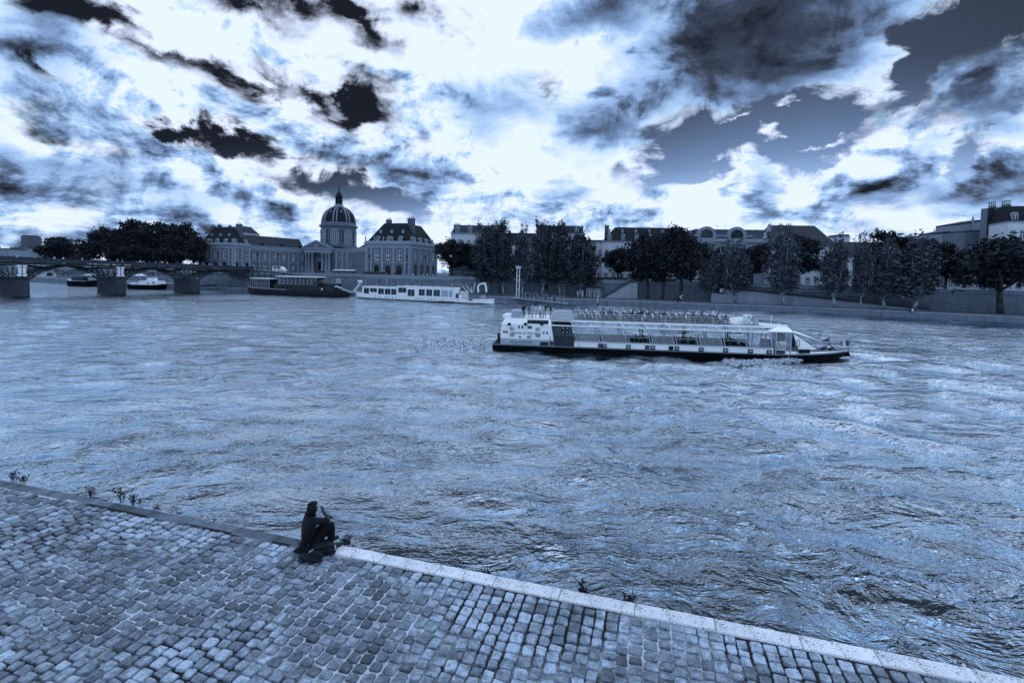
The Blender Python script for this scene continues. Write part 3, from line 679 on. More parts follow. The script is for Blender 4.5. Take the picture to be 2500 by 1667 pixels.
# ------------------------------------------------------------------ buildings
M_stone = mat('facade_stone', .16, .9, .3, .35, .3, 3, streak=.3)
M_stoneL = mat('facade_stone_pale', .27, .9, .25, .4, .2, 3, streak=.25)
M_trim = mat('stone_trim', .30, .85, .25, .8, streak=.2)
M_slate = mat('slate_roof', .022, .8, .3, .8, .3, 8, streak=.25, spec=.1)
M_zinc = mat('zinc_roof', .04, .75, .25, .5, .2, 6, streak=.3, spec=.15)
M_frame = mat('window_frame_paint', .8, .6, .1, 2)
M_pane = glass('window_glass', .02)
M_cream = mat('pale_render', .6, .9, .2, .4, streak=.25)
M_brick = mat('chimney_brick', .10, .9, .4, 2)
def facade(mb, w, z0, z1, ops, depth=.35, m=0):
    xs = sorted(set([0, w]+[round(v, 4) for o in ops for v in o[:2]])); zs = sorted(set([z0, z1]+[round(v, 4) for o in ops for v in o[2:4]]))
    for xa, xb in zip(xs[:-1], xs[1:]):
        for za, zb in zip(zs[:-1], zs[1:]):
            cx, cz = (xa+xb)/2, (za+zb)/2
            if any(o[0] < cx < o[1] and o[2] < cz < o[3] for o in ops): continue
            mb.quad((xa, 0, za), (xb, 0, za), (xb, 0, zb), (xa, 0, zb), m)
    for o in ops:
        xa, xb, za, zb = o[:4]; arch = len(o) > 4 and o[4]
        if arch:
            r = (xb-xa)/2; cx = (xa+xb)/2; zc = zb-r; n = 10
            arc = [(cx-r*math.cos(math.pi*i/n), zc+r*math.sin(math.pi*i/n)) for i in range(n+1)]
            for i in range(n):
                (x1, y1), (x2, y2) = arc[i], arc[i+1]
                mb.quad((x1, 0, y1), (x2, 0, y2), (x2, 0, zb), (x1, 0, zb), m)
                mb.quad((x1, 0, y1), (x1, depth, y1), (x2, depth, y2), (x2, 0, y2), m)
            zt = zc
        else:
            zt = zb; mb.quad((xa, 0, zb), (xa, depth, zb), (xb, depth, zb), (xb, 0, zb), m)
        mb.quad((xa, 0, za), (xa, depth, za), (xa, depth, zt), (xa, 0, zt), m); mb.quad((xb, 0, za), (xb, 0, zt), (xb, depth, zt), (xb, depth, za), m)
        mb.quad((xa, 0, za), (xb, 0, za), (xb, depth, za), (xa, depth, za), m)
WC = {}
def window(parent, M4, w, h, arch=False, bars=(1, 2), depth=.35, fm=None, pm=None, surround=.22, sm=None, fw=.09, nm='window'):
    key = (round(w, 2), round(h, 2), arch, bars, surround, fm, pm, sm, fw, nm)
    if key not in WC:
        f = MB(); y = depth-.12; hw = w/2
        if arch:
            r = hw; zc = h-r; n = 10; arc = [(-r*math.cos(math.pi*i/n), zc+r*math.sin(math.pi*i/n)) for i in range(n+1)]
        for x in (-hw+fw/2, hw-fw/2): f.box(x-fw/2, x+fw/2, y, y+.08, 0, h-(hw if arch else 0))
        f.box(-hw, hw, y, y+.08, 0, fw)
        if not arch: f.box(-hw, hw, y, y+.08, h-fw, h)
        else:
            for i in range(n): f.bar((arc[i][0], y+.04, arc[i][1]), (arc[i+1][0], y+.04, arc[i+1][1]), .08, fw, up=(0, 1, 0))
        for i in range(bars[0]):
            x = -hw+w*(i+1)/(bars[0]+1); f.box(x-fw/2, x+fw/2, y-.01, y+.07, 0, h-(.1 if arch else 0))
        for i in range(bars[1]):
            z = (h-(hw*.6 if arch else 0))*(i+1)/(bars[1]+1); f.box(-hw, hw, y-.02, y+.06, z-fw/2, z+fw/2)
        p = MB()
        if arch: p.add([(-hw, y+.05, 0), (hw, y+.05, 0)]+[(x, y+.05, z) for x, z in reversed(arc)], [tuple(range(n+3))])
        else: p.quad((-hw, y+.05, 0), (hw, y+.05, 0), (hw, y+.05, h), (-hw, y+.05, h))
        s = None
        if surround:
            s = MB(); q = surround
            zt = h-(hw if arch else 0)
            s.box(-hw-q, -hw-.005, -.07, .05, 0, zt); s.box(hw+.005, hw+q, -.07, .05, 0, zt); s.box(-hw-q*1.4, hw+q*1.4, -.16, .06, -.18, -.003)
            if arch:
                for i in range(n): s.bar((arc[i][0]*(1+q/hw/2), -.01, zc+(arc[i][1]-zc)*(1+q/hw/2)), (arc[i+1][0]*(1+q/hw/2), -.01, zc+(arc[i+1][1]-zc)*(1+q/hw/2)), .12, q, up=(0, 1, 0))
            else: s.box(-hw-q, hw+q, -.1, .05, h+.003, h+q)
        WC[key] = (f.mesh(nm, fm or M_frame), p.mesh('pane', pm or M_pane), s.mesh('surround', sm or M_trim) if s else None)
    f, p, s = WC[key]; o = obj(nm, f, parent, mw=M4); obj('pane', p, o)
    if s: obj('surround', s, o)
    return o
def plan(px0, px1, Y0, rot=ROT):
    u = Vector((math.cos(rot), math.sin(rot), 0)); c = at(px0, 625, Y0); c.z = SZ; k = (px1-1250)/FPX+(0 if True else 0)
    c1 = at(px1, 625, Y0); k = c1.x/Y0; w = (k*c.y-c.x)/(u.x-k*u.y); return c, w
def T2(x, y, rz): return Matrix.Translation((x, y, 0)) @ Matrix.Rotation(rz, 4, 'Z')
def hiproof(mb, x0, x1, y0, y1, z0, z1, ix0, ix1, iy0, iy1, m=0):
    mb.add([(x0, y0, z0), (x1, y0, z0), (x1, y1, z0), (x0, y1, z0), (ix0, iy0, z1), (ix1, iy0, z1), (ix1, iy1, z1), (ix0, iy1, z1)], [(0, 1, 5, 4), (1, 2, 6, 5), (2, 3, 7, 6), (3, 0, 4, 7), (4, 5, 6, 7)], m)
def chimney(parent, x, y, z0, z1, w=1.6, d=.8, pots=3, m=None):
    mb = MB(); mb.box(x-w/2, x+w/2, y-d/2, y+d/2, z0, z1); mb.box(x-w/2-.1, x+w/2+.1, y-d/2-.1, y+d/2+.1, z1, z1+.25); o = mb.build('chimney', m or M_brick, parent)
    for i in range(pots):
        q = MB(); xx = x-w/2+w*(i+.5)/pots; q.tube((xx, y, z1+.25), (xx, y, z1+1.0), .16, .13, 6); q.build('chimney_pot', M_brick, o)
    return o
def dormer(parent, x, y, z, w, h, slope, round_=False, m=None):
    """little roof window whose front stands at y, at height z"""
    d = h*slope+.4; mb = MB()
    if round_:
        n = 10; arc = [(x-w/2*math.cos(math.pi*i/n), z+h-w/2+w/2*math.sin(math.pi*i/n)) for i in range(n+1)]
        out = [(x-w/2, z)]+arc+[(x+w/2, z)]
        mb.prism([(a, y, b) for a, b in out], (0, d, 0))
    else:
        mb.box(x-w/2, x+w/2, y, y+d, z, z+h); mb.add([(x-w/2-.15, y-.15, z+h), (x+w/2+.15, y-.15, z+h), (x, y-.15, z+h+w*.32), (x-w/2-.15, y+d, z+h), (x+w/2+.15, y+d, z+h), (x, y+d, z+h+w*.32)], [(0, 1, 2), (3, 5, 4), (0, 2, 5, 3), (1, 4, 5, 2), (0, 3, 4, 1)])
    o = mb.build('dormer', m or M_trim, parent); fix_normals(o.data)
    q = MB(); a, b_ = w*.32, h*.78
    if round_: q.add([(x+a*math.cos(t), y-.02, z+h*.55+h*.3*math.sin(t)) for t in [6.283*i/12 for i in range(12)]], [tuple(range(12))])
    else: q.quad((x-a, y-.02, z+h*.12), (x+a, y-.02, z+h*.12), (x+a, y-.02, z+b_), (x-a, y-.02, z+b_))
    q.build('pane', M_pane, o)
    q = MB(); q.box(x-.05, x+.05, y-.06, y-.025, z+h*.15, z+h*.85); q.build('mullion', M_frame, o)
    return o
def pavilion(name, label, px0, px1, Y0, L, nfront, nside, ridge, mirror=False):
    c, w = plan(px0, px1, Y0); b = empty(name, c, ROT, label, 'building')
    H = 13.1; zw0, zw1 = 6.4, 10.2; za0, za1 = .2, 4.5; wall = MB()
    def ops(n, W, f0, f1):
        o = []
        for i in range(n):
            x = W*(f0+(f1-f0)*i/(max(1, n-1))); o.append((x-.95, x+.95, zw0, zw1)); o.append((x-1.25, x+1.25, za0, za1, True))
        return o
    of = ops(nfront, w, .25, .75); os_ = ops(nside, L, .16, .84)
    facade(wall, w, 0, H-1.9, of); wall.T = T2(w, 0, math.pi/2); facade(wall, L, 0, H-1.9, os_); wall.T = T2(0, L, -math.pi/2); facade(wall, L, 0, H-1.9, []); wall.T = None
    wall.quad((w, L, 0), (0, L, 0), (0, L, H-1.9), (w, L, H-1.9)); wall.box(.02, w-.02, .02, L-.02, H-1.95, H-1.7); wall.build('wall', M_stone, b)
    for T, lst in ((Matrix.Identity(4), of), (T2(w, 0, math.pi/2), os_)):
        for o in lst:
            x = (o[0]+o[1])/2; arch = len(o) > 4
            window(b, T @ Matrix.Translation((x, 0, o[2])), o[1]-o[0], o[3]-o[2], arch, (1, 1) if not arch else (1, 2), sm=M_trim, fw=.22, fm=M_frame if not arch else M_dark)
    ent = MB()                                    # entablature, string course and cornice ring
    for d, z0, z1 in ((.12, H-1.9, H-.75), (.45, H-.75, H-.3), (.75, H-.3, H+.1), (.2, 5.2, 5.65)):
        ent.box(-d, w+d, -d, L+d, z0, z1)
    ent.build('cornice', M_trim, b)
    n = 0
    for T, W, k in ((Matrix.Identity(4), w, nfront), (T2(w, 0, math.pi/2), L, nside)):
        f0, f1 = (.25, .75) if k == nfront else (.16, .84); st = (f1-f0)*W/max(1, k-1)
        xs = [f0*W+st*(i+.5) for i in range(k-1)]+[.5, W-.5]+([f0*W-st/2, f1*W+st/2] if st/2 < f0*W-1.2 else [])
        for x in xs:
            mb = MB(); mb.T = T; mb.box(x-.42, x+.42, -.22, -.005, 0, H-2.3); mb.box(x-.52, x+.52, -.3, -.006, H-2.3, H-1.93); mb.box(x-.52, x+.52, -.3, -.006, 0, .9); mb.build('pilaster', M_trim, b)
    par = MB(); par.box(-.3, w+.3, -.3, .0, H+.1, H+.85); par.T = T2(w, 0, math.pi/2); par.box(0, L+.3, -.3, 0, H+.1, H+.85); par.build('roof_parapet', M_trim, b)
    rf = MB(); zr = ridge-SZ; s = (zr-H)*.62
    hiproof(rf, .1, w-.1, .1, L-.1, H+.1, zr, s, w-s, s, L-s); roof = rf.build('roof', M_slate, b)
    sl = s/(zr-H)
    for i in range(nfront):
        x = of[2*i][0]+.95; dormer(b, x, .35, H+.75, 1.7, 2.1, sl, True); dormer(b, x, (zr-H)*.48*sl+.1, H+(zr-H)*.50, 1.0, 1.3, sl, True)
    for i in range(nside):
        y = (os_[2*i][0]+os_[2*i][1])/2
        e = empty('dormer_group', (0, 0, 0)); bpy.data.objects.remove(e)
        d = dormer(b, y, .35, H+.75, 1.5, 2.0, sl, True); d.matrix_local = T2(w, 0, math.pi/2)
    for k in range(6):
        x = -.1+(w+.2)*k/5; u = MB(); u.lathe([(.3, 0), (.22, .25), (.12, .4), (.34, .85), (.3, 1.2), (.12, 1.45), (.2, 1.6), (.02, 1.9)], 8, (x, -.1, H+.85)); u.build('urn', M_trim, b, True)
    chimney(b, s+1.5, s+1, zr-1.5, zr+1.2, 2.2, 1.0, 4); chimney(b, w-s*.72, s+2, zr-5, zr+1.8, 2.6, 1.6, 3)
    return b, w
pavilion('palace_pavilion', 'square stone palace pavilion right of the dome with arcade and steep slate roof', 893, 1003, 197, 24, 3, 4, zat(950, 548, 205))
pavilion('palace_pavilion', 'stone palace pavilion behind the footbridge end with tall windows and dark mansard', 484, 570, 243, 10, 3, 2, zat(530, 559, 252))
def wing(name, label, A, B_, nw, door=None, ridge=None, H=12.6):
    A = Vector(A); B_ = Vector(B_); d = B_-A; w = d.length; rz = math.atan2(d.y, d.x); b = empty(name, (A.x, A.y, SZ), rz, label, 'building')
    ops = []; wall = MB()
    for i in range(nw):
        x = w*(i+.5)/nw; ops.append((x-.85, x+.85, 6.5, 10.1))
        if door == i: ops.append((x-1.6, x+1.6, 0, 4.6, True))
        else: ops.append((x-.8, x+.8, 1.0, 2.5)); ops.append((x-.8, x+.8, 3.0, 4.3, True))
    facade(wall, w, 0, H-1.6, ops); wall.quad((w, 10, 0), (0, 10, 0), (0, 10, H-1.6), (w, 10, H-1.6)); wall.quad((w, 0, 0), (w, 10, 0), (w, 10, H-1.6), (w, 0, H-1.6)); wall.build('wall', M_stone, b)
    for o in ops: window(b, Matrix.Translation(((o[0]+o[1])/2, 0, o[2])), o[1]-o[0], o[3]-o[2], len(o) > 4, (1, 1) if len(o) < 5 else (1, 0), fw=.22)
    for i in range(nw+1):
        x = min(max(w*i/nw, .4), w-.4); mb = MB(); mb.box(x-.35, x+.35, -.2, -.004, 0, H-1.62); mb.build('pilaster', M_trim, b)
    c = MB(); c.box(-.1, w+.1, -.3, 10, H-1.6, H-.6); c.box(-.1, w+.1, -.6, 10, H-.6, H); c.box(0, w, -.16, -.003, 5.2, 5.6); c.build('cornice', M_trim, b)
    bal = MB(); bal.box(0, w, -.4, -.15, H, H+.2); bal.box(0, w, -.4, -.15, H+1.0, H+1.2)
    for i in range(int(w/.5)): bal.box(i*.5+.1, i*.5+.3, -.36, -.2, H+.2, H+1.0)
    o = bal.build('balustrade', M_trim, b); o['kind'] = 'stuff'
    zr = (ridge or 26)-SZ; r_ = MB(); r_.add([(0, .6, H), (w, .6, H), (w, 6, zr), (0, 6, zr), (0, 11, H), (w, 11, H)], [(0, 1, 2, 3), (3, 2, 5, 4), (1, 5, 2), (0, 3, 4)]); r_.build('roof', M_zinc if nw > 3 else M_slate, b)
    for i in range(nw):
        if i % 2: mb = MB(); x = w*(i+.5)/nw; mb.box(x-.7, x+.7, 1.2, 2.4, H+1, H+2.4); mb.build('roof_chest', M_slate, b)
    return b
wing('palace_wing', 'long stone palace wing left of the dome with evenly spaced tall windows and grey roof', at(607, 625, 253).xy.to_3d(), at(748, 625, 286).xy.to_3d(), 6, 3, 25.5)
wing('palace_wing', 'short stone palace wing joining the domed chapel and the slate roofed pavilion', at(859, 625, 276).xy.to_3d(), at(893, 625, 240).xy.to_3d(), 2, None, 22.5)

def chapel():
    D = at(826.6, 600, 300); D.z = SZ; b = empty('domed_chapel', D, ROT, 'domed stone chapel with columned pediment portico and tall lantern spire', 'chapel')
    z = lambda y, px=826, Y=300: zat(px, y, Y)-SZ
    Hb = 14.3
    body = MB(); ops = [(4, 5.6, 1, 4.5), (4, 5.6, 7, 10), (9, 10.6, 1, 4.5), (9, 10.6, 7, 10)]
    body.T = T2(10, -17, math.pi/2); facade(body, 30, 0, Hb-2, ops); body.T = None
    body.quad((-10, -17, 0), (10, -17, 0), (10, -17, Hb-2), (-10, -17, Hb-2)); body.quad((-10, 13, 0), (-10, -17, 0), (-10, -17, Hb-2), (-10, 13, Hb-2)); body.build('wall', M_stone, b)
    for o in ops: window(b, T2(10, -17, math.pi/2) @ Matrix.Translation(((o[0]+o[1])/2, 0, o[2])), 1.6, o[3]-o[2], False, (1, 1), fw=.22)
    c = MB(); c.box(-10.2, 10.2, -17.2, 13, Hb-2, Hb-.8); c.box(-10.7, 10.7, -17.7, 13, Hb-.8, Hb-.2); c.build('cornice', M_trim, b)
    for y in (-16.4, -11.2, -6.2, -1): mb = MB(); mb.box(10.003, 10.35, y-.6, y+.6, 0, Hb-2.02); mb.build('pilaster', M_trim, b)
    rf = MB(); hiproof(rf, -10, 10, -17, 13, Hb-.2, Hb+1.2, -8, 8, -15, 11); rf.build('lower_roof', M_slate, b)
    # portico
    yf = -19.5; W = 8.4
    po = MB(); po.box(-W-.6, W+.6, yf-1.2, -17.02, 0, .5); po.box(-W-.3, W+.3, yf-.8, -17.03, .5, .9); po.build('steps', M_stoneL, b)
    for x in (-7.7, -5.8, -3.4, 3.4, 5.8, 7.7):
        mb = MB(); mb.lathe([(.95, .9), (.95, 1.3), (.78, 1.5), (.76, 5), (.64, 10.0), (.9, 10.3), (.95, 11.2)], 14, (x, yf, 0)); mb.box(x-1, x+1, yf-1, yf+1, 11.2, 11.45); mb.build('column', M_stoneL, b, True)
    e = MB(); e.box(-W-.4, W+.4, yf-1.0, -17.01, 11.45, 13.4); e.box(-W-.9, W+.9, yf-1.5, -17.02, 13.4, 14.1); e.build('entablature', M_trim, b)
    pd = MB(); pd.prism([(-W-.9, yf-1.0, 14.1), (W+.9, yf-1.0, 14.1), (0, yf-1.0, 17.7)], (0, 4, 0)); pd.build('pediment', M_stone, b)
    for s in (-1, 1):
        mb = MB(); mb.bar((s*(W+1.1), yf-1.1, 14.3), (0, yf-1.1, 18.1), .9, .5, up=(0, 1, 0)); mb.build('raking_cornice', M_trim, b)
    mb = MB(); mb.lathe([(.9, 0), (.9, .2), (.5, .25), (.02, .3)], 12); o = mb.build('pediment_medallion', M_trim, b); o.matrix_local = Matrix.Translation((0, yf-1.0, 15.4)) @ Matrix.Rotation(R(90), 4, 'X')
    d = MB(); d.box(-1.3, 1.3, -17.2, -17.02, .9, 6); d.build('door', M_black, b)
    mb = MB(); mb.box(-1.8, -1.32, -17.35, -17.03, .9, 6.4); mb.box(1.32, 1.8, -17.35, -17.03, .9, 6.4); mb.box(-2.1, 2.1, -17.5, -17.03, 6.42, 7.0); mb.build('door_surround', M_stoneL, b)
    window(b, T2(0, -17.3, 0) @ Matrix.Translation((0, 0, 7.6)), 2.0, 2.6, True, (1, 1))
    # drum
    zb, zc, zd0, zt = Hb-.2, z(556), z(545), z(505.7)
    dr = MB(); dr.lathe([(11.3, zb), (11.3, zb+1.2), (10.9, zb+1.3), (10.9, zb+2.4), (9.9, zb+2.5), (9.9, zc-1.6), (10.2, zc-1.5), (10.2, zc-.2), (10.9, zc), (11.2, zc+.5), (11.2, zc+1.0), (10.2, zc+1.1), (10.1, zd0)], 48); dr.build('drum', M_stone, b, False)
    for k in range(8):
        a = math.pi/4*k-math.pi/2; T = Matrix.Rotation(a+math.pi/2, 4, 'Z') @ Matrix.Translation((0, -10.15, zb+3.5))
        window(b, T, 2.7, z(564.7)-zb-3.5, True, (2, 4), surround=.55, sm=M_trim, fw=.12, fm=M_dark)
        for s in (-.26, .26, .393):
            aa = a+s if s != .393 else a+math.pi/8
            T = Matrix.Rotation(aa+math.pi/2, 4, 'Z') @ Matrix.Translation((0, -9.85, 0)); mb = MB(); mb.T = T; mb.box(-.45, .45, -.35, 0, zb+2.5, zc-1.6); mb.box(-.6, .6, -.5, 0, zc-2.6, zc-1.65); mb.build('drum_pilaster', M_trim, b)
    # dome
    prof = []; n = 14
    for i in range(n+1):
        t = i/n*R(76); prof.append((9.75*math.cos(t)**.92, zd0+(zt-zd0)*math.sin(t)/math.sin(R(76))))
    dm = MB(); dm.lathe(prof, 64); dome = dm.build('dome', M_slate, b, True)
    for k in range(8):
        for s in (-.10, .10):
            a = math.pi/4*k+math.pi/8-math.pi/2+s; mb = MB(); pts = [(r_+.05, zz) for r_, zz in prof]
            for (r0, z0), (r1, z1) in zip(pts[:-1], pts[1:]):
                q = []
                for r_, zz in ((r0, z0), (r1, z1)):
                    hw = .34*(.35+.65*r_/9.75)
                    for da in (-hw/max(r_, .5), hw/max(r_, .5)): q.append((r_*math.cos(a+da), r_*math.sin(a+da), zz))
                o2 = [(x*1.028, y*1.028, zz+.1) for x, y, zz in q]
                mb.hexa([q[0], q[1], q[3], q[2], o2[0], o2[1], o2[3], o2[2]])
            o = mb.build('dome_rib', mat('gilded_lead_rib', .24, .5, .2, 1), b); fix_normals(o.data)
        a = math.pi/4*k-math.pi/2; mb = MB(); i = 7; r_, zz = prof[i]
        mb.lathe([(.62, 0), (.62, .35), (.4, .35), (.4, .1)], 10); o = mb.build('dome_oculus', M_trim, b)
        o.matrix_local = Matrix.Rotation(a+math.pi/2, 4, 'Z') @ Matrix.Translation((0, -r_+.05, zz)) @ Matrix.Rotation(R(55), 4, 'X')
    # lantern
    zl1 = z(480); la = MB(); la.lathe([(2.9, zt-.3), (2.9, zt+.5), (2.2, zt+.6), (2.2, zt+1.6)], 16); la.build('lantern_base', M_trim, b)
    for k in range(8):
        a = math.pi/4*k; mb = MB(); mb.tube((1.85*math.cos(a), 1.85*math.sin(a), zt+1.6), (1.7*math.cos(a), 1.7*math.sin(a), zl1-.6), .3, .26, 8); mb.build('lantern_column', M_slate, b)
        mb = MB(); mb.tube((2.7*math.cos(a), 2.7*math.sin(a), zt+.5), (2.6*math.cos(a), 2.6*math.sin(a), zt+1.6), .16, .05, 6); mb.build('lantern_finial', M_slate, b)
    mb = MB(); mb.lathe([(1.25, zt+1.6), (1.2, zl1-.6)], 12); mb.build('lantern_core', M_dark, b)
    mb = MB(); zq = z(470); mb.lathe([(2.2, zl1-.7), (2.3, zl1), (1.7, zl1+.3), (1.6, zl1+1.0), (1.1, zl1+2.0), (.4, zq+.3), (.25, zq+.8), (.5, zq+1.2), (.3, zq+1.6), (.1, zq+1.8)], 16); mb.build('lantern_cap', M_slate, b, True)
    sp = MB(); zs = z(442); sp.tube((0, 0, zq+1.5), (0, 0, zs), .14, .05, 6); sp.build('spire', M_iron, b)
    mb = MB(); zc2 = z(456)
    for i in range(4):
        a = math.pi/4*i; mb.bar((-.9*math.cos(a), 0, zc2-.9*math.sin(a)), (.9*math.cos(a), 0, zc2+.9*math.sin(a)), .14)
    mb.bar((-1, 0, zc2-1.9), (1, 0, zc2-1.9), .14); mb.build('star_vane', M_iron, b)
chapel()

def house(name, label, px0, px1, Y0, eave_y, ridge_y, D=14, wallm=None, roofm=None, rows=3, cols=5, inset=(.12, .2), chims=(), dorm=0, dorm2=0, rot=R(-6), ww=1.1, wh=1.9, roofkind='hip', z00=1.2, skip=None, group=None):
    c, w = plan(px0, px1, Y0, rot); b = empty(name, c, rot, label, 'building', group)
    pm = (px0+px1)/2; H = zat(pm, eave_y, Y0)-SZ; zr = zat(pm, ridge_y, Y0+D*.4)-SZ; wall = MB(); ops = []
    st = (H-z00-.6)/rows
    for r_ in range(rows):
        for k in range(cols):
            x = w*(k+.5)/cols; z = z00+st*r_; hh = min(wh, st*.68)
            if skip and skip(r_, k): continue
            ops.append((x-ww/2, x+ww/2, z, z+hh))
    facade(wall, w, 0, H, ops); wall.quad((w, D, 0), (0, D, 0), (0, D, H), (w, D, H)); wall.quad((0, D, 0), (0, 0, 0), (0, 0, H), (0, D, H)); wall.quad((w, 0, 0), (w, D, 0), (w, D, H), (w, 0, H)); wall.build('wall', wallm or M_cream, b)
    for o in ops: window(b, Matrix.Translation(((o[0]+o[1])/2, 0, o[2])), ww, o[3]-o[2], False, (1, 1), fw=.1)
    cn = MB(); cn.box(-.15, w+.15, -.35, D+.15, H, H+.35); cn.build('cornice', M_trim, b)
    rf = MB()
    if roofkind == 'hip': hiproof(rf, .05, w-.05, .05, D-.05, H+.35, zr, w*inset[0], w*(1-inset[0]), D*inset[1], D*(1-inset[1]))
    elif roofkind == 'gable': rf.add([(0, 0, H+.35), (w, 0, H+.35), (w, D/2, zr), (0, D/2, zr), (0, D, H+.35), (w, D, H+.35)], [(0, 1, 2, 3), (3, 2, 5, 4), (1, 5, 2), (0, 3, 4)])
    else: rf.box(.1, w-.1, .1, D-.1, H+.35, zr)
    rf.build('roof', roofm or M_slate, b)
    sl = D*inset[1]/max(.5, zr-H)
    for i in range(dorm): dormer(b, w*(i+.5)/dorm, .35, H+.5, 1.5, min(2.2, (zr-H)*.55), sl)
    for i in range(dorm2): dormer(b, w*(i+.5)/dorm2, (zr-H)*.58*sl, H+(zr-H)*.62, .9, 1.1, sl)
    for (f, yt, cw) in chims:
        chimney(b, w*f, D*.4, H+.3, zat(px0+(px1-px0)*f, yt, Y0+D*.4)-SZ-.9, cw, 1.0, max(2, int(cw*1.8)))
    return b, w, H, zr
house('apartment_building', 'pale apartment house with sloping zinc roof and end chimneys behind the plane tree', 1100, 1222, 192, 572, 551, 14, M_cream, M_zinc, 4, 7, (.04, .35), ((.06, 545, 2.6), (.30, 548, 1.2), (.56, 546, 1.4), (.93, 547, 2.8)), 4)
house('apartment_building', 'lower pale house with dark mansard between two taller zinc roofed houses', 1222, 1309, 190, 600, 570, 13, M_cream, M_slate, 3, 6, (.05, .3), ((.55, 560, 1.2),), 3)
house('apartment_building', 'tall pale house with slate attic and chimney stack behind the poplars', 1309, 1426, 190, 572, 552, 14, M_cream, M_slate, 4, 7, (.10, .35), ((.04, 545, 2.4), (.95, 551, 1.0)), 3)
house('small_pavilion', 'low single storey stone lodge seen under the round plane tree', 1096, 1180, 186, 654, 650, 6, M_stone, M_zinc, 1, 5, roofkind='flat', z00=.8, wh=1.6)
house('apartment_building', 'pale narrow house front in the gap beside the hipped slate roof', 1426, 1473, 192, 592, 588, 12, M_cream, M_zinc, 3, 3, roofkind='flat')
house('town_house', 'pale house with steep hipped slate roof, two rows of dormers and tall chimney', 1471, 1705, 186, 593, 557, 14, M_cream, M_slate, 3, 12, (.14, .42), ((.05, 547, 1.6), (.18, 553, .9)), 7, 7)

def school():
    c, w = plan(1700, 1876, 184, R(-5)); b = empty('school_building', c, R(-5), 'grand stone building with flat mansard, big round roof windows and arched windows', 'building')
    z = lambda y: zat(1790, y, 184)-SZ
    He = z(592); Hm = z(562); D = 16; xs = [w*(px-1700)/176 for px in (1723, 1760, 1797, 1835)]; ops = []
    for x in xs: ops += [(x-2.0, x+2.0, z(641), z(603), True), (x-1.5, x+1.5, .3, z(650), True)]
    wall = MB(); facade(wall, w, 0, He, ops, .5); wall.quad((w, 0, 0), (w, D, 0), (w, D, He), (w, 0, He)); wall.quad((0, D, 0), (0, 0, 0), (0, 0, He), (0, D, He)); wall.build('wall', M_stoneL, b)
    for o in ops: window(b, Matrix.Translation(((o[0]+o[1])/2, 0, o[2])), o[1]-o[0], o[3]-o[2], True, (1, 2), .5, surround=.5, fw=.14)
    c_ = MB(); c_.box(-.3, w+.3, -.6, D, He, He+.5); c_.box(-.1, w+.1, -.2, D, He+.5, He+1.4); c_.box(0, w, -.25, -.003, z(647), z(645)); c_.build('cornice', M_trim, b)
    rf = MB(); rf.add([(0, .3, He+1.4), (w, .3, He+1.4), (w, 2.2, Hm), (0, 2.2, Hm), (w, D, Hm), (0, D, Hm), (w, D, He), (0, D, He)], [(0, 1, 2, 3), (3, 2, 4, 5), (1, 6, 4, 2), (0, 3, 5, 7)]); rf.build('roof', mat('brick_mansard', .075, .85, .3, .9, streak=.2), b)
    r2 = MB(); r2.box(-.2, w+.2, 1.9, D, Hm, Hm+.35); r2.build('roof_ledge', M_trim, b)
    for x in (xs[0], xs[2]):
        rr = 2.3; zc = z(577); n = 24; mb = MB()
        for i in range(n):
            a0, a1 = 2*math.pi*i/n, 2*math.pi*(i+1)/n
            def q(a, r_, y): return (x+r_*math.cos(a), y, zc+r_*math.sin(a))
            mb.hexa([q(a0, rr, -.5), q(a1, rr, -.5), q(a1, rr+1.1, -.5), q(a0, rr+1.1, -.5), q(a0, rr, 1.8), q(a1, rr, 1.8), q(a1, rr+1.1, 1.8), q(a0, rr+1.1, 1.8)])
        mb.box(x-5.6, x-3.4, -.5, 1.6, zc-.4, zc+.3); mb.box(x+3.4, x+5.6, -.5, 1.6, zc-.4, zc+.3); mb.box(x-3.4, x+3.4, -.49, 1.6, zc-3.2, zc-2.4)
        o = mb.build('round_window', M_stoneL, b); fix_normals(o.data)
        p = MB(); p.add([(x+rr*math.cos(2*math.pi*i/n), .1, zc+rr*math.sin(2*math.pi*i/n)) for i in range(n)], [tuple(range(n))]); p.build('pane', M_pane, o)
        m2 = MB()
        for k in (-1, 0, 1): m2.box(x+k*1.1-.07, x+k*1.1+.07, .0, .08, zc-2.0, zc+2.0); m2.box(x-2, x+2, .0, .08, zc+k*1.1-.07, zc+k*1.1+.07)
        m2.build('glazing_bars', M_dark, o)
    mb = MB(); mb.lathe([(.9, 0), (.9, .8), (.5, 1), (.7, 1.8), (.1, 2.6)], 10, (w-1.5, 0, He+1.4)); mb.build('urn', M_trim, b, True)
    mb = MB(); mb.prism([(w-.6, -.3, Hm-.5), (w+.4, -.3, Hm-.5), (w+.4, -.3, Hm+2), (w, -.3, Hm+2.4)], (0, 2, 0)); mb.build('corner_acroterion', M_trim, b)
school()
house('warehouse_building', 'large building with huge plain grey hipped roof beside the grand stone school', 1880, 2050, 178, 604, 551, 22, M_cream, M_zinc, 3, 8, (.17, .45), ((.30, 546, 1.4), (.42, 547, 2.0)), rot=R(-4))
house('annex_building', 'small pale box house with flat roof peeping past the grey hipped roof', 2046, 2072, 196, 578, 574, 8, M_cream, M_zinc, 3, 2, rot=R(-4), roofkind='flat', chims=((.5, 571, .8),))
house('gallery_building', 'low long building with sloping grey roof between poplars on the right', 2054, 2265, 172, 632, 592, 14, M_cream, M_zinc, 2, 9, (.02, .5), (), rot=R(-5))
house('white_house', 'small white house front with tall window under the big right hand tree', 2300, 2420, 158, 640, 625, 9, mat('white_render', .7, .85, .12, .5), M_slate, 2, 7, (.05, .4), (), rot=R(-8), ww=1.3, wh=2.4)
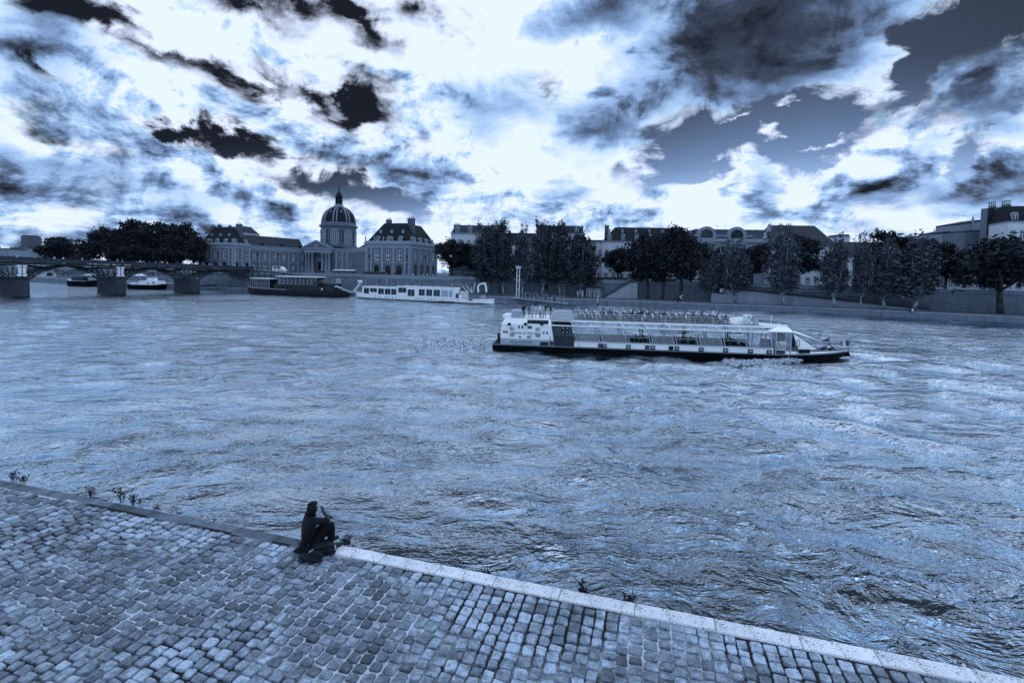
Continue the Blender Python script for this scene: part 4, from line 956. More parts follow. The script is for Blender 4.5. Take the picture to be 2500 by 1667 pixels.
def party_block(label, px0, px1, Y0, top0, top1, D, mtl, rot=R(8), stacks=()):
    c, w = plan(px0, px1, Y0, rot); b = empty('party_wall_house', c, rot, label, 'building'); z0 = zat(px0, top0, Y0)-SZ; z1 = zat(px1, top1, Y0)-SZ
    mb = MB(); mb.add([(0, 0, 0), (w, 0, 0), (w, D, 0), (0, D, 0), (0, 0, z0), (w, 0, z1), (w, D, z1), (0, D, z0)], [(0, 1, 5, 4), (1, 2, 6, 5), (2, 3, 7, 6), (3, 0, 4, 7), (4, 5, 6, 7)]); mb.build('wall', mtl, b)
    mb = MB(); mb.hexa([(-.1, -.12, z0), (w+.1, -.12, z1), (w+.1, D, z1), (-.1, D, z0), (-.1, -.12, z0+.3), (w+.1, -.12, z1+.3), (w+.1, D, z1+.3), (-.1, D, z0+.3)]); mb.build('wall_coping', M_slate, b)
    for f in stacks:
        zb = z0+(z1-z0)*f; mb = MB(); mb.box(w*f-.35, w*f+.35, -.35, -.003, zb-5, zb+1.4); o = mb.build('chimney_flue', M_trim, b)
        p = MB(); p.tube((w*f, -.15, zb+1.4), (w*f, -.15, zb+2.4), .16, .12, 6); p.build('chimney_pot', M_brick, o)
    return b, w, z0, z1
M_party = mat('party_wall_render', .26, .9, .2, .4, streak=.3); M_party2 = mat('party_wall_render_dark', .17, .9, .3, .4, streak=.4)
party_block('grey rendered house side with sagging flues, furthest of the stepped blank walls', 2262, 2312, 186, 576, 571, 10, M_party2, R(4), (.3, .8))
party_block('pale blank house side with two flues in the middle of the stepped walls', 2300, 2352, 176, 570, 559, 10, M_party, R(4), (.35, .75))
party_block('long pale blank wall rising right behind the dark chimney slab', 2345, 2412, 172, 548, 535, 10, M_party, R(4), (.35,))
party_block('pale lower blank wall below the chimney slab above the tree', 2352, 2440, 166, 566, 560, 8, M_party2, R(4))
def chimney_slab():
    c, w = plan(2404, 2462, 160, R(6)); b = empty('chimney_slab', c, R(6), 'tall grey chimney wall ribbed with dark flue pipes and pots at far right', 'chimney'); z0 = zat(2404, 508, 160)-SZ; z1 = zat(2462, 501, 160)-SZ
    mb = MB(); mb.add([(0, 0, 0), (w, 0, 0), (w, 2, 0), (0, 2, 0), (0, 0, z0), (w, 0, z1), (w, 2, z1), (0, 2, z0)], [(0, 1, 5, 4), (1, 2, 6, 5), (2, 3, 7, 6), (3, 0, 4, 7), (4, 5, 6, 7)]); mb.build('wall', M_party2, b)
    for f in (.04, .12, .20, .28, .58, .66, .74, .82, .9):
        zt = z0+(z1-z0)*f; mb = MB(); mb.box(w*f-.12, w*f+.12, -.3, -.003, zt-9, zt+.6); o = mb.build('flue_pipe', M_iron, b)
        p = MB(); p.tube((w*f, -.1, zt+.6), (w*f, -.1, zt+1.6), .13, .1, 6); p.tube((w*f, -.1, zt+1.6), (w*f, -.1, zt+1.75), .3, .3, 6); p.build('flue_cowl', M_iron, o)
    for dz in (2, 5.4): mb = MB(); mb.box(0, w, -.36, -.31, z0-dz-.06, z0-dz+.06); mb.build('flue_strap', M_iron, b)
chimney_slab()
house('corner_house', 'pale corner house with dark mansard and dormers cut by the right picture edge', 2456, 2640, 150, 545, 508, 12, M_cream, M_slate, 5, 7, (.06, .3), (), 5, rot=R(-20))
house('gabled_house', 'small dark gabled roof nestled between the big tree and the pale walls', 2272, 2330, 164, 616, 596, 8, M_party2, M_slate, 2, 3, rot=R(10), roofkind='gable')
# roofs behind the left pavilion and the far skyline
house('attic_building', 'pale attic house with chimneys rising behind the left palace mansard', 498, 596, 285, 572, 556, 10, M_cream, M_zinc, 4, 8, (.1, .3), ((.08, 549, 3), (.50, 550, 1.6), (.86, 556, 2)), rot=R(-22))
def tower():
    c = at(75, 600, 900); b = empty('tower_block', (c.x, c.y, 0), R(-10), 'slab tower block with rounded corners alone on the left skyline', 'tower'); zt = zat(75, 577, 900); w = 27
    out = [(-w/2, -4), (-w/2+3, -8), (w/2-3, -8), (w/2, -4), (w/2, 8), (-w/2, 8)]
    mb = MB(); mb.prism([(x, y, 0) for x, y in out], (0, 0, zt)); o = mb.build('wall', mat('tower_grey', .085, .7, .1, .1), b); fix_normals(o.data)
    n = 16
    for i in range(n):
        z = 12+i*(zt-14)/n; mb = MB(); mb.box(-w/2+3.2, w/2-3.2, -8.25, -8.02, z, z+(zt-14)/n*.45); mb.build('window_band', M_pane, b)
    mb = MB(); mb.box(-w/2+2, w/2-2, -6, 6, zt, zt+1.4); mb.build('roof_plant', M_dark, b)
tower()
for i, (a, b_, y, lab) in enumerate(((-40, 22, 606, 'distant pale house row at the left picture edge below the sky'), (20, 60, 603, 'distant pale house with chimneys left of the tower block foot'), (58, 102, 607, 'distant pale house row directly below the tower block'))):
    house('distant_house', lab, a, b_, 420+i*10, y+5, y, 14, mat('distant_render', .28, .9, .2, .3), M_zinc, 4, 9, (.05, .3), ((.3, y-4, 2), (.75, y-3, 2)), rot=R(-20))
# ------------------------------------------------------------------ trees
M_leaf = mat('dark_foliage', .032, .8, .6, .35, island=.75, spec=.08)
M_leaf2 = mat('silver_foliage', .085, .7, .5, .35, island=.75, spec=.12)
M_leaf3 = mat('mid_foliage', .052, .75, .5, .35, island=.75, spec=.1)
M_bark = mat('pale_bark', .32, .9, .5, 1.2); M_barkd = mat('dark_bark', .05, .9, .5, 1.2)
def leaf_cloud(cent, nper, spread, size, rng, vert=0.0):
    n = len(cent)*nper; c = np.repeat(cent, nper, 0)+rng.normal(0, 1, (n, 3))*np.repeat(spread, nper, 0)
    a = rng.normal(0, 1, (n, 3)); a[:, 2] += vert*np.sign(a[:, 2]); a /= np.linalg.norm(a, axis=1)[:, None]
    b = rng.normal(0, 1, (n, 3)); b -= a*(a*b).sum(1)[:, None]; b /= np.linalg.norm(b, axis=1)[:, None]
    s = size*(.6+.8*rng.rand(n))[:, None]; a = a*s*.62; b = b*s*.4
    V = np.stack([c-a, c+b*.9, c+a, c-b*.9], 1).reshape(-1, 3); F = np.arange(n*4).reshape(n, 4); return V, F
def plane_tree(seed, leafm, barkm, h=15.0, r=5.5, trunk=4.0):
    """round-crowned tree: base at origin"""
    rng = np.random.RandomState(seed); t = MB(); lean = rng.uniform(-.4, .4, 2)
    top = Vector((lean[0], lean[1], trunk)); t.tube((0, 0, -.1), top*.5, .42, .34, 8); t.tube(top*.5, top, .34, .3, 8)
    cents = []
    nl = 8
    for i in range(nl):
        a = 6.283*i/nl+rng.uniform(-.3, .3); el = rng.uniform(.45, 1.25); L = (h-trunk)*rng.uniform(.5, .8)
        e = top+Vector((math.cos(a)*math.cos(el)*min(L, r*.95), math.sin(a)*math.cos(el)*min(L, r*.95), math.sin(el)*L)); m_ = top.lerp(e, .5)+Vector((rng.uniform(-.5, .5), rng.uniform(-.5, .5), .5))
        t.tube(top, m_, .17, .11, 6); t.tube(m_, e, .11, .03, 5)
        for k in range(3):
            q = m_.lerp(e, rng.rand()); g = q+Vector(rng.normal(0, 1.2, 3)); t.tube(q, g, .05, .015, 4)
    # lumpy crown: big lobes each filled with clumps
    zc = trunk+(h-trunk)*.5; lobes = []
    for i in range(17):
        d = rng.normal(0, 1, 3); d /= np.linalg.norm(d); k = rng.uniform(.35, .78)
        lobes.append((np.array([d[0]*r*k, d[1]*r*k, zc+d[2]*(h-trunk)*.5*k]), rng.uniform(.30, .48)*r))
    for c, lr in lobes:
        for j in range(13):
            d = rng.normal(0, 1, 3); d /= np.linalg.norm(d); cents.append(c+d*lr*rng.uniform(.55, 1.0)*np.array([1, 1, .85]))
    cents = np.array(cents); cents = cents[(cents[:, 2] > trunk*.75) & (cents[:, 2] < h)]
    sp = np.repeat(rng.uniform(.38, .62, (len(cents), 1)), 3, 1)
    V, F = leaf_cloud(cents, 44, sp, .5, rng)
    return t.mesh('trunk', barkm, True), npmesh('crown', V, F, leafm)
def poplar(seed, leafm, barkm, h=20.0, r=2.6, trunk=2.6, limbs=9, dens=1.0):
    rng = np.random.RandomState(seed); t = MB(); top = Vector((rng.uniform(-.3, .3), rng.uniform(-.3, .3), trunk)); t.tube((0, 0, -.1), top, .22, .19, 8); cents = []; sps = []
    for i in range(limbs):
        a = 6.283*i/limbs+rng.uniform(-.3, .3); rr = r*rng.uniform(.35, 1.0); hh = h*rng.uniform(.72, 1.0) if i else h
        if i == 0: rr = .2
        pts = [top, top+Vector((math.cos(a)*rr*.55, math.sin(a)*rr*.55, (hh-trunk)*.22)), top+Vector((math.cos(a)*rr*.9, math.sin(a)*rr*.9, (hh-trunk)*.55)), Vector((math.cos(a)*rr*.75, math.sin(a)*rr*.75, hh))]
        rad = [.12, .09, .05, .012]
        for k in range(3): t.tube(pts[k], pts[k+1], rad[k], rad[k+1], 5)
        n = int((20+hh)*dens)
        for j in range(n):
            f = .24+.76*(j+rng.rand())/n; k = min(2, int(f*3)); q = pts[k].lerp(pts[k+1], f*3-k)
            wd = r*.26*(1-.62*f)+.12; q = np.array(q)+rng.normal(0, 1, 3)*np.array([wd, wd, .5]); cents.append(q); sps.append((.30*(1-.4*f), .30*(1-.4*f), .55))
    cents = np.array(cents); sps = np.array(sps)
    V, F = leaf_cloud(cents, 15, sps, .40, rng, .8)
    return t.mesh('trunk', barkm, True), npmesh('crown', V, F, leafm)
PLANES = [plane_tree(s, M_leaf, M_barkd) for s in (1, 2, 3, 4)]
POPS = [poplar(s, M_leaf3, M_bark, dens=1.5) for s in (11, 12, 13)]
POPS_S = [poplar(s, M_leaf2, M_bark, dens=1.05) for s in (21, 22, 23)]
def tree(name, label, meshes, base, htop, wid, h0, r0, rz, group=None):
    o = empty(name, base, rz, label, 'tree', group); s = (wid*1.08/2)/r0; o.scale = (s, s, htop/h0)
    obj('trunk', meshes[0], o); obj('crown', meshes[1], o); return o
def tree_px(name, label, meshes, px, pytop, wpx, base, h0, r0, group=None):
    """tree standing at ground point base whose top reaches picture row pytop"""
    zt = zat(px, pytop, base.y); return tree(name, label, meshes, base, (zt-base.z), wpx*base.y/FPX, h0, r0, (px*37 % 628)/100, group)
# lower quay poplars and planes (px, top row, width px, distance in front of wall)
for i, (px, ty, w, fr, lab) in enumerate([
    (1195, 553, 84, 4, 'bushy poplar with pale trunk right of the white houseboat excavator arm'), (1240, 541, 62, 5, 'tall narrow poplar just left of the white twin pole mast'), (1285, 552, 62, 5, 'thin see-through poplar right of the white twin pole mast'),
    (1330, 544, 62, 5, 'tall poplar with forked white limbs in front of the tall slate attic house'), (1374, 545, 62, 5, 'tall poplar left of the bushy one beside the quay shelter'), (1423, 569, 92, 5, 'broad bushy poplar beside the quay shelter with curved roof')]):
    tree_px('poplar_tree', lab, POPS[i % 3] if i != 2 else POPS_S[0], px, ty, w, wall_at(px, FQ, fr), 20.0, 2.75, 'poplars along the far quay')
for i, (px, ty, w, fr, lab) in enumerate([
    (1736, 600, 66, 4, 'pale leaved poplar left of the slashed square sign'), (1797, 590, 78, 4, 'pale leaved poplar with bare forked trunk right of the slashed square sign'), (1905, 562, 78, 7, 'tall pale poplar in front of the great grey hipped roof'),
    (2019, 575, 82, 7, 'slim pale poplar standing at the upper half of the long ramp'), (2082, 574, 40, 6, 'very thin poplar with a stray top shoot beside the long ramp'), (2142, 584, 92, 5, 'wide pale poplar with fan of bare limbs near the ramp foot'), (2210, 572, 118, 5, 'broadest pale poplar with dark trunk at the ramp foot')]):
    tree_px('poplar_tree', lab, POPS_S[i % 3], px, ty, w, wall_at(px, FQ, fr), 20.0, 2.75, 'poplars along the far quay')
for i, (px, ty, w, fr, lab) in enumerate([
    (1583, 556, 112, 3, 'tall dark plane tree right of the stone quay stairs'), (1619, 549, 104, 3, 'tall dark plane tree in the middle of the quay trio'), (1661, 546, 118, 4, 'tallest dark plane tree above the white flower bush'), (2419, 556, 190, 4, 'huge dark plane tree filling the right end of the quay')]):
    tree_px('plane_tree', lab, PLANES[i % 4], px, ty, w, wall_at(px, FQ, fr), 15.3, 5.6, 'plane trees along the far bank')
# street level trees behind the parapet
for i, (px, ty, w, bk, lab) in enumerate([
    (1083, 574, 92, 8, 'round dark plane tree on the street beside the slate roofed pavilion'), (1145, 590, 74, 9, 'dark street plane tree half hidden behind the first poplar'), (1212, 600, 60, 9, 'shaded street plane tree between the first two poplars'), (1360, 620, 80, 9, 'low shaded street plane tree behind the middle poplars'), (1505, 596, 74, 8, 'small round plane tree on the street above the stairs'), (1560, 585, 80, 8, 'street plane tree behind the leftmost of the quay trio'),
    (1690, 575, 84, 8, 'street plane tree behind the right side of the quay trio'), (1855, 590, 92, 9, 'dark street plane tree between two pale poplars below the school corner'), (1965, 560, 108, 9, 'big dark street plane tree before the great grey hipped roof'), (2052, 616, 56, 9, 'small dark street tree left of the very thin poplar'), (2165, 590, 80, 9, 'dark street tree behind the wide pale poplar'), (2235, 556, 130, 9, 'tall dark plane tree behind the broadest pale poplar'), (2290, 612, 90, 8, 'low dark street tree left of the huge plane tree'), (2352, 586, 100, 9, 'dark plane tree left shoulder of the huge quay tree'), (2490, 572, 120, 9, 'dark plane tree cut by the right picture edge')]):
    tree_px('plane_tree', lab, PLANES[(i*3+1) % 4], px, ty, w, wall_at(px, SZ, -bk), 15.3, 5.6, 'plane trees along the far bank')
# dense trees beyond the bridge
for i, (px, ty, w, Y, lab) in enumerate([
    (146, 573, 104, 300, 'dark rounded tree apart from the others right of the tower block'), (196, 622, 60, 290, 'low dark bush tree behind the bridge railing at left'), (226, 568, 56, 262, 'pointed dark tree at the left flank of the big tree mass'), (272, 545, 92, 250, 'dark tree on the left shoulder of the big tree mass'), (324, 531, 104, 245, 'tall dark tree in the left half of the big tree mass'), (384, 529, 112, 240, 'tallest dark tree in the middle of the big tree mass'), (440, 535, 100, 236, 'dark tree in the right half of the big tree mass'), (474, 568, 56, 232, 'dark tree next to the left palace pavilion'), (300, 590, 90, 238, 'lower dark tree in front of the big tree mass at left'), (365, 588, 96, 232, 'lower dark tree in front of the big tree mass in the middle'), (432, 592, 90, 228, 'lower dark tree in front of the big tree mass at right'), (180, 606, 70, 310, 'dark tree linking the lone round tree and the big mass')]):
    b = at(px, 640, Y); b.z = SZ-1
    tree_px('plane_tree', lab, PLANES[(i*5+2) % 4], px, ty, w, b, 15.3, 5.6, 'trees beyond the footbridge')
# ------------------------------------------------------------------ boats
class Hullframe:
    """local frame of a moored or passing boat: x along the near side, y away from the near side, z up"""
    def __init__(s, S, E): s.S = Vector((S.x, S.y, 0)); d = Vector((E.x-S.x, E.y-S.y, 0)); s.L = d.length; s.u = d.normalized(); s.n = Vector((-s.u.y, s.u.x, 0)); s.rz = math.atan2(s.u.y, s.u.x)
    def pt(s, px, py, yl=0.0):
        d = ray(px, py); o = Vector((0, 0, CAMH))-s.S-s.n*yl; k = -o.dot(s.n)/d.dot(s.n); p = o+d*k; return Vector((p.dot(s.u), yl, p.z))
def hull(mb, st, m=0, mtop=1):
    """stations: (x, y_near, y_far, z_keel, z_top, flare)"""
    rows = []
    for x, ya, yb, zk, zt, fl in st: rows.append([(x, ya, zt), (x, ya+fl*.5, (zk+zt)/2), (x, ya+fl+.25, zk), (x, yb-fl-.25, zk), (x, yb-fl*.5, (zk+zt)/2), (x, yb, zt)])
    b = [p for r_ in rows for p in r_]; F = []
    for i in range(len(rows)-1):
        for k in range(5): F.append((i*6+k, i*6+k+1, (i+1)*6+k+1, (i+1)*6+k))
    F += [tuple(range(6)), tuple(reversed([(len(rows)-1)*6+k for k in range(6)]))]
    mb.add(b, F, m)
    mb.add([(r_[0][0], r_[0][1], r_[0][2]-.03) for r_ in rows]+[(r_[5][0], r_[5][1], r_[5][2]-.03) for r_ in rows], [(i, i+1, len(rows)+i+1, len(rows)+i) for i in range(len(rows)-1)], mtop)
def text_part(txt, parent, M4, size, mtl, shear=.25, name='lettering'):
    cu = bpy.data.curves.new('t', 'FONT'); cu.body = txt; cu.size = size; cu.shear = shear; cu.extrude = .004; cu.space_character = 1.02
    o = bpy.data.objects.new('t', cu); C.objects.link(o); dg = bpy.context.evaluated_depsgraph_get(); dg.update()
    me = bpy.data.meshes.new_from_object(o.evaluated_get(dg)); bpy.data.objects.remove(o); me.name = name; me.materials.clear(); me.materials.append(mtl)
    xs = [v.co.x for v in me.vertices]; q = obj(name, me, parent, mw=M4); return q, (max(xs)-min(xs))
M_hullblk = mat('black_hull', .005, .6, .3, 1, spec=.06); M_deckg = mat('deck_grey', .16, .7, .2, 2); M_gryp = mat('dark_grey_panel', .075, .6, .12, 2)
M_seat = mat('dark_seat', .03, .6, .3, 3); M_lightgrey = mat('light_grey_paint', .42, .5, .1, 1.5); M_boatw = mat('boat_white', .9, .35, .05, .7, spec=.5, streak=.05)
M_gl1 = clear_glass('hazy_window_glass', .8, .7, .2); M_gl2 = clear_glass('clear_window_glass', .9, .4)
M_gl2.node_tree.nodes  # clear panes
TB = Hullframe(Vector((-2.2, 56.3, 0)), Vector((28.8, 53.2, 0)))
def tour_boat():
    f = TB; b = empty('tour_boat', f.S, f.rz, 'long white sightseeing boat with glass sides and crowded open top deck', 'boat'); P = f.pt; W = 7.2; yc = W/2
    bowx = P(2073, 857, yc).x; zb = P(2073, 857, yc).z
    xq = P(1885, 862).x
    mb = MB(); st = [(0, .5, W-.5, -.4, .62, .15), (.8, 0, W, -.5, .68, .1), (xq, 0, W, -.5, .68, .1)]
    for t in (.15, .3, .45, .6, .75, .88, .97, 1.0): st.append((xq+(bowx-xq)*t, yc-yc*(1-t**2.1), yc+yc*(1-t**2.1), -.5+.9*t**2.5, .68+(zb-.68)*t**1.4, .1+.5*t*(1-t**2.1)))
    hull(mb, st); o = mb.build('hull', [M_hullblk, M_deckg], b); fix_normals(o.data)
    mb = MB()
    for (x0, a0, _, _, z0, _), (x1, a1, _, _, z1, _) in zip(st[:-1], st[1:]): mb.bar((x0, a0-.03, z0+.02), (x1, a1-.03, z1+.02), .14, .13)
    mb.build('rubbing_strake', M_deckg, b)
    # --- stern house
    x0 = P(1222, 830).x; x1 = P(1352, 842).x; xt = P(1345, 795).x; mb = MB()
    prof = [(.05, .70), (.05, 1.43), (.14, 3.10), (.75, 3.72), (W-.75, 3.72), (W-.14, 3.10), (W-.05, 1.43), (W-.05, .70)]
    def sect(k): return [(x0+(0 if z < 3 else (.1 if z < 3.5 else .45))+(k*0), y, z) for y, z in prof]
    A = [(x0+(0, 0, .06, .4)[min(i, 7-i)], y, z) for i, (y, z) in enumerate(prof)]; B_ = [(x1-(0, .06, .33, .45)[min(i, 7-i)], y, z) for i, (y, z) in enumerate(prof)]
    n = 8; mb.add(A+B_, [tuple(range(n-1, -1, -1)), tuple(range(n, 2*n))]+[(i, (i+1) % n, n+(i+1) % n, n+i) for i in range(n)]); o = mb.build('stern_house', M_boatw, b); fix_normals(o.data)
    mb = MB(); mb.box(x0+.01, x1-.02, .03, .046, .72, 1.42); mb.build('lower_panel', M_lightgrey, b)
    def onslope(px, py):   # point on the shoulder slope
        for k in range(40):
            t = k/39; y = .14+.61*t; z = 3.10+.62*t; p = P(px, py, y)
            if p.z <= z+.02: return p
        return p
    a = P(1287, 790, .2); c = P(1339, 790, .2); mb = MB()
    sl = lambda t, off: (.14+.61*t-off*.7, 3.10+.62*t+off*.7)
    (ya, za), (yb, zb_) = sl(.12, .015), sl(.78, .015); mb.quad((a.x, ya, za), (c.x, ya, za), (c.x, yb, zb_), (a.x, yb, zb_)); mb.build('air_intake', M_black, b)
    for t in (.35, .55): y, z = sl(t, .03); q = MB(); q.bar((a.x, y, z), (c.x, y, z), .04); q.build('intake_louvre', M_gryp, b)
    for px in (1243.5, 1283, 1323): p = P(px, 791, .1); q = MB(); q.prism([(p.x-.2, -.12, p.z-.12), (p.x+.2, -.12, p.z-.12), (p.x+.14, -.12, p.z+.14), (p.x-.14, -.12, p.z+.14)], (0, .3, 0)); q.build('floodlight', M_black, b)
    # writing and flags, flat on the near side
    def face(px, py): p = P(px, py, .09); yy = .05+(p.z-1.43)/1.67*.09 if p.z > 1.43 else .05; return p.x, yy-.012, p.z
    rotx = Matrix.Rotation(R(90), 4, 'X')
    for txt, pxa, pxb, py, mt in (('Vedettes du Pont Neuf', 1245, 1320, 814, M_dark), ('Vedettes du Pont-Neuf', 1244, 1299, 835, M_dark)):
        xa, ya, za = face(pxa, py); xb, _, zb2 = face(pxb, py); o, wd = text_part(txt, b, Matrix.Identity(4), 1.0, mt, .3); s = (xb-xa)/wd
        o.matrix_local = Matrix.Translation((xa, ya-.03 if za > 1.43 else .015, za)) @ rotx @ Matrix.Diagonal((s, s*1.08, s, 1))
    mb = MB(); xa, ya, za = face(1246, 836.5); xb = face(1299, 836.5)[0]; mb.box(xa, xb, .02, .029, za-.02, za+.01); mb.build('underline', M_dark, b)
    fm = {'d': M_dark, 'g': mat('flag_grey', .2, .6, .05, 2), 'w': M_boatw, 'm': mat('flag_mid', .09, .6, .05, 2)}
    def flag(px, py, wp, hp, parts, nm='painted_flag'):
        x, y, z = face(px, py); w = wp/21.5; h = hp/21.5; q = MB(); mats = []
        for (u0, u1, v0, v1, c_) in parts:
            if fm[c_] not in mats: mats.append(fm[c_])
            k = mats.index(fm[c_]); e = .002*len(q.f); q.box(x-w/2+u0*w, x-w/2+u1*w, y-.02-e, y-.006, z-h/2+v0*h, z-h/2+v1*h, k)
        q.build(nm, mats, b)
    flag(1234, 810, 11, 6, [(0, .25, 0, 1, 'd'), (.75, 1, 0, 1, 'd'), (.4, .6, .2, .85, 'd'), (.33, .67, .42, .6, 'd')])
    flag(1250.5, 802, 11, 7, [(0, 1, 0, .14, 'm'), (0, 1, .86, 1, 'm'), (0, .06, 0, 1, 'm'), (.25, .45, .35, .65, 'm'), (0, 1, .3, .44, 'g')])
    flag(1271, 798.5, 12, 7, [(0, .3, 0, 1, 'd'), (.7, 1, 0, 1, 'd')]); flag(1293.5, 799, 11, 7, [(0, 1, 0, 1, 'm'), (.3, .7, .25, .75, 'g'), (.4, .6, .38, .62, 'd')])
    flag(1313, 804, 11, 7, [(0, 1, .68, 1, 'd'), (0, 1, 0, .3, 'd')]); flag(1331.5, 812.5, 12, 7, [(0, .3, 0, 1, 'g'), (.7, 1, 0, 1, 'm')])
    flag(1250, 817.5, 11, 6.5, [(0, 1, 0, 1, 'm'), (.42, .58, 0, 1, 'w'), (0, 1, .4, .6, 'w'), (.46, .54, 0, 1, 'g')]); flag(1292.6, 823, 11, 7, [(0, 1, 0, 1, 'g'), (0, .42, .5, 1, 'm'), (.42, 1, .62, .74, 'w'), (0, 1, .12, .24, 'w'), (0, 1, .36, .46, 'w')])
    flag(1313, 819.5, 11, 6.5, [(0, .3, .6, 1, 'd'), (.45, 1, .6, 1, 'd'), (0, .3, 0, .38, 'd'), (.45, 1, 0, .38, 'd')])
    x, y, z = face(1269.6, 822.5); q = MB(); q.add([(x+.12*math.cos(t), y-.008, z+.12*math.sin(t)) for t in [6.283*i/14 for i in range(14)]], [tuple(range(14))]); q.build('painted_disc', fm['m'], b)
    p0 = P(1318.5, 844, .02); p1 = P(1339, 835, .02); q = MB(); q.box(p0.x, p1.x, .01, .03, p0.z, p1.z); o = q.build('vent_recess', M_black, b)
    for k in (.3, .72): q = MB(); xx = p0.x+(p1.x-p0.x)*k; zz = (p0.z+p1.z)/2; q.lathe([(.11, 0), (.11, .03), (.05, .03)], 10); r_ = q.build('vent', M_gryp, o); r_.matrix_local = Matrix.Translation((xx, .008, zz)) @ rotx
    p0 = P(1342, 842, .02); p1 = P(1351, 834, .02); q = MB(); q.box(p0.x, p1.x, -.02, .02, p0.z, p1.z); q.build('hatch', M_dark, b)
    p0 = P(1342, 850, -.1); p1 = P(1343.5, 822, -.1); q = MB(); q.tube(p0, p1, .03, .03, 6); q.build('mooring_pole', M_iron, b)
    # --- grey boarding door, pickets, lifebuoy
    xa, xb = x1, P(1402, 842).x; mb = MB(); mb.add([(xt+.05, .5, .7), (xb+.05, .35, .7), (xb-.3, .45, 2.98), (xt-.1, .6, 2.98)], [(0, 1, 2, 3)]); mb.add([(xt, .6, .7), (xb, .6, .7), (xb, W-.5, .7), (xt, W-.5, .7), (xt, .62, 2.95), (xb-.3, .62, 2.95), (xb-.3, W-.6, 2.95), (xt, W-.6, 2.95)], [(0, 1, 5, 4), (1, 2, 6, 5), (2, 3, 7, 6)]); mb.build('boarding_door', M_gryp, b)
    mb = MB(); zt = P(1380, 822.5, .3).z
    for i in range(15): xx = xa+.1+(xb-xa-.2)*i/14; mb.box(xx-.015, xx+.015, .30, .33, .75, zt)
    mb.box(xa+.05, xb-.05, .28, .34, zt, zt+.05); mb.build('picket_gate', M_iron, b)
    p = P(1380, 806, .4); q = MB(); ring = []; 
    for i in range(20):
        a0 = 6.283*i/20; 
        for k in range(6): t = 6.283*k/6; rr = .30+.085*math.cos(t); ring.append((p.x+rr*math.cos(a0), .34+.085*math.sin(t), p.z+rr*math.sin(a0)))
    q.add(ring, [(i*6+k, i*6+(k+1) % 6, ((i+1) % 20)*6+(k+1) % 6, ((i+1) % 20)*6+k) for i in range(20) for k in range(6)]); lb = q.build('lifebuoy', M_black, b, True)
    for k in range(4): a0 = .785+k*1.571; q = MB(); cx, cz = p.x+.3*math.cos(a0), p.z+.3*math.sin(a0); q.box(cx-.05, cx+.05, .22, .26, cz-.05, cz+.05); q.build('buoy_band', M_white, lb)
    # --- glazed saloon
    xs0 = P(1402, 840).x; xs1 = P(1888, 855).x; zs = 1.36
    mb = MB(); mb.box(xs0, xs1, .02, .3, .7, zs); mb.box(xs0, xs1, W-.3, W-.02, .7, zs); mb.build('side_panel', M_boatw, b)
    mb = MB(); mb.box(xs0, xs1, -.05, .25, zs, zs+.09); mb.box(xs0, xs1, W-.25, W+.05, zs, zs+.09); mb.build('window_sill', M_lightgrey, b)
    mb = MB(); mb.box(xs0-2, xs1, .3, W-.3, .60, .66); mb.build('saloon_floor', M_deckg, b)
    zt = 3.06; yt = .45; ys = .12; rake = -.37
    for side in (0, 1):
        Y = (lambda y: y) if side == 0 else (lambda y: W-y)
        mb = MB(); mb.bar((xt, Y(yt), zt), (xs1-.55, Y(yt), zt), .13, .13); mb.build('cant_rail', M_boatw, b)
        bots = [P(q, 845).x for q in (1408, 1467, 1533, 1591, 1650, 1708, 1768, 1828, 1887)]
        for i, xb_ in enumerate(bots):
            for dx in ((0,) if i in (0, 8) else (-.13, .15)):
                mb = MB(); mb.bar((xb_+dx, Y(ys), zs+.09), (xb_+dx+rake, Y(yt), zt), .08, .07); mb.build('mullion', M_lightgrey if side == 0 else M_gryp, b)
            mb = MB(); mb.bar((xb_+rake, Y(yt), zt), (xb_+rake-.35, Y(1.32), 3.46), .07, .06); mb.build('roof_mullion', M_boatw, b)
        for i, (a0, a1) in enumerate(zip(bots[:-1], bots[1:])):
            opn = side == 1 or i in (2, 4, 6)
            a0 += .2; a1 -= .18
            if not opn:
                mb = MB(); mb.quad((a0, Y(ys), zs+.1), (a1, Y(ys), zs+.1), (a1+rake, Y(yt), zt-.06), (a0+rake, Y(yt), zt-.06)); mb.build('window_pane', M_gl1, b)
            elif side == 0:
                z = zs+.1+(zt-zs)*.34; k = .34; mb = MB(); mb.bar((a0+rake*k, Y(ys+.33*k), z), (a1+rake*k, Y(ys+.33*k), z), .05, .05); mb.build('window_rail', M_lightgrey, b)
            mb = MB(); mb.quad((a0+rake, Y(yt+.03), zt+.05), (a1+rake, Y(yt+.03), zt+.05), (a1+rake-.35, Y(1.3), 3.45), (a0+rake-.35, Y(1.3), 3.45)); mb.build('roof_pane', M_gl2 if side else M_gl1, b)
    # seat rows inside
    xi = bots[1]
    k = 0
    while xi < xs1-1.5:
        for (y0, y1) in ((.7, 3.0), (4.2, 6.5)):
            mb = MB(); mb.box(xi, xi+.45, y0, y1, .95, 1.06); mb.box(xi-.08, xi, y0, y1, .95, 1.62); mb.box(xi+.1, xi+.2, y0+.3, y1-.3, .66, .95); mb.build('saloon_bench', M_seat, b)
        xi += .95; k += 1
    for px in (1508, 1562, 1568, 1615, 1622, 1668, 1672, 1722, 1775, 1781, 1828): p = P(px, 820, 4.6); q = MB(); q.tube((p.x, 4.6, .66), (p.x, 4.6, 3.4), .04, .04, 6); q.build('saloon_pillar', M_gryp, b)
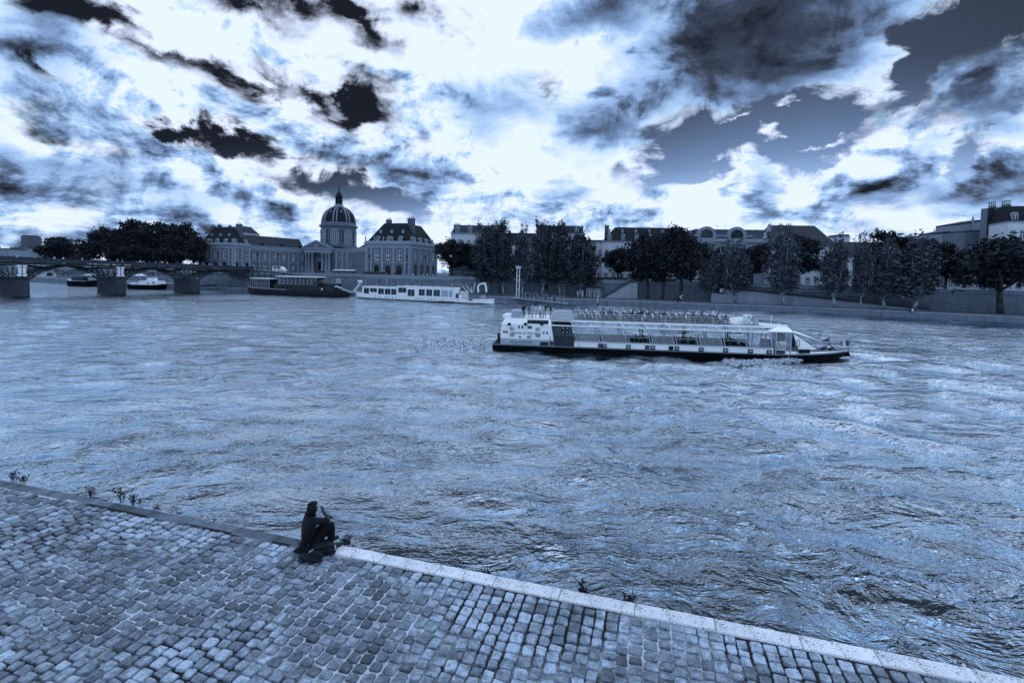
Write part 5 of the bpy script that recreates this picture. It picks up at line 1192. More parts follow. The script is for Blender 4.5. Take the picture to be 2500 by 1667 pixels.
    # fender lamps along the side
    for px in (1475.5, 1534, 1593.5, 1652.5, 1712, 1771.5, 1832, 1878): p = P(px, 848+(px-1475)*.0285, 0); z0 = .74; q = MB(); q.box(p.x-.26, p.x+.26, -.04, .015, z0, z0+.46); o = q.build('tyre_box', M_black, b); q = MB(); q.box(p.x-.15, p.x+.17, -.05, -.042, z0+.16, z0+.34); q.build('box_plate', M_lightgrey, o)
    for px in (1465, 1580, 1638): p = P(px, 848+(px-1475)*.0285, 0); q = MB(); q.box(p.x-.25, p.x+.25, -.02, .015, .74, 1.22); q.build('drain_panel', M_gryp if px != 1638 else M_black, b)
    p = P(1414, 841, 0); q = MB(); q.box(p.x-.03, p.x+.03, -.01, .018, p.z-.12, p.z+.12); q.build('door_slot', M_black, b)
    # --- upper deck
    xd1 = P(1862, 797, 1.3).x; xtip = P(1921, 803, yc).x; mb = MB()
    out = [(xt-.3, 1.22), (xd1, 1.22), (xd1+1.2, 1.6), (xtip, yc-.3), (xtip, yc+.3), (xd1+1.2, W-1.6), (xd1, W-1.22), (xt-.3, W-1.22)]
    mb.prism([(x, y, 3.44) for x, y in out], (0, 0, .24)); o = mb.build('upper_deck', M_boatw, b); fix_normals(o.data)
    mb = MB(); mb.quad((xt, 1.35, 3.69), (xd1, 1.35, 3.69), (xd1, W-1.35, 3.69), (xt, W-1.35, 3.69)); mb.build('deck_covering', M_deckg, b)
    for k, px in enumerate((1347, 1471, 1618, 1770)): p = P(px, 781+k*4.5, 1.2); q = MB(); q.tube((p.x, 1.15, p.z-.14), (p.x, 1.15, p.z+.1), .09, .09, 8); o = q.build('deck_lamp', M_white, b); q = MB(); q.tube((p.x, 1.15, p.z-.2), (p.x, 1.15, p.z-.14), .06, .09, 8); q.build('lamp_lens', M_black, o)
    def railing(pts, h, nr, post=2.7, r_=.015):
        for a, c in zip(pts[:-1], pts[1:]):
            a = Vector(a); c = Vector(c)
            for k in range(nr):
                q = MB(); z = Vector((0, 0, h*(k+1)/nr)); q.tube(a+z, c+z, r_ if k < nr-1 else r_*1.5, None, 6); q.build('rail', M_boatw, b)
            n_ = max(1, round((c-a).length/post))
            for i in range(n_+1): q = MB(); p = a.lerp(c, i/n_); q.tube(p, p+Vector((0, 0, h)), .025, None, 6); q.build('rail_post', M_boatw, b)
    xr0 = P(1400, 775, 1.25).x; xr1 = P(1800, 783, 1.25).x
    railing([(xr0, 1.27, 3.68), (xr1, 1.27, 3.68)], .78, 4); railing([(xr0, W-1.27, 3.68), (xr1, W-1.27, 3.68)], .78, 4)
    for y in (1.27, W-1.27): q = MB(); q.tube((xr1, y, 4.46), (xd1+.4, y+.2*(1 if y < 3 else -1), 3.8), .033, None, 6); q.tube((xr1, y, 4.2), (xd1-.5, y, 3.75), .022, None, 6); q.build('rail', M_boatw, b)
    xk0 = P(1275, 770, .9).x; xk1 = P(1351, 770, .9).x; railing([(xk0, .85, 3.72), (xk1, .85, 3.72)], .82, 4, 1.2); railing([(xk0, W-.85, 3.72), (xk1, W-.85, 3.72)], .82, 4, 1.2); railing([(xk0, .85, 3.72), (xk0, W-.85, 3.72)], .82, 4, 1.2)
    p0 = P(1248, 774, .9); p1 = P(1270, 759, .9); q = MB(); q.box(p0.x, p1.x, .95, 3.2, 3.72, p1.z); q.build('equipment_box', M_lightgrey, b); q = MB(); q.box(p0.x-1.0, p0.x-.02, 1.0, 4.5, 3.72, 4.0); q.build('stern_hatch', M_boatw, b)
    p0 = P(1352, 770, 1.0); p1 = P(1398, 770, 1.0); mb = MB(); zt2 = P(1375, 759.5, 1.0).z; mb.box(p0.x, p1.x, 1.02, 2.6, 3.69, zt2); o = mb.build('stair_housing', M_lightgrey, b)
    for k in range(6): q = MB(); z = 3.75+k*(zt2-3.8)/6; q.box(p0.x+.02, p1.x-.02, .97, 1.02, z, z+.05); q.build('louvre', M_boatw, o)
    xb = xr0+.6; k = 0
    while xb < xr1-.3:
        for (y0, y1) in ((1.5, 3.3), (3.9, W-1.5)):
            mb = MB(); mb.box(xb, xb+.4, y0, y1, 4.08, 4.13); mb.box(xb-.06, xb, y0, y1, 4.2, 4.5); mb.box(xb+.08, xb+.14, y0+.2, y0+.3, 3.69, 4.08); mb.box(xb+.08, xb+.14, y1-.3, y1-.2, 3.69, 4.08); mb.box(xb-.06, xb, y0+.2, y0+.3, 4.08, 4.2); mb.box(xb-.06, xb, y1-.3, y1-.2, 4.08, 4.2); mb.build('deck_bench', M_gryp, b)
        BENCH.append(xb); xb += .92
    # forward deck gear
    p0 = P(1795, 788, 2); p1 = P(1832, 776, 2); mb = MB(); mb.prism([(p0.x, 1.9, 3.69), (p1.x+.1, 1.9, 3.69), (p1.x, 1.9, 4.35), (p0.x+.5, 1.9, 4.2)], (0, 3.2, 0)); o = mb.build('engine_hood', M_boatw, b)
    for k in range(4): q = MB(); z = 3.78+k*.14; q.box(p0.x+.8, p1.x, 1.85, 1.9, z, z+.05); q.build('louvre', M_lightgrey, o)
    p = P(1824, 773, 2.4); q = MB(); q.tube((p.x-.42, 2.4, p.z), (p.x+.45, 2.4, p.z-.04), .24, .24, 12); o = q.build('liferaft_canister', M_white, b, True); q = MB(); q.tube((p.x+.1, 2.15, p.z), (p.x+.1, 2.3, p.z), .1, .1, 8); q.build('canister_port', M_black, o)
    p0 = P(1842, 792, 1.9); p1 = P(1853, 781, 1.9); q = MB(); q.box(p0.x, p1.x, 1.9, 2.5, p0.z, p1.z); q.build('gear_locker', M_lightgrey, b)
    p0 = P(1882, 793, yc); p1 = P(1884, 770, yc); q = MB(); q.tube(p0, p1, .03, .02, 6); q.tube(p1-Vector((.15, 0, .12)), p1+Vector((.05, 0, -.12)), .02, .02, 5); q.build('antenna_mast', M_boatw, b)
    p = P(1901, 793, yc); q = MB(); q.tube((p.x, yc, p.z-.1), (p.x, yc, p.z+.25), .07, .05, 8); q.build('mast_light', M_white, b)
    # --- wheelhouse
    xa = P(1877, 811, .5).x; xb = P(1936, 812, .5).x; zr = P(1905, 811, .5).z; mb = MB()
    mb.add([(xa, .4, zr), (xb, .4, zr), (xb, W-.4, zr), (xa, W-.4, zr), (xa, .45, zr+.08), (xb+.05, .45, zr+.08), (xb+.05, W-.45, zr+.08), (xa, W-.45, zr+.08), (xa+1.6, 1.8, zr+.5), (xb+.1, 1.8, zr+.42), (xb+.1, W-1.8, zr+.42), (xa+1.6, W-1.8, zr+.5)], [(0, 3, 2, 1), (0, 1, 5, 4), (1, 2, 6, 5), (2, 3, 7, 6), (3, 0, 4, 7), (4, 5, 9, 8), (5, 6, 10, 9), (6, 7, 11, 10), (7, 4, 8, 11), (8, 9, 10, 11)]); o = mb.build('wheelhouse_roof', M_boatw, b); fix_normals(o.data)
    for pt_, pb_ in ((1882.5, 1883.5), (1895, 1893.5), (1919, 1917), (1932, 1929.5)):
        a = P(pt_, 812.5, .45); c = P(pb_, 862, .2)
        for s in (0, 1):
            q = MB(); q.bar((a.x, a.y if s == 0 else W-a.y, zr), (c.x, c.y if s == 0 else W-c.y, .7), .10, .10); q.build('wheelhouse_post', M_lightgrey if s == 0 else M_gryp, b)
    for pa, pb_ in ((1885, 1892), (1920.5, 1930)):
        a = P(pa, 812.5, .45); c = P(pb_, 812.5, .45); q = MB(); q.quad((a.x, .3, .72), (c.x, .3, .72), (c.x, .44, zr-.03), (a.x, .44, zr-.03)); q.build('wheelhouse_pane', M_gl1, b)
    a = P(1894.5, 853, .25); c = P(1916, 853, .25); zt3 = P(1905, 835, .25).z; q = MB()
    for i in range(8): xx = a.x+(c.x-a.x)*i/7; q.box(xx-.018, xx+.018, .24, .28, a.z, zt3)
    q.box(a.x-.05, c.x+.05, .22, .30, zt3, zt3+.06); q.box(a.x-.05, c.x+.05, .22, .30, a.z-.05, a.z); q.build('boarding_gate', M_boatw, b)
    q = MB(); q.box(a.x-.2, c.x+.6, 3.0, 4.2, .7, 1.9); q.build('helm_console', M_gryp, b)
    # --- bow canopy
    A = P(1937, 813, .45); Bt = P(1951, 857, .35); Cc = P(1997, 852.5, 1.3); Rg = P(2022.5, 839.5, yc-.1); T0 = P(1938, 806.5, 1.9); Tp = P(2048, 857, yc-.3); Am = A.copy(); A0 = P(1931, 848, .4)
    mir = lambda p: Vector((p.x, W-p.y, p.z))
    for s in (0, 1):
        g = (lambda p: p) if s == 0 else mir
        mb = MB(); mb.add([g(A), g(Bt), g(Cc)], [(0, 1, 2)]); mb.build('bow_side_panel', M_boatw, b)
        mb = MB(); mb.add([g(A), g(Cc), g(Rg)], [(0, 1, 2)]); mb.build('bow_pane', M_gl1, b)
        mb = MB(); mb.add([g(T0), g(A), g(Rg)], [(0, 1, 2)]); mb.build('canopy_roof', M_boatw, b)
        for p_, q_ in ((A, Rg), (A, Cc), (Cc, Rg), (Rg, Tp), (A, Bt)): mb = MB(); mb.bar(g(p_), g(q_), .06, .06); mb.build('canopy_bar', M_gryp if q_ is not Bt else M_boatw, b)
        mb = MB(); mid = A.lerp(Rg, .52); mb.bar(g(mid), g(Cc), .04, .04); mb.build('canopy_bar', M_gryp, b)
    mb = MB(); mb.add([T0, Rg, mir(Rg), mir(T0)], [(0, 1, 2, 3)]); mb.build('canopy_top', M_boatw, b)
    pa = P(1932, 818, .5); mb = MB(); mb.add([P(1932, 847, .42), P(1943, 847, .42), A, P(1934, 822, .5)], [(0, 1, 2, 3)]); mb.build('quarter_window', M_black, b)
    mb = MB()                                          # white bulwark towards the bow
    pts = [st_ for st_ in st if st_[0] >= xq-.01]
    for (xA, ya, yb, _, z0, _), (xB, yc_, yd, _, z1, _) in zip(pts[1:-2], pts[2:-1]):
        h0 = .42*(1-(xA-xq)/(bowx-xq))+.05; h1 = .42*(1-(xB-xq)/(bowx-xq))+.05
        for (p_, q_) in ((ya, yc_), (yb, yd)): s_ = 1 if p_ < yc else -1; mb.hexa([(xA, p_+.05*s_, z0), (xB, q_+.05*s_, z1), (xB, q_+.15*s_, z1), (xA, p_+.15*s_, z0), (xA, p_+.2*s_, z0+h0), (xB, q_+.2*s_, z1+h1), (xB, q_+.3*s_, z1+h1), (xA, p_+.3*s_, z0+h0)])
    o = mb.build('bulwark', M_boatw, b); fix_normals(o.data)
    for px in (1956, 1970): p = P(px, 859, .25); q = MB(); q.box(p.x-.28, p.x+.28, p.y-.1, p.y+.02, p.z-.15, p.z+.28); o = q.build('tyre_box', M_black, b)
    q = MB(); p = P(1949, 838, .2); ring = [(p.x+.15*math.cos(6.283*i/14), .2, p.z+.42*math.sin(6.283*i/14)) for i in range(15)]; q.path(ring, .03, 5); q.build('coiled_hose', M_black, b)
    for px, py in ((2012, 849), (2030, 849)): p = P(px, py, yc); q = MB(); q.tube((p.x-.3, yc, p.z-.2), (p.x+.25, yc, p.z+.05), .14, .1, 8); q.build('mooring_winch', M_black, b)
    a = P(2072, 858, yc); c = P(2073, 828, yc); q = MB(); q.tube(a, c, .025, .015, 6); q.build('bow_staff', M_iron, b)
    def cloth(pts0, nx, ny, mats_, nm, cols):
        mb = MB(); tl, tr, br, bl_ = [Vector(p) for p in pts0]
        g = [[tl.lerp(tr, i/nx).lerp(bl_.lerp(br, i/nx), j/ny)+Vector((0, .07*math.sin(i*1.1+j*.6), .03*math.sin(i*.9))) for j in range(ny+1)] for i in range(nx+1)]
        for i in range(nx):
            for j in range(ny): mb.quad(g[i][j], g[i+1][j], g[i+1][j+1], g[i][j+1], cols(i/nx))
        mb.build(nm, mats_, b, True)
    cloth((P(2052, 834, yc), P(2071, 831, yc), P(2071.5, 843, yc), P(2051, 845, yc)), 9, 4, [M_gryp, M_boatw, fm['g']], 'tricolour_flag', lambda u: 2 if u < .33 else (1 if u < .66 else 0))
    a = P(2027, 842, yc); c = P(2026, 821, yc); q = MB(); q.tube(a, c, .02, .015, 5); q.build('pennant_staff', M_iron, b); cloth((P(2006, 832, yc), P(2026, 822, yc), P(2025, 834, yc), P(2007, 833, yc)), 6, 3, [fm['m']], 'grey_pennant', lambda u: 0)
    # rudder platform
    mb = MB(); mb.prism([(0, 1.0, .1), (x0+.1, .4, .1), (x0+.1, W-.4, .1), (0, W-1.0, .1)], (0, 0, .55)); o = mb.build('stern_platform', M_hullblk, b); fix_normals(o.data)
    p = P(1217, 825, .6); q = MB(); ring = [(p.x-.05+.02*i, .6, p.z-.45+.9*math.sin(math.pi*i/8)) for i in range(9)]; q.box(p.x-.12, p.x+.18, .5, .7, p.z-.5, p.z+.55); q.build('stern_winch', M_iron, b)
BENCH = []
tour_boat()
# ------------------------------------------------------------------ moored boats
def houseboat():
    f = Hullframe(onz(860, 727, 0), onz(1176, 743, 0)); b = empty('houseboat', f.S, f.rz, 'white moored houseboat with dark windows, roof terrace and excavator arm at its end', 'boat'); P = f.pt; W = 5.6
    X = lambda px, y=0: P(px, 720, y).x
    L0 = X(858); L1 = X(1190); zt = 1.35; st = [(L0-.6, W/2-.2, W/2+.2, -.3, 2.0, .1), (L0+1, 1.2, W-1.2, -.4, 1.85, .3), (L0+4, .25, W-.25, -.4, 1.55, .15), (L0+9, 0, W, -.4, 1.35, .1), (X(1112), 0, W, -.4, 1.25, .1), (X(1160), .1, W-.1, -.4, 1.35, .15), (L1, .9, W-.9, -.3, 1.5, .3)]
    mb = MB(); hull(mb, st); o = mb.build('hull', [M_boatw, M_deckg], b); fix_normals(o.data)
    mb = MB()
    for (x0, a0, *_), (x1, a1, *_) in zip(st[1:-1], st[2:]): mb.bar((x0, a0+.12, .05), (x1, a1+.12, .05), .12, .3)
    mb.build('boot_top', M_hullblk, b)
    for i, px in enumerate((917, 927, 941, 948, 958, 967, 1016, 1024, 1032, 1045, 1053, 1061, 1080, 1118)):
        p = P(px, 728, .0); q = MB(); q.lathe([(.17, 0), (.17, .05), (.12, .05), (.02, .04)], 10); r_ = q.build('porthole', M_black, b); r_.matrix_local = Matrix.Translation((p.x, .03, .78)) @ Matrix.Rotation(R(90), 4, 'X')
    def house_(pa, pb, z1, wins, y0=.7):
        xa, xb = X(pa, y0), X(pb, y0); zb = 1.2; mb = MB(); ops = [(X(u, y0)-xa, X(v, y0)-xa, z0-zb, z2-zb) for u, v, z0, z2 in wins]
        mb.T = Matrix.Translation((xa, y0, zb)); facade(mb, xb-xa, 0, z1-zb, ops, .12); mb.T = None; mb.box(xa, xb, y0+.15, W-y0, zb, z1-.02); mb.build('deckhouse', M_boatw, b)
        r_ = MB(); r_.box(xa-.15, xb+.15, y0-.2, W-y0+.2, z1, z1+.16); r_.build('house_roof', M_boatw, b)
        for o in ops:
            q = MB(); q.box(xa+o[0]+.02, xa+o[1]-.02, y0+.08, y0+.12, zb+o[2]+.02, zb+o[3]-.02); w_ = q.build('window', M_pane, b)
            q = MB(); m_ = xa+(o[0]+o[1])/2; q.box(m_-.03, m_+.03, y0+.05, y0+.1, zb+o[2], zb+o[3]); q.build('mullion', M_lightgrey, w_)
    house_(884, 969.5, 3.55, [(888, 901, 1.5, 3.2), (903, 920, 2.0, 3.2), (923, 937, 1.5, 3.2), (939, 953, 1.5, 3.2), (954.5, 967.5, 1.5, 3.2)])
    house_(970, 1106, 4.1, [(972, 992, 2.2, 3.7), (995, 1012, 1.3, 3.3), (1022, 1037, 1.6, 3.5), (1040, 1055, 1.6, 3.5), (1058, 1074, 1.6, 3.5)])
    house_(1106, 1127, 3.0, [(1112, 1120, 1.3, 2.6)])
    for u, v in ((1077, 1094), (1096, 1105)): mb = MB(); mb.box(X(u, .7), X(v, .7), .66, .69, 1.6, 3.5); mb.build('shutter_panel', M_lightgrey, b)
    for u, v in ((1145, 1148.5), (1150, 1153)): mb = MB(); mb.box(X(u), X(v), .02, .06, .85, 1.35); mb.build('stern_window', M_black, b)
    # roof terrace: rails, plants, pergola
    for (pa, pb, z) in ((890, 968, 3.75), (972, 1104, 4.3)):
        for k in range(3): mb = MB(); mb.tube((X(pa, .7), .6, z+.3+.3*k), (X(pb, .7), .6, z+.3+.3*k), .02, None, 5); mb.build('terrace_rail', M_lightgrey, b)
        for i in range(8): xx = X(pa, .7)+(X(pb, .7)-X(pa, .7))*i/7; mb = MB(); mb.tube((xx, .6, z), (xx, .6, z+.9), .02, None, 5); mb.build('terrace_post', M_lightgrey, b)
    rng = np.random.RandomState(4); V, F = leaf_cloud(np.stack([rng.uniform(X(892), X(1100), 60), rng.uniform(.8, 2.4, 60), rng.uniform(4.0, 4.8, 60)], 1), 14, np.full((60, 3), .16), .2, rng); o = obj('terrace_plants', npmesh('terrace_plants', V, F, M_leaf3), b); o['kind'] = 'stuff'
    for (pa, pb, z) in ((942, 1104, 6.55), (1102, 1144, 5.3), (892, 945, 6.3)):
        mb = MB(); mb.bar((X(pa, 1), 1, z), (X(pb, 1), 1, z), .14, .1); mb.build('pergola_beam', M_lightgrey, b)
        for px in (pa, (pa+pb)/2, pb): mb = MB(); mb.tube((X(px, 1), 1, 3.6 if px < 1106 else 1.4), (X(px, 1), 1, z), .045, None, 5); mb.build('pergola_post', M_lightgrey, b)
    a = P(863, 712, 1.5); c = P(881, 687, 1.5); mb = MB(); mb.bar(a, c, .12, .3); mb.bar(a+Vector((.5, 0, -.1)), c+Vector((.5, 0, -.3)), .1, .12); mb.build('bow_boom', M_boatw, b)
    q = MB(); p = P(880, 686, 1.5); q.box(p.x-.9, p.x+.5, 1.3, 1.7, p.z-.35, p.z+.25); q.build('boom_head', M_boatw, b)
    pts = [P(x, y, 2.2) for x, y in ((1168, 714), (1167, 700), (1171, 694), (1183, 691), (1186, 698), (1187.5, 713))]; mb = MB()
    for u, v in zip(pts[:-1], pts[1:]): mb.bar(u, v, .35, .4)
    mb.build('excavator_arm', M_boatw, b)
    for (x0, y0, x1, y1) in ((1128, 698, 1146, 716), (1138, 697, 1152, 714), (1154, 715, 1160, 690), (1151, 716, 1151, 701)): mb = MB(); mb.bar(P(x0, y0, 1.5), P(x1, y1, 1.5), .12, .12); mb.build('davit', M_boatw, b)
    for px, py in ((1145, 715.5), (1122.5, 711), (1122.5, 716)): p = P(px, py, .6); q = MB(); ring = [(p.x+.26*math.cos(6.283*i/12), .6, p.z+.26*math.sin(6.283*i/12)) for i in range(13)]; q.path(ring, .07, 5); q.build('lifebuoy', M_black, b)
    mb = MB(); mb.box(X(1174), X(1196), .8, 3.4, .25, .45); mb.build('swim_platform', M_boatw, b)
    for px in (1176, 1180, 1184): mb = MB(); mb.bar(P(px, 738, 1), P(px-1, 720, 1), .1, .1); mb.build('platform_strut', M_boatw, b)
    mb = MB(); mb.box(X(1071), X(1111), -.9, -.1, .05, .3); mb.build('work_float', M_hullblk, b)
houseboat()
def barge():
    f = Hullframe(onz(597, 716.5, 0), onz(826, 725.5, 0)); b = empty('barge', f.S, f.rz, 'long dark moored barge with white roofed deckhouses below the palace', 'boat'); P = f.pt; W = 5.2
    X = lambda px, y=0: P(px, 708, y).x
    M_b = mat('barge_black', .012, .55, .4, .8, streak=.3); L0, L1 = X(596), X(853)
    st = [(L0-.8, W/2-.3, W/2+.3, -.2, 2.7, .1), (L0+.8, .9, W-.9, -.4, 2.35, .3), (L0+3.5, .1, W-.1, -.4, 2.0, .15), (X(700), 0, W, -.4, 1.75, .1), (X(790), 0, W, -.4, 1.75, .1), (X(825), .3, W-.3, -.4, 1.9, .2), (X(838), 1.6, W-1.6, -.2, 2.0, .3)]
    mb = MB(); hull(mb, st); o = mb.build('hull', [M_b, M_dark], b); fix_normals(o.data)
    mb = MB()
    for (x0, a0, _, _, z0, _), (x1, a1, _, _, z1, _) in zip(st[:3], st[1:4]): mb.bar((x0, a0-.03, z0), (x1, a1-.03, z1), .1, .14)
    mb.build('gunwale', M_lightgrey, b)
    for px in (612, 622, 633, 642, 652, 664, 675, 687, 704, 715.5, 739): q = MB(); x = X(px); ring = [(x+.16*math.cos(6.283*i/10), .0, .95+.16*math.sin(6.283*i/10)) for i in range(11)]; q.path(ring, .04, 4); q.build('porthole', M_gryp, b)
    def cabin(pa, pb, z0, z1, n, rf, y0=.8):
        xa, xb = X(pa, y0), X(pb, y0); r_ = MB(); r_.box(xa-.3, xb+.3, y0-.3, W-y0+.3, z1, z1+rf); r_.build('cabin_roof', M_white, b)
        for i in range(n+1): q = MB(); x = xa+(xb-xa)*i/n; q.box(x-.07, x+.07, y0, y0+.12, z0, z1); q.build('cabin_post', M_iron, b)
        for z in (z0+(z1-z0)*.35, z0+(z1-z0)*.72): q = MB(); q.box(xa, xb, y0+.02, y0+.1, z-.04, z+.04); q.build('cabin_rail', M_iron, b)
        for i in range(n): q = MB(); x = xa+(xb-xa)*i/n; q.box(x+.1, x+(xb-xa)/n-.1, y0+.13, y0+.17, z0+.1, z1-.15); q.build('cabin_pane', M_gl1, b)
        q = MB(); q.box(xa, xb, W-y0-.2, W-y0, z0, z1); q.build('cabin_back', mat('barge_cabin_dark', .03, .6, .3, 1), b)
    cabin(613, 659, 1.7, 5.0, 8, .22); cabin(677, 775, 3.4, 5.9, 10, .3)
    mb = MB(); mb.box(X(668, .7), X(790, .7), .7, W-.7, 1.7, 3.4); mb.build('main_deckhouse', M_dark, b)
    for px in (680, 691.5, 701, 711, 724, 734.5, 746, 753): q = MB(); x = X(px, .7); q.box(x-.55, x+.55, .62, .68, 2.0, 3.05); w_ = q.build('window_frame', M_gryp, b); q = MB(); q.box(x-.42, x+.42, .58, .615, 2.1, 2.95); q.build('pane', M_pane, w_)
    mb = MB(); mb.box(X(787, .9), X(818, .9), .9, W-.9, 1.8, 4.0); mb.build('wheelhouse', M_dark, b); mb = MB(); mb.box(X(784, .9), X(822, .9), .6, W-.6, 4.0, 4.2); mb.build('wheelhouse_roof', M_gryp, b)
    q = MB(); c = P(786, 694, 1.8); q.lathe([(2.6, 0), (1.6, .8), (.1, 1.4)], 8, (c.x, c.y, c.z+.2)); q.tube((c.x, c.y, 1.8), (c.x, c.y, c.z+1.4), .05, None, 5); q.build('parasol', M_black, b)
    q = MB(); q.bar(P(821, 699, 1), P(857, 714, 1), .5, .3); q.build('gangplank', M_lightgrey, b); p = P(786, 706, .3); q = MB(); q.lathe([(.05, -.35), (.3, -.15), (.32, .1), (.1, .35)], 8, (p.x, p.y, p.z)); q.build('fender', M_white, b, True)
    for px, py in ((822, 700), (830, 703)): p = P(px, py, .8); q = MB(); q.lathe([(.1, -.3), (.7, -.1), (.6, .2), (.1, .35)], 8, (p.x, p.y, p.z)); q.build('covered_bundle', M_pale, b, True)
barge()
def small_boat(name, label, pa, pb, pyw, W, zh, hm, parts):
    f = Hullframe(onz(pa, pyw, 0), onz(pb, pyw+1.5, 0)); b = empty(name, f.S, f.rz, label, 'boat'); L = f.L
    mb = MB(); hull(mb, [(0, W*.35, W*.65, -.3, zh*1.35, .2), (L*.08, W*.12, W*.88, -.4, zh*1.15, .2), (L*.25, 0, W, -.4, zh, .15), (L*.8, 0, W, -.4, zh, .15), (L, W*.15, W*.85, -.3, zh*1.2, .2)]); o = mb.build('hull', [hm, M_deckg], b); fix_normals(o.data)
    mb = MB(); mb.bar((L*.25, -.02, zh), (L*.8, -.02, zh), .1, .14); mb.bar((L*.08, W*.12, zh*1.15), (L*.25, -.02, zh), .1, .14); mb.build('gunwale', M_lightgrey, b)
    for (nm, x0, x1, y0, y1, z0, z1, mm) in parts:
        mb = MB()
        if nm == 'parasol': c = (L*x0, W*.5, 0); mb.lathe([(x1, z1-.8), (.08, z1)], 8, c); mb.tube((c[0], c[1], zh), (c[0], c[1], z1), .05, None, 5)
        elif nm == 'mast': mb.tube((L*x0, W*.5, z0), (L*x0, W*.5, z1), .07, .04, 6)
        else: mb.add([(L*x0, W*y0, z0), (L*x1, W*y0, z0), (L*x1, W*y1, z0), (L*x0, W*y1, z0), (L*x0+.25, W*y0+.12, z1), (L*x1-.25, W*y0+.12, z1), (L*x1-.25, W*y1-.12, z1), (L*x0+.25, W*y1-.12, z1)], [(0, 3, 2, 1), (4, 5, 6, 7), (0, 1, 5, 4), (1, 2, 6, 5), (2, 3, 7, 6), (3, 0, 4, 7)])
        mb.build(nm, mm, b)
    return b
small_boat('motor_cruiser', 'white motor cruiser with pale parasol moored under the right bridge span', 302, 393, 705.5, 4.5, 1.6, M_hullblk, [('cabin', .35, .98, .15, .85, 1.6, 3.0, M_white), ('wheelhouse', .55, .78, .25, .75, 3.0, 4.1, M_white), ('window', .60, .64, .13, .16, 2.1, 2.7, M_black), ('window', .74, .79, .13, .16, 2.1, 2.8, M_black), ('parasol', .33, 2.3, 0, 0, 0, 5.6, M_white), ('mast', .76, 0, 0, 0, 3, 7.5, M_white), ('bench', .1, .3, .2, .8, 1.6, 2.3, M_white)])
small_boat('tug_boat', 'dark barge tug with curved pale gunwale between the two left bridge piers', 154, 226, 698, 4.5, 2.0, M_hullblk, [('cabin', .2, .6, .2, .8, 2.0, 3.6, M_dark), ('parasol', .78, 2.0, 0, 0, 0, 5.0, M_white), ('hatch_cover', .05, .3, .2, .8, 2.1, 2.6, M_white)])
small_boat('houseboat', 'pale two storey houseboat far off under the left bridge span', 70, 150, 686, 6, 2.0, M_dark, [('deckhouse', .1, .95, .15, .85, 2.0, 4.2, M_pale), ('upper_house', .42, .72, .2, .8, 4.2, 7.6, M_pale), ('window', .5, .66, .12, .19, 5.4, 6.9, M_black), ('window', .5, .68, .1, .16, 2.6, 3.9, M_black), ('awning', .38, .76, .1, .9, 7.6, 7.9, M_white)])

# ------------------------------------------------------------------ people
M_skin = mat('skin', .30, .6, .1, 4); M_hair = mat('hair', .012, .7, .3, 6)
SH = {'white': mat('white_cloth', .72, .8, .1, 3), 'pale': mat('pale_cloth', .42, .8, .15, 3), 'grey': mat('grey_cloth', .15, .8, .2, 3), 'dark': mat('dark_cloth', .03, .8, .2, 3), 'black': mat('black_cloth', .010, .8, .2, 3)}
M_fair = mat('fair_hair', .22, .7, .3, 6)
def figure(nm, pose, shirt, trous, hair, seed=0):
    rg = random.Random(seed); j = lambda a=.03: rg.uniform(-a, a)
    if pose == 'sit':   # seated, facing +x, hip at z=.45
        V = [(0, 0, .47), (-.03, 0, .72), (0+j(), 0, .95), (.03, j(), 1.08), (.06, j(), 1.20), (.07, j(), 1.30),
             (.12, .09, .48), (.46, .10, .50), (.48, .10, .06), (.60, .11, .03), (.12, -.09, .48), (.46, -.10, .50), (.48, -.10, .06), (.60, -.11, .03),
             (-.02, .19, .93), (.06+j(), .24, .70), (.28, .15+j(), .60+j(.08)), (-.02, -.19, .93), (.06+j(), -.24, .70), (.28, -.15+j(), .60+j(.08))]
    else:
        V = [(0, 0, .92), (0, 0, 1.15), (0, 0, 1.40), (.01, 0, 1.50), (.03, j(), 1.61), (.04, j(), 1.71),
             (0, .09, .90), (.04+j(), .11, .50), (0+j(), .12, .07), (.14, .13, .03), (0, -.09, .90), (.02+j(), -.11, .50), (-.03+j(), -.12, .07), (.11, -.13, .03),
             (0, .20, 1.38), (.02+j(.08), .26, 1.12), (.14+j(.1), .22+j(), .95+j(.1)), (0, -.20, 1.38), (.02+j(.08), -.26, 1.12), (.14+j(.1), -.22, .95+j(.1))]
    E = [(0, 1), (1, 2), (2, 3), (3, 4), (4, 5), (0, 6), (6, 7), (7, 8), (8, 9), (0, 10), (10, 11), (11, 12), (12, 13), (2, 14), (14, 15), (15, 16), (2, 17), (17, 18), (18, 19)]
    Rr = [(.13, .16), (.12, .15), (.12, .16), .055, (.10, .085), (.085, .08), .085, .06, .04, .035, .085, .06, .04, .035, .06, .045, .035, .06, .045, .035]
    me = skin_mesh(nm, V, E, Rr, [SH[shirt], SH[trous], M_skin, hair], 1)
    hz = V[4][2]
    for p in me.polygons:
        c = p.center
        if c.z > hz+.03 or (c.z > hz-.08 and c.x < V[4][0]-.03): p.material_index = 3
        elif c.z > V[3][2]-.02: p.material_index = 2
        elif (pose == 'sit' and (c.x > .16 and c.z < .58 or c.z < .46)) or (pose != 'sit' and c.z < .90 and abs(c.y) < .2): p.material_index = 1
        elif abs(c.y) > .1 and ((pose == 'sit' and c.x > .14) or (pose != 'sit' and c.z < 1.02 and abs(c.y) > .17)): p.material_index = 2
        else: p.material_index = 0
    return me
_v = [('white', 'dark', M_hair), ('dark', 'black', M_hair), ('pale', 'grey', M_fair), ('grey', 'dark', M_hair), ('white', 'grey', M_fair), ('black', 'dark', M_hair)]
SIT = [figure('seated_person', 'sit', *v, seed=i) for i, v in enumerate(_v)]; STA = [figure('standing_person', 'stand', *v, seed=i+20) for i, v in enumerate(_v)]
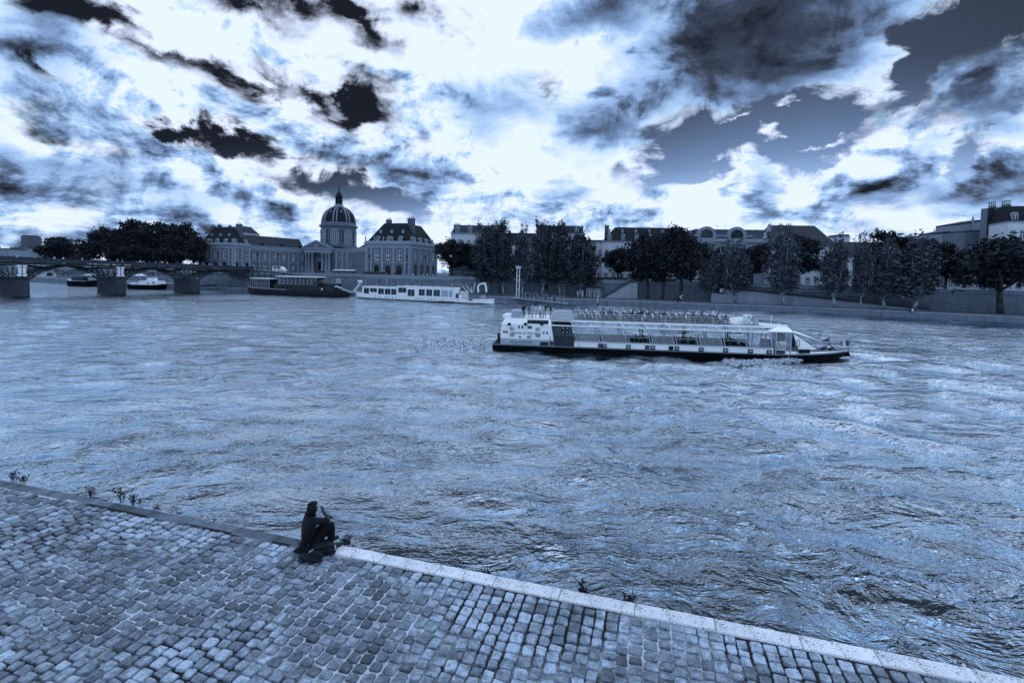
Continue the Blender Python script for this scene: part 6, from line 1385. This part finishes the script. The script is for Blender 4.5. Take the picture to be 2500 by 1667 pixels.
COLN = ['white', 'dark', 'pale', 'grey', 'white', 'black']
def person(me, loc, rz, label, group, s=1.0):
    o = obj('person', me, None, loc, rz); o.scale = (s, s, s); return tag(o, label, 'person', group)
ORD = ['first', 'second', 'third', 'fourth', 'fifth', 'sixth', 'seventh', 'eighth', 'ninth', 'tenth', 'eleventh', 'twelfth', 'thirteenth', 'fourteenth', 'fifteenth', 'sixteenth', 'seventeenth', 'eighteenth', 'nineteenth', 'twentieth']+['%s-%s' % (t, u) for t in ('twenty', 'thirty') for u in ('first', 'second', 'third', 'fourth', 'fifth', 'sixth', 'seventh', 'eighth', 'ninth')]
def boat_people():
    f = TB; rg = random.Random(9); W = 7.2
    def wp(x, y, z): return f.S+f.u*x+f.n*y+Vector((0, 0, z))
    for ri, xb in enumerate(BENCH):
        for si, y in enumerate((1.75, 2.35, 2.95, 4.25, 4.85, 5.4)):
            if rg.random() < .30: continue
            k = rg.randrange(6); person(SIT[k], wp(xb+.12, y+rg.uniform(-.1, .1), 3.67), f.rz+rg.uniform(-.5, .5), 'passenger in %s top, %s seat from near rail, %s deck row from stern' % (COLN[k], ORD[si], ORD[ri]), 'seated upper deck passengers', rg.uniform(.92, 1.06))
    st = [(1277, 1, 5, 'passenger in black top standing leftmost at the tour boat stern rail'), (1281, 3.2, 1, 'passenger in dark top standing behind the leftmost one at the stern rail'), (1292, 1.6, 3, 'passenger in grey top second cluster at the stern rail'), (1300, 1.3, 2, 'passenger in pale top left of centre at the stern rail'), (1308, 1.9, 0, 'passenger in white top in the middle of the stern rail group'), (1318, 1.4, 4, 'fair haired passenger in white top right of the stern group'), (1325, 1.2, 2, 'passenger in pale top beside the fair haired one at the stern rail'), (1330, 2.6, 1, 'passenger in dark top behind the right end of the stern group'), (1344, 1.4, 5, 'lone passenger in black standing before the louvred stair housing')]
    for px, y, k, lab in st:
        p = f.pt(px, 765, y); person(STA[k], wp(p.x, y, 3.7), rg.uniform(-3, 3), lab, 'standing stern passengers', rg.uniform(.93, 1.0))
    p = f.pt(1742, 770, 2.4); person(STA[0], wp(p.x, 2.4, 3.68), f.rz+2.6, 'passenger in white shirt standing up among the seated rows near the bow', None, .98)
    p = f.pt(1397, 770, 1.6); person(STA[3], wp(p.x, 3.4, 3.68), f.rz+.5, 'passenger in grey standing right of the louvred stair housing', None, .95)
    for pi, (px, y, k) in enumerate(((1465, 2.0, 1), (1485, 2.4, 3), (1545, 2, 5), (1555, 2.2, 1), (1652, 1.6, 5), (1690, 2.4, 1), (1733, 2.0, 3), (1742, 2.0, 1), (1866, 1.4, 1))):
        p = f.pt(px, 828, y); person(SIT[k], wp(p.x, y, .64), f.rz+rg.uniform(-.4, .4), '%s passenger from the stern inside the glass saloon, in %s clothes' % (ORD[pi], COLN[k]), 'saloon passengers')
boat_people()
def quay_people():
    rg = random.Random(3)
    spots = [(1272, 3, 1, 'person in dark clothes waiting beside the white mast on the far quay'), (1277, 4, 3, 'person in grey standing next to the white mast group on the far quay'), (1284, 3, 5, 'person in black in the middle of the group right of the white mast'), (1289, 4, 1, 'person in dark clothes at the right end of the group near the white mast')]
    for px, bk, k, lab in spots: person(STA[k], edge_at(px, FQ+.02, bk), rg.uniform(-3, 3), lab, 'people waiting on the far quay')
    for px, k, lab in ((1440, 5, 'person in black standing left inside the quay shelter'), (1450, 1, 'person in dark clothes in the middle of the quay shelter'), (1459, 5, 'person in black at the right of the quay shelter')): person(STA[k], wall_at(px, FQ+.02, 3.4), rg.uniform(-3, 3), lab, 'people in the quay shelter')
    o = person(SIT[1], edge_at(2225, FQ-.36, .3), -1.9, 'person in dark clothes sitting on the far quay edge at right', 'pair sitting on the far quay edge'); o = person(SIT[4], edge_at(2233, FQ-.36, .3), -1.7, 'person in white top sitting on the far quay edge at right', 'pair sitting on the far quay edge')
    P1, P, zd, hw, w, b = BR
    for i in range(34):
        k = -.35+3.2*i/33+rg.uniform(-.03, .03); c = rg.randrange(6); s = rg.uniform(1.5, 3.9)
        person(STA[c], P1+P(k, s, zd(k)+.01), rg.uniform(-3, 3), '%s pedestrian from the left picture edge on the footbridge, in %s top' % (ORD[i], COLN[c]), 'footbridge pedestrians')
    for i in range(16):
        px = 885+i*11+rg.uniform(-3, 3); c = rg.randrange(6); person(STA[c], wall_at(px, SZ+.02, -rg.uniform(1.2, 3)), rg.uniform(-3, 3), '%s street pedestrian from the left before the slate roofed pavilion, in %s top' % (ORD[i], COLN[c]), 'street pedestrians', 1.0)
quay_people()

# ------------------------------------------------------------------ far bank furniture
def furniture():
    # twin pole mast
    p = edge_at(1262, FQ, 1.5); zt = zat(1262, 648, p.y)-FQ; b = empty('twin_pole_mast', p, ROT, 'tall white twin pole mast at the far quay edge', 'mast')
    for dx in (-.42, .42): q = MB(); q.tube((dx, 0, 0), (dx, 0, zt-.8 if dx > 0 else zt-1.2), .13, .11, 8); q.build('pole', M_white, b)
    for z in (zt*.25, zt*.5, zt*.66): q = MB(); q.box(-.5, .5, -.05, .05, z, z+.14); q.build('cross_tie', M_white, b)
    q = MB(); q.box(-.75, .75, -.2, .2, zt-1.0, zt-.2); q.build('mast_head', M_pale, b); q = MB(); q.bar((-1.5, 0, zt*.56), (1.5, 0, zt*.56), .1); q.build('spreader', M_pale, b)
    # lone pole in the water by the quay
    p = edge_at(1462, 0, -1.5); zt = zat(1462, 722, p.y); b = empty('mooring_pole', p, 0, 'lone pale pole standing in the water before the far quay', 'pole'); q = MB(); q.tube((0, 0, -.5), (0, 0, zt), .13, .11, 8); q.build('pole', M_pale, b); q = MB(); q.tube((0, 0, -.1), (0, 0, .5), .3, .24, 8); q.build('collar', M_black, b)
    # landing ramp with gates
    a = edge_at(1252, FQ, -.6); c = edge_at(1392, .25, -2.2); b = empty('landing_ramp', a, 0, 'pale landing ramp with gate frames sloping down the far quay edge to the water', 'ramp'); d = c-a
    n = 9
    for i in range(n): q = MB(); p0 = d*(i/n); p1 = d*((i+.94)/n); q.bar(p0, p1, 1.5, .16); q.build('ramp_plank', M_lightgrey, b)
    for i in (1, 2.2, 3.4, 5.0, 6.4, 7.5): 
        q = MB(); p0 = d*(i/n); p1 = d*((i+.75)/n); q.bar(p0, p0+Vector((0, 0, 1.9)), .09); q.bar(p1, p1+Vector((0, 0, 1.9)), .09); q.bar(p0+Vector((0, 0, 1.9)), p1+Vector((0, 0, 1.9)), .09); q.build('gate_frame', M_lightgrey, b)
    for i, k in enumerate((1.5, 2.0, 2.6, 3.2, 4.0, 5.4, 6.9)): person(STA[(i*2+1) % 6], a+d*(k/n)+Vector((0, .3, .09)), i*1.3, '%s person from the top of the landing ramp, in %s top' % (ORD[i], COLN[(i*2+1) % 6]), 'landing ramp walkers', .95)
    # shelter
    p = wall_at(1433, FQ, 3.2); e = wall_at(1470, FQ, 3.2); b = empty('quay_shelter', p, ROT, 'small quay shelter with dark curved roof against the embankment wall', 'shelter'); w = (e-p).length
    q = MB(); pts = [(-1.2, 3.2), (w*.3, 3.75), (w*.7, 3.7), (w+.7, 3.3), (w+.7, 3.1), (w*.7, 3.45), (w*.3, 3.5), (-1.2, 3.0)]; q.prism([(x, -1.2, z) for x, z in pts], (0, 3.6, 0)); o = q.build('curved_roof', M_dark, b); fix_normals(o.data)
    q = MB(); q.box(0, w, 2.0, 2.15, 0, 3.0); q.build('back_panel', M_cream, b)
    for x in (.1, w*.5, w-.1): q = MB(); q.box(x-.07, x+.07, 0, .14, 0, 3.1); q.build('shelter_post', M_iron, b)
    q = MB(); q.box(w-.9, w-.1, 1.85, 1.98, .2, 2.3); q.build('notice_board', M_pale, b)
    for px, k, lab in ((1419, 0, 'tilted white board leaning beside the quay shelter'), (1427, 1, 'small white bollard cabinet left of the quay shelter')): pp = wall_at(px, FQ, 4); q = MB(); q.hexa([(-.45, -.1, 0), (.1, -.1, 0), (.1, .1, 0), (-.45, .1, 0), (-.75, .2, 1.9), (-.2, .2, 1.9), (-.2, .4, 1.9), (-.75, .4, 1.9)]) if k == 0 else q.box(-.3, .3, -.2, .2, 0, 2.2); tag(q.build('quay_board', M_white, None, False, pp), lab, 'board')
    # square sign with a slash, and doors in the wall
    p = wall_at(1762, 0, .12); p = wall_at(1762, zat(1762, 709, p.y), 4.36); p = at(1762, 709, wall_at(1762, 0, 4.4).y-.3); b = empty('square_sign', p, ROT, 'square white sign with black frame and slash above the pale metal door', 'sign')
    q = MB(); q.box(-.62, .62, 0, .06, -.62, .62); q.build('frame', M_black, b); q = MB(); q.box(-.5, .5, -.02, -.002, -.5, .5); q.build('face', M_white, b); q = MB(); q.bar((-.38, -.035, .38), (.38, -.035, -.38), .03, .16); q.bar((-.1, -.03, -.2), (.3, -.03, .25), .02, .12); q.build('slash', M_black, b)
    def door(px, py0, py1, wpx, mm, lab, fr): 
        pp = wall_at(px, 0, fr); pp = at(px, py1, pp.y); w_ = wpx*pp.y/FPX; h = (py1-py0)*pp.y/FPX; bb = empty('wall_door', pp, ROT, lab, 'door'); q = MB(); q.box(-w_/2, w_/2, -.03, .05, 0, h); q.build('leaf', mm, bb)
        q = MB(); q.box(-w_/2-.15, -w_/2-.01, -.1, .05, 0, h); q.box(w_/2+.01, w_/2+.15, -.1, .05, 0, h); q.build('jamb', M_wallL, bb); q = MB(); q.box(-w_/2-.2, w_/2+.2, -.12, .05, h+.01, h+.2); q.build('lintel', M_wallL, bb)
    door(1758, 718, 739, 38, mat('door_grey', .3, .7, .1, 1), 'wide pale grey metal door in the embankment below the slashed sign', 4.5); door(1223, 699, 717, 23, M_gryp, 'dark metal door in the embankment wall behind the poplars', .3); door(1334, 694, 707, 9, M_black, 'black doorway in the embankment wall behind the forked poplar', .3); door(1930, 730, 745, 11, mat('door_mid', .2, .7, .1, 1), 'small grey door in the ramp wall under the tall pale poplar', 4.6)
    # flower bush
    p = edge_at(1660, FQ, 1.0); b = empty('flower_bush', p, 0, 'small bush of white flowers at the far quay edge under the tallest plane tree', 'plant'); rng = np.random.RandomState(8)
    V, F = leaf_cloud(rng.normal(0, 1, (16, 3))*np.array([.55, .4, .45])+np.array([0, 0, 1.0]), 16, np.full((16, 3), .25), .3, rng); obj('foliage', npmesh('foliage', V, F, M_leaf), b); V, F = leaf_cloud(rng.normal(0, 1, (22, 3))*np.array([.65, .45, .55])+np.array([0, -.2, 1.15]), 4, np.full((22, 3), .08), .32, rng); obj('blossoms', npmesh('blossoms', V, F, SH['white']), b); q = MB(); q.tube((0, 0, 0), (0, 0, .9), .06, .04, 6); q.build('stem', M_barkd, b)
    # lamps
    lm = MB(); lm.tube((0, 0, 0), (0, 0, 1.0), .16, .10, 8); lm.tube((0, 0, 1.0), (0, 0, 5.4), .075, .05, 8); post = lm.mesh('lamp_post', M_iron)
    q = MB(); q.lathe([(.1, 5.4), (.24, 5.6), (.30, 6.1), (.12, 6.35), (.03, 6.6)], 8); head = q.mesh('lantern', M_iron); q = MB(); q.lathe([(.2, 5.62), (.26, 6.05)], 8); gl = q.mesh('lantern_glass', M_lightgrey)
    def lamp(loc, lab, grp, s=1.0):
        e = empty('street_lamp', loc, 0, lab, 'lamp', grp); e.scale = (s, s, s); obj('post', post, e); h = obj('lantern', head, e); obj('lantern_glass', gl, h)
    for px, nm in ((520, 'before the left palace pavilion'), (616, 'at the left end of the palace wing'), (669, 'before the middle of the palace wing'), (766, 'before the chapel portico columns'), (893, 'at the left corner of the slate roofed pavilion'), (985, 'before the arcade of the slate roofed pavilion'), (1031, 'before the side arcade of the slate roofed pavilion'), (1458, 'in the gap left of the hipped slate roof')): lamp(wall_at(px, SZ, -2.5), 'dark iron street lamp ' + nm, 'street lamps on the far bank', 1.25)
    P1, P, zd, hw, w, b_ = BR
    for k, nm in ((.35, 'between the first and second piers'), (1.05, 'above the second stone pier'), (1.62, 'between the second and third piers'), (2.1, 'above the third stone pier')): lamp(P1+P(k, -3.9, zd(k)), 'thin lamp on the footbridge ' + nm, 'footbridge lamps', .75)
    # bookseller boxes and awning on the parapet
    for i, (pa, pb, lab) in enumerate(((886, 942, 'long dark bookseller box on the parapet before the pavilion'), (768, 792, 'short dark bookseller box on the parapet before the chapel'), (1130, 1180, 'dark bookseller box on the parapet behind the first poplar'), (1262, 1320, 'dark bookseller box on the parapet behind the thin poplar'), (1335, 1395, 'dark bookseller box on the parapet behind the forked poplar'), (1440, 1530, 'long dark bookseller box on the parapet above the quay stairs'), (1590, 1650, 'dark bookseller box on the parapet behind the plane trio'))):
        a = wall_at(pa, PZ, -.2); c = wall_at(pb, PZ, -.2); L = (c-a).length; e = empty('bookseller_box', a, math.atan2((c-a).y, (c-a).x), lab, 'stall', 'bookseller boxes on the parapet'); n = max(1, int(L/2.2))
        for k in range(n): q = MB(); q.box(k*L/n+.04, (k+1)*L/n-.04, -.1, .8, .06, .75); o = q.build('box', M_dark, e); q = MB(); q.add([(k*L/n, -.15, .75), ((k+1)*L/n, -.15, .75), ((k+1)*L/n, .85, .95), (k*L/n, .85, .95)], [(0, 1, 2, 3)]); q.build('lid', M_iron, o)
    a = wall_at(814, PZ, .2); c = wall_at(866, PZ, .2); L = (c-a).length; e = empty('parapet_awning', a, math.atan2((c-a).y, (c-a).x), 'low grey awning stall with dark front on the parapet right of the chapel', 'stall'); q = MB(); q.hexa([(0, -.6, 1.0), (L, -.6, 1.0), (L, 1.4, 1.3), (0, 1.4, 1.3), (0, -.6, 1.1), (L, -.6, 1.1), (L, 1.4, 1.42), (0, 1.4, 1.42)]); q.build('awning', M_pale, e); q = MB(); q.box(.2, L-.2, -.3, 1.2, .5, .98); q.build('stall_body', M_dark, e)
    for k in range(4): q = MB(); x = .3+(L-.6)*k/3; q.box(x-.05, x+.05, -.5, -.4, .05, 1.0); q.build('stall_post', M_iron, e)
    q = MB(); p = wall_at(826, 0, .25); pp = at(826, 692, p.y-.2); q.box(-.95, .95, 0, .12, 0, 1.75); tag(q.build('wall_panel', M_lightgrey, None, False, pp), 'pale square panel on the embankment wall above the barge bow', 'panel')
    # vehicles on the street
    def vehicle(px, lab, body, van, bk=4.0, z=SZ):
        e = empty('parked_van' if van else 'parked_car', wall_at(px, z, -bk), ROT, lab, 'van' if van else 'car'); L, h = (5.4, 2.2) if van else (4.2, 1.45)
        pr = [(0, .35), (L, .35), (L, .95), (L*.86, 1.05 if not van else 1.2), (L*.74, h), (L*.06 if van else L*.3, h), (0 if van else L*.08, 1.0)]; q = MB(); q.prism([(x, 0, zz) for x, zz in pr], (0, 1.75, 0)); o = q.build('body', body, e); fix_normals(o.data)
        for x0, x1 in ((L*.12, L*.4), (L*.44, L*.7)) if van else ((L*.34, L*.52), (L*.55, L*.72)): q = MB(); q.box(x0, x1, -.015, -.003, h*.62, h*.92); q.build('window', M_pane, e)
        for x in (L*.2, L*.8): q = MB(); q.tube((x, -.05, .33), (x, .2, .33), .33, .33, 12); w_ = q.build('wheel', M_black, e); q = MB(); q.tube((x, -.07, .33), (x, -.055, .33), .18, .18, 10); q.build('rim', M_pale, w_)
        q = MB(); q.box(L, L+.03, .15, .45, .65, .85); q.build('headlight', M_white, e)
    vehicle(640, 'white van parked before the palace wing above the sloping walkway', M_white, True, 5, SZ+.75); vehicle(1296, 'white car on the street behind the thin poplar', M_white, False, 3.5, SZ+.3); vehicle(1352, 'pale grey car on the street between two poplars', M_pale, False, 3.5, SZ+.3); vehicle(1700, 'white van on the street right of the plane trio', M_white, True, 4, SZ); vehicle(1420, 'dark car on the street behind the bushy poplar', M_dark, False, 3.5, SZ+.3)
furniture()
# ------------------------------------------------------------------ person on the near quay
def sitter():
    base = None; s = -1.2
    for k in range(200):
        s = -1.6+k*.01; p = quay(s, .45, .015)
        if proj(p)[0] >= 752: base = p; break
    rz = R(44); e = empty('person', base, rz, 'person in dark clothes sitting on the quay edge, elbow on raised knee, hand to face', 'person'); e.scale = (1.13, 1.13, 1.13)
    Mskin = mat('sitter_skin', .05, .6, .15, 5); Msh = mat('sitter_shirt', .009, .85, .3, 9, .5, 14); Mtr = mat('sitter_trousers', .004, .85, .3, 6, .3, 14); Mh = mat('sitter_hair', .005, .6, .4, 30, .6, 60); Mshoe = mat('sitter_shoe', .02, .6, .3, 6)
    J = dict(pel=(0, 0, .13), sp=(-.015, 0, .34), ch=(.02, 0, .57), nk=(.06, -.005, .71), hd=(.10, -.015, .79), ht=(.11, -.02, .87), rsh=(.045, -.165, .635), rel=(.32, -.21, .57), rwr=(.235, -.115, .73), rpa=(.222, -.085, .785), lsh=(.045, .165, .635), lel=(.22, .25, .40), lwr=(.40, .12, .47), lpa=(.45, .06, .49),
             rhp=(.05, -.10, .13), rkn=(.37, -.19, .51), ran=(.36, -.18, .085), rto=(.52, -.20, .05), lhp=(.05, .10, .13), lkn=(.38, .05, .46), lan=(.42, .07, .085), lto=(.58, .07, .05))
    names = list(J); ix = {n: i for i, n in enumerate(names)}; V = [J[n] for n in names]
    rad = dict(pel=(.115, .145), sp=(.095, .125), ch=(.10, .14), nk=(.055, .06), hd=(.085, .075), ht=(.075, .07), rsh=.068, rel=.045, rwr=.028, rpa=(.034, .022), lsh=.068, lel=.045, lwr=.028, lpa=(.034, .022), rhp=.085, rkn=.06, ran=.038, rto=.035, lhp=.085, lkn=.06, lan=.038, lto=.035)
    E = [('pel', 'sp'), ('sp', 'ch'), ('ch', 'nk'), ('nk', 'hd'), ('hd', 'ht'), ('ch', 'rsh'), ('rsh', 'rel'), ('rel', 'rwr'), ('rwr', 'rpa'), ('ch', 'lsh'), ('lsh', 'lel'), ('lel', 'lwr'), ('lwr', 'lpa'), ('pel', 'rhp'), ('rhp', 'rkn'), ('rkn', 'ran'), ('ran', 'rto'), ('pel', 'lhp'), ('lhp', 'lkn'), ('lkn', 'lan'), ('lan', 'lto')]
    Ei = [(ix[a], ix[b]) for a, b in E]; shr = lambda r_: tuple(x*.7 for x in r_) if isinstance(r_, tuple) else r_*.7
    Rr = [shr(rad[n]) if n in ('pel', 'sp', 'ch', 'rsh', 'lsh', 'rhp', 'lhp', 'rkn', 'lkn') else rad[n] for n in names]
    def fingers(palm, dirv, side):
        d = Vector(dirv).normalized(); sd = Vector(side).normalized()
        for k, (o, L) in enumerate(((-.024, .062), (-.008, .075), (.009, .07), (.024, .055))):
            a = Vector(palm)+sd*o; m_ = a+d*L*.5; t = m_+(d*.6+Vector((-.5, .3, 0))*.5)*L*.5
            i0 = len(V); V.extend([tuple(a), tuple(m_), tuple(t)]); Rr.extend([.010, .009, .007]); Ei.extend([(ix[palm_n], i0), (i0, i0+1), (i0+1, i0+2)])
        a = Vector(palm)-d*.03+sd*.03; t = a+(sd+d*.6).normalized()*.05; i0 = len(V); V.extend([tuple(a), tuple(t)]); Rr.extend([.011, .008]); Ei.extend([(ix[palm_n], i0), (i0, i0+1)])
    palm_n = 'rpa'; fingers(J['rpa'], (-.25, .3, .8), (.8, .5, 0)); palm_n = 'lpa'; fingers(J['lpa'], (.9, -.3, -.2), (0, .5, .8))
    obj('body', skin_mesh('body', V, Ei, Rr, Mskin, 1), e)
    def sub(nm, keys, grow, mtl, pts=None, sub_=1, root=0):
        v = [J[k] for k in keys]; id_ = {k: i for i, k in enumerate(keys)}; ee = [(id_[a], id_[b]) for a, b in E if a in id_ and b in id_]
        rr = [tuple(x+grow for x in (rad[k] if isinstance(rad[k], tuple) else (rad[k], rad[k]))) for k in keys]
        if pts:
            for (k, p, r_) in pts: v.append(p); rr.append((r_, r_)); ee.append((id_[k], len(v)-1))
        return obj(nm, skin_mesh(nm, v, ee, rr, mtl, sub_), e)
    mid = lambda a, b, t: tuple(Vector(J[a]).lerp(Vector(J[b]), t))
    sub('shirt', ['pel', 'sp', 'ch', 'rsh', 'lsh', 'rel', 'lel'], .010, Msh, [('ch', mid('ch', 'nk', .55), .075)], 1)
    sub('trousers', ['pel', 'rhp', 'rkn', 'lhp', 'lkn'], .011, Mtr, [('rkn', mid('rkn', 'ran', .93), .058), ('lkn', mid('lkn', 'lan', .93), .058)], 1)
    for k in ('r', 'l'):
        a = Vector(J[k+'an']); t = Vector(J[k+'to']); obj('shoe', skin_mesh('shoe', [tuple(a-Vector((.05, 0, .04))), tuple(a.lerp(t, .5)-Vector((0, 0, .03))), tuple(t+Vector((.05, 0, -.01)))], [(0, 1), (1, 2)], [(.05, .05), (.05, .045), (.042, .035)], Mshoe, 1), e)
    # hair: cap of tousled locks
    rng = np.random.RandomState(2); bm = bmesh.new(); bmesh.ops.create_icosphere(bm, subdivisions=3, radius=1)
    hc = Vector((.085, -.018, .835))
    for v in bm.verts:
        n = v.co.copy(); w = 1+.10*math.sin(n.x*9+n.y*7)+.08*math.sin(n.z*11+n.y*5)+rng.uniform(-.05, .05)
        v.co = hc+Vector((n.x*.102*w-.012, n.y*.098*w, n.z*.105*w+.005))
        if n.x > .2 and n.z < .5: v.co.x -= .11*(n.x-.2)/.8*min(1.0, (.5-n.z)/.4)
        if n.z < -.2 and n.x < .3: v.co += Vector((-.01, 0, -.05))
    me = bpy.data.meshes.new('hair'); bm.to_mesh(me); bm.free(); me.materials.append(Mh); me.polygons.foreach_set('use_smooth', [True]*len(me.polygons)); obj('hair', me, e)
    # collar roll
    q = MB(); c = Vector((.05, -.004, .69)); q.path([c+Vector((.07*math.cos(6.283*i/12), .075*math.sin(6.283*i/12), -.02*math.cos(6.283*i/12))) for i in range(13)], .022, 6); q.build('collar', Mtr, e)
    return base
SB = sitter()
def lump(name, dims, seed, mtl, parent, loc, rz=0.0, amp=.22, fold=5.0):
    rng = np.random.RandomState(seed); bm = bmesh.new(); bmesh.ops.create_icosphere(bm, subdivisions=4, radius=1); ph = rng.rand(9)*6.28
    for v in bm.verts:
        n = v.co.copy(); w = 1+amp*(.5*math.sin(n.x*fold+ph[0]+2*n.y)+.4*math.sin(n.y*fold*1.3+ph[1]-1.5*n.z)+.35*math.sin(n.z*fold*1.1+ph[2]+n.x*3)+.3*abs(math.sin(n.x*fold*2.1+n.y*fold*1.7+ph[3])))
        z = n.z*w; z = max(z, -.55); v.co = Vector((math.copysign(abs(n.x)**.75, n.x)*w*dims[0], math.copysign(abs(n.y)**.75, n.y)*w*dims[1], (z+.55)*dims[2]))
    me = bpy.data.meshes.new(name); bm.to_mesh(me); bm.free(); me.materials.append(mtl); me.polygons.foreach_set('use_smooth', [True]*len(me.polygons)); return obj(name, me, parent, loc, rz)
def bags():
    Mb = mat('bag_canvas', .009, .75, .5, 9, .6, 22, spec=.4); Mb2 = mat('jacket_cloth', .013, .85, .4, 8, .5, 20); Mst = mat('strap_web', .03, .7, .3, 20); Mbk = mat('buckle', .45, .4, .1, 3)
    def pq(px, py): return onz(px, py, QZ+.012)
    p = pq(788, 1350); b = empty('shoulder_bag', p, R(20), 'dark slouched shoulder bag on the cobbles right behind the sitting person', 'bag')
    lump('bag_body', (.22, .15, .14), 4, Mb, b, (0, 0, 0)); lump('bag_flap', (.18, .13, .05), 9, Mb, b, (-.01, 0, .17), 0, .18, 6)
    q = MB(); q.path([(.2, -.02, .08), (.27, -.06, .16), (.25, -.1, .05), (.2, -.16, .02)], .014, 6); q.build('strap', Mst, b); q = MB(); q.box(.235, .262, -.11, -.06, .10, .17); q.build('buckle', Mbk, b)
    p = pq(748, 1343); b = empty('jacket', p, R(-10), 'crumpled dark jacket lying beside the hips of the sitting person', 'jacket'); lump('jacket_folds', (.15, .11, .09), 6, Mb2, b, (0, 0, 0), 0, .35, 6); lump('sleeve', (.10, .05, .05), 2, Mb2, b, (-.11, -.06, 0), .5, .3, 7); lump('hood', (.10, .09, .06), 5, Mb2, b, (.06, .02, .11), .3, .3, 6)
    p = pq(765, 1364); b = empty('rucksack', p, R(12), 'dark rucksack lying flat on the cobbles nearest the camera', 'bag'); lump('rucksack_body', (.20, .12, .10), 7, Mb, b, (0, 0, 0), 0, .25, 5); lump('rucksack_pocket', (.11, .06, .06), 8, Mb2, b, (.04, -.12, 0), .1, .2, 6)
    for s in (-1, 1): q = MB(); q.path([(-.16, s*.05, .10), (-.24, s*.07, .09), (-.29, s*.06, .03), (-.2, s*.09, .015)], .015, 6); q.build('shoulder_strap', Mst, b)
    q = MB(); q.bar((-.08, -.02, .165), (-.01, .05, .17), .022, .012); q.build('grab_handle', Mbk, b)
bags()
def weeds():
    Mw = mat('weed_leaf', .022, .8, .4, 4, island=.4)
    def weed(px, py, h, n, lab, out=.02, z=0.0, spread=.5, leaf=.035):
        # nearest point of the quay edge at that column
        best = min((abs(proj(quay(s*.05, 0))[0]-px), s*.05) for s in range(-520, 260))[1]; base = quay(best, out, z); rg = random.Random(int(px)); e = empty('weed', base, 0, lab, 'plant'); st = MB(); lf = MB()
        for k in range(n):
            a = rg.uniform(0, 6.283); L = h*rg.uniform(.5, 1.1); lean = rg.uniform(.05, spread); p0 = Vector((rg.uniform(-.08, .08), rg.uniform(-.04, .04), 0)); pts = [p0+Vector((math.cos(a)*lean*L*t*t, math.sin(a)*lean*L*t*t, L*t)) for t in (0, .35, .7, 1)]
            for u, v in zip(pts[:-1], pts[1:]): st.tube(u, v, .006, .004, 4)
            for j in range(7):
                t = rg.uniform(.2, 1); i = min(2, int(t*3)); q = pts[i].lerp(pts[i+1], t*3-i); d = Vector((rg.uniform(-1, 1), rg.uniform(-1, 1), rg.uniform(.1, .9))).normalized(); sd = d.cross(Vector((rg.uniform(-1, 1), rg.uniform(-1, 1), rg.uniform(-1, 1)))).normalized()
                l = leaf*rg.uniform(.7, 1.5); lf.quad(q, q+d*l+sd*l*.35, q+d*l*2, q+d*l-sd*l*.35)
        st.build('stems', Mw, e); lf.build('leaves', Mw, e)
    weed(38, 1150, .30, 9, 'tuft of weeds at the far left end of the kerb'); weed(58, 1155, .22, 8, 'low weeds just right of the leftmost tuft on the kerb'); weed(228, 1195, .26, 14, 'small grassy tuft on the kerb left of the tall weed', spread=.7, leaf=.02); weed(300, 1205, .50, 8, 'tall branching weed on the kerb at left'); weed(330, 1212, .34, 9, 'bushy lower weed right beside the tall branching one'); weed(382, 1222, .08, 3, 'tiny sprout on the kerb between weeds and person')
    weed(838, 1330, .2, 12, 'dark weed hanging over the edge right of the sitting person', -.06, -.05, .9); weed(1424, 1440, .34, 14, 'dark leafy weed growing from the quay wall at a kerb joint', -.1, -.16, .5); weed(1530, 1465, .26, 9, 'small dark weed on the quay wall right of the leafy one', -.1, -.16, .5); weed(1185, 1400, .16, 7, 'small weed peeping over the kerb between person and leafy weed', -.06, -.1, .5)
weeds()
# ------------------------------------------------------------------ foam on the water
def foam():
    rng = np.random.RandomState(12); Mf = mat('foam', .62, .9, .3, 3); f = TB; W = 7.2
    def wp(x, y, z): v = f.S+f.u*x+f.n*y; return (v.x, v.y, z)
    c = []; sp = []
    for i in range(380):           # bow wave streaming aft along the near side
        t = rng.rand()**1.2; x = 33.5-8*t; y = -.75-2.2*t+rng.normal(0, .18+.45*t)+(1.6 if t < .05 else 0); c.append(wp(x, y+2.6*max(0, .35-t), .16+.22*(1-t)*rng.rand())); sp.append((.4, .16, .09))
    for i in range(120):           # stern wash
        t = rng.rand(); x = -.3-9*t; y = W/2+rng.normal(0, 1.6+1.2*t); c.append(wp(x, y, .10)); sp.append((.5, .2, .04))
    V, F = leaf_cloud(np.array(c), 8, np.array(sp), .30, rng); V[:, 2] = .08+(V[:, 2]-.06)*.7
    tag(obj('wake_foam', npmesh('wake_foam', V, F, Mf)), kind='stuff')
foam()
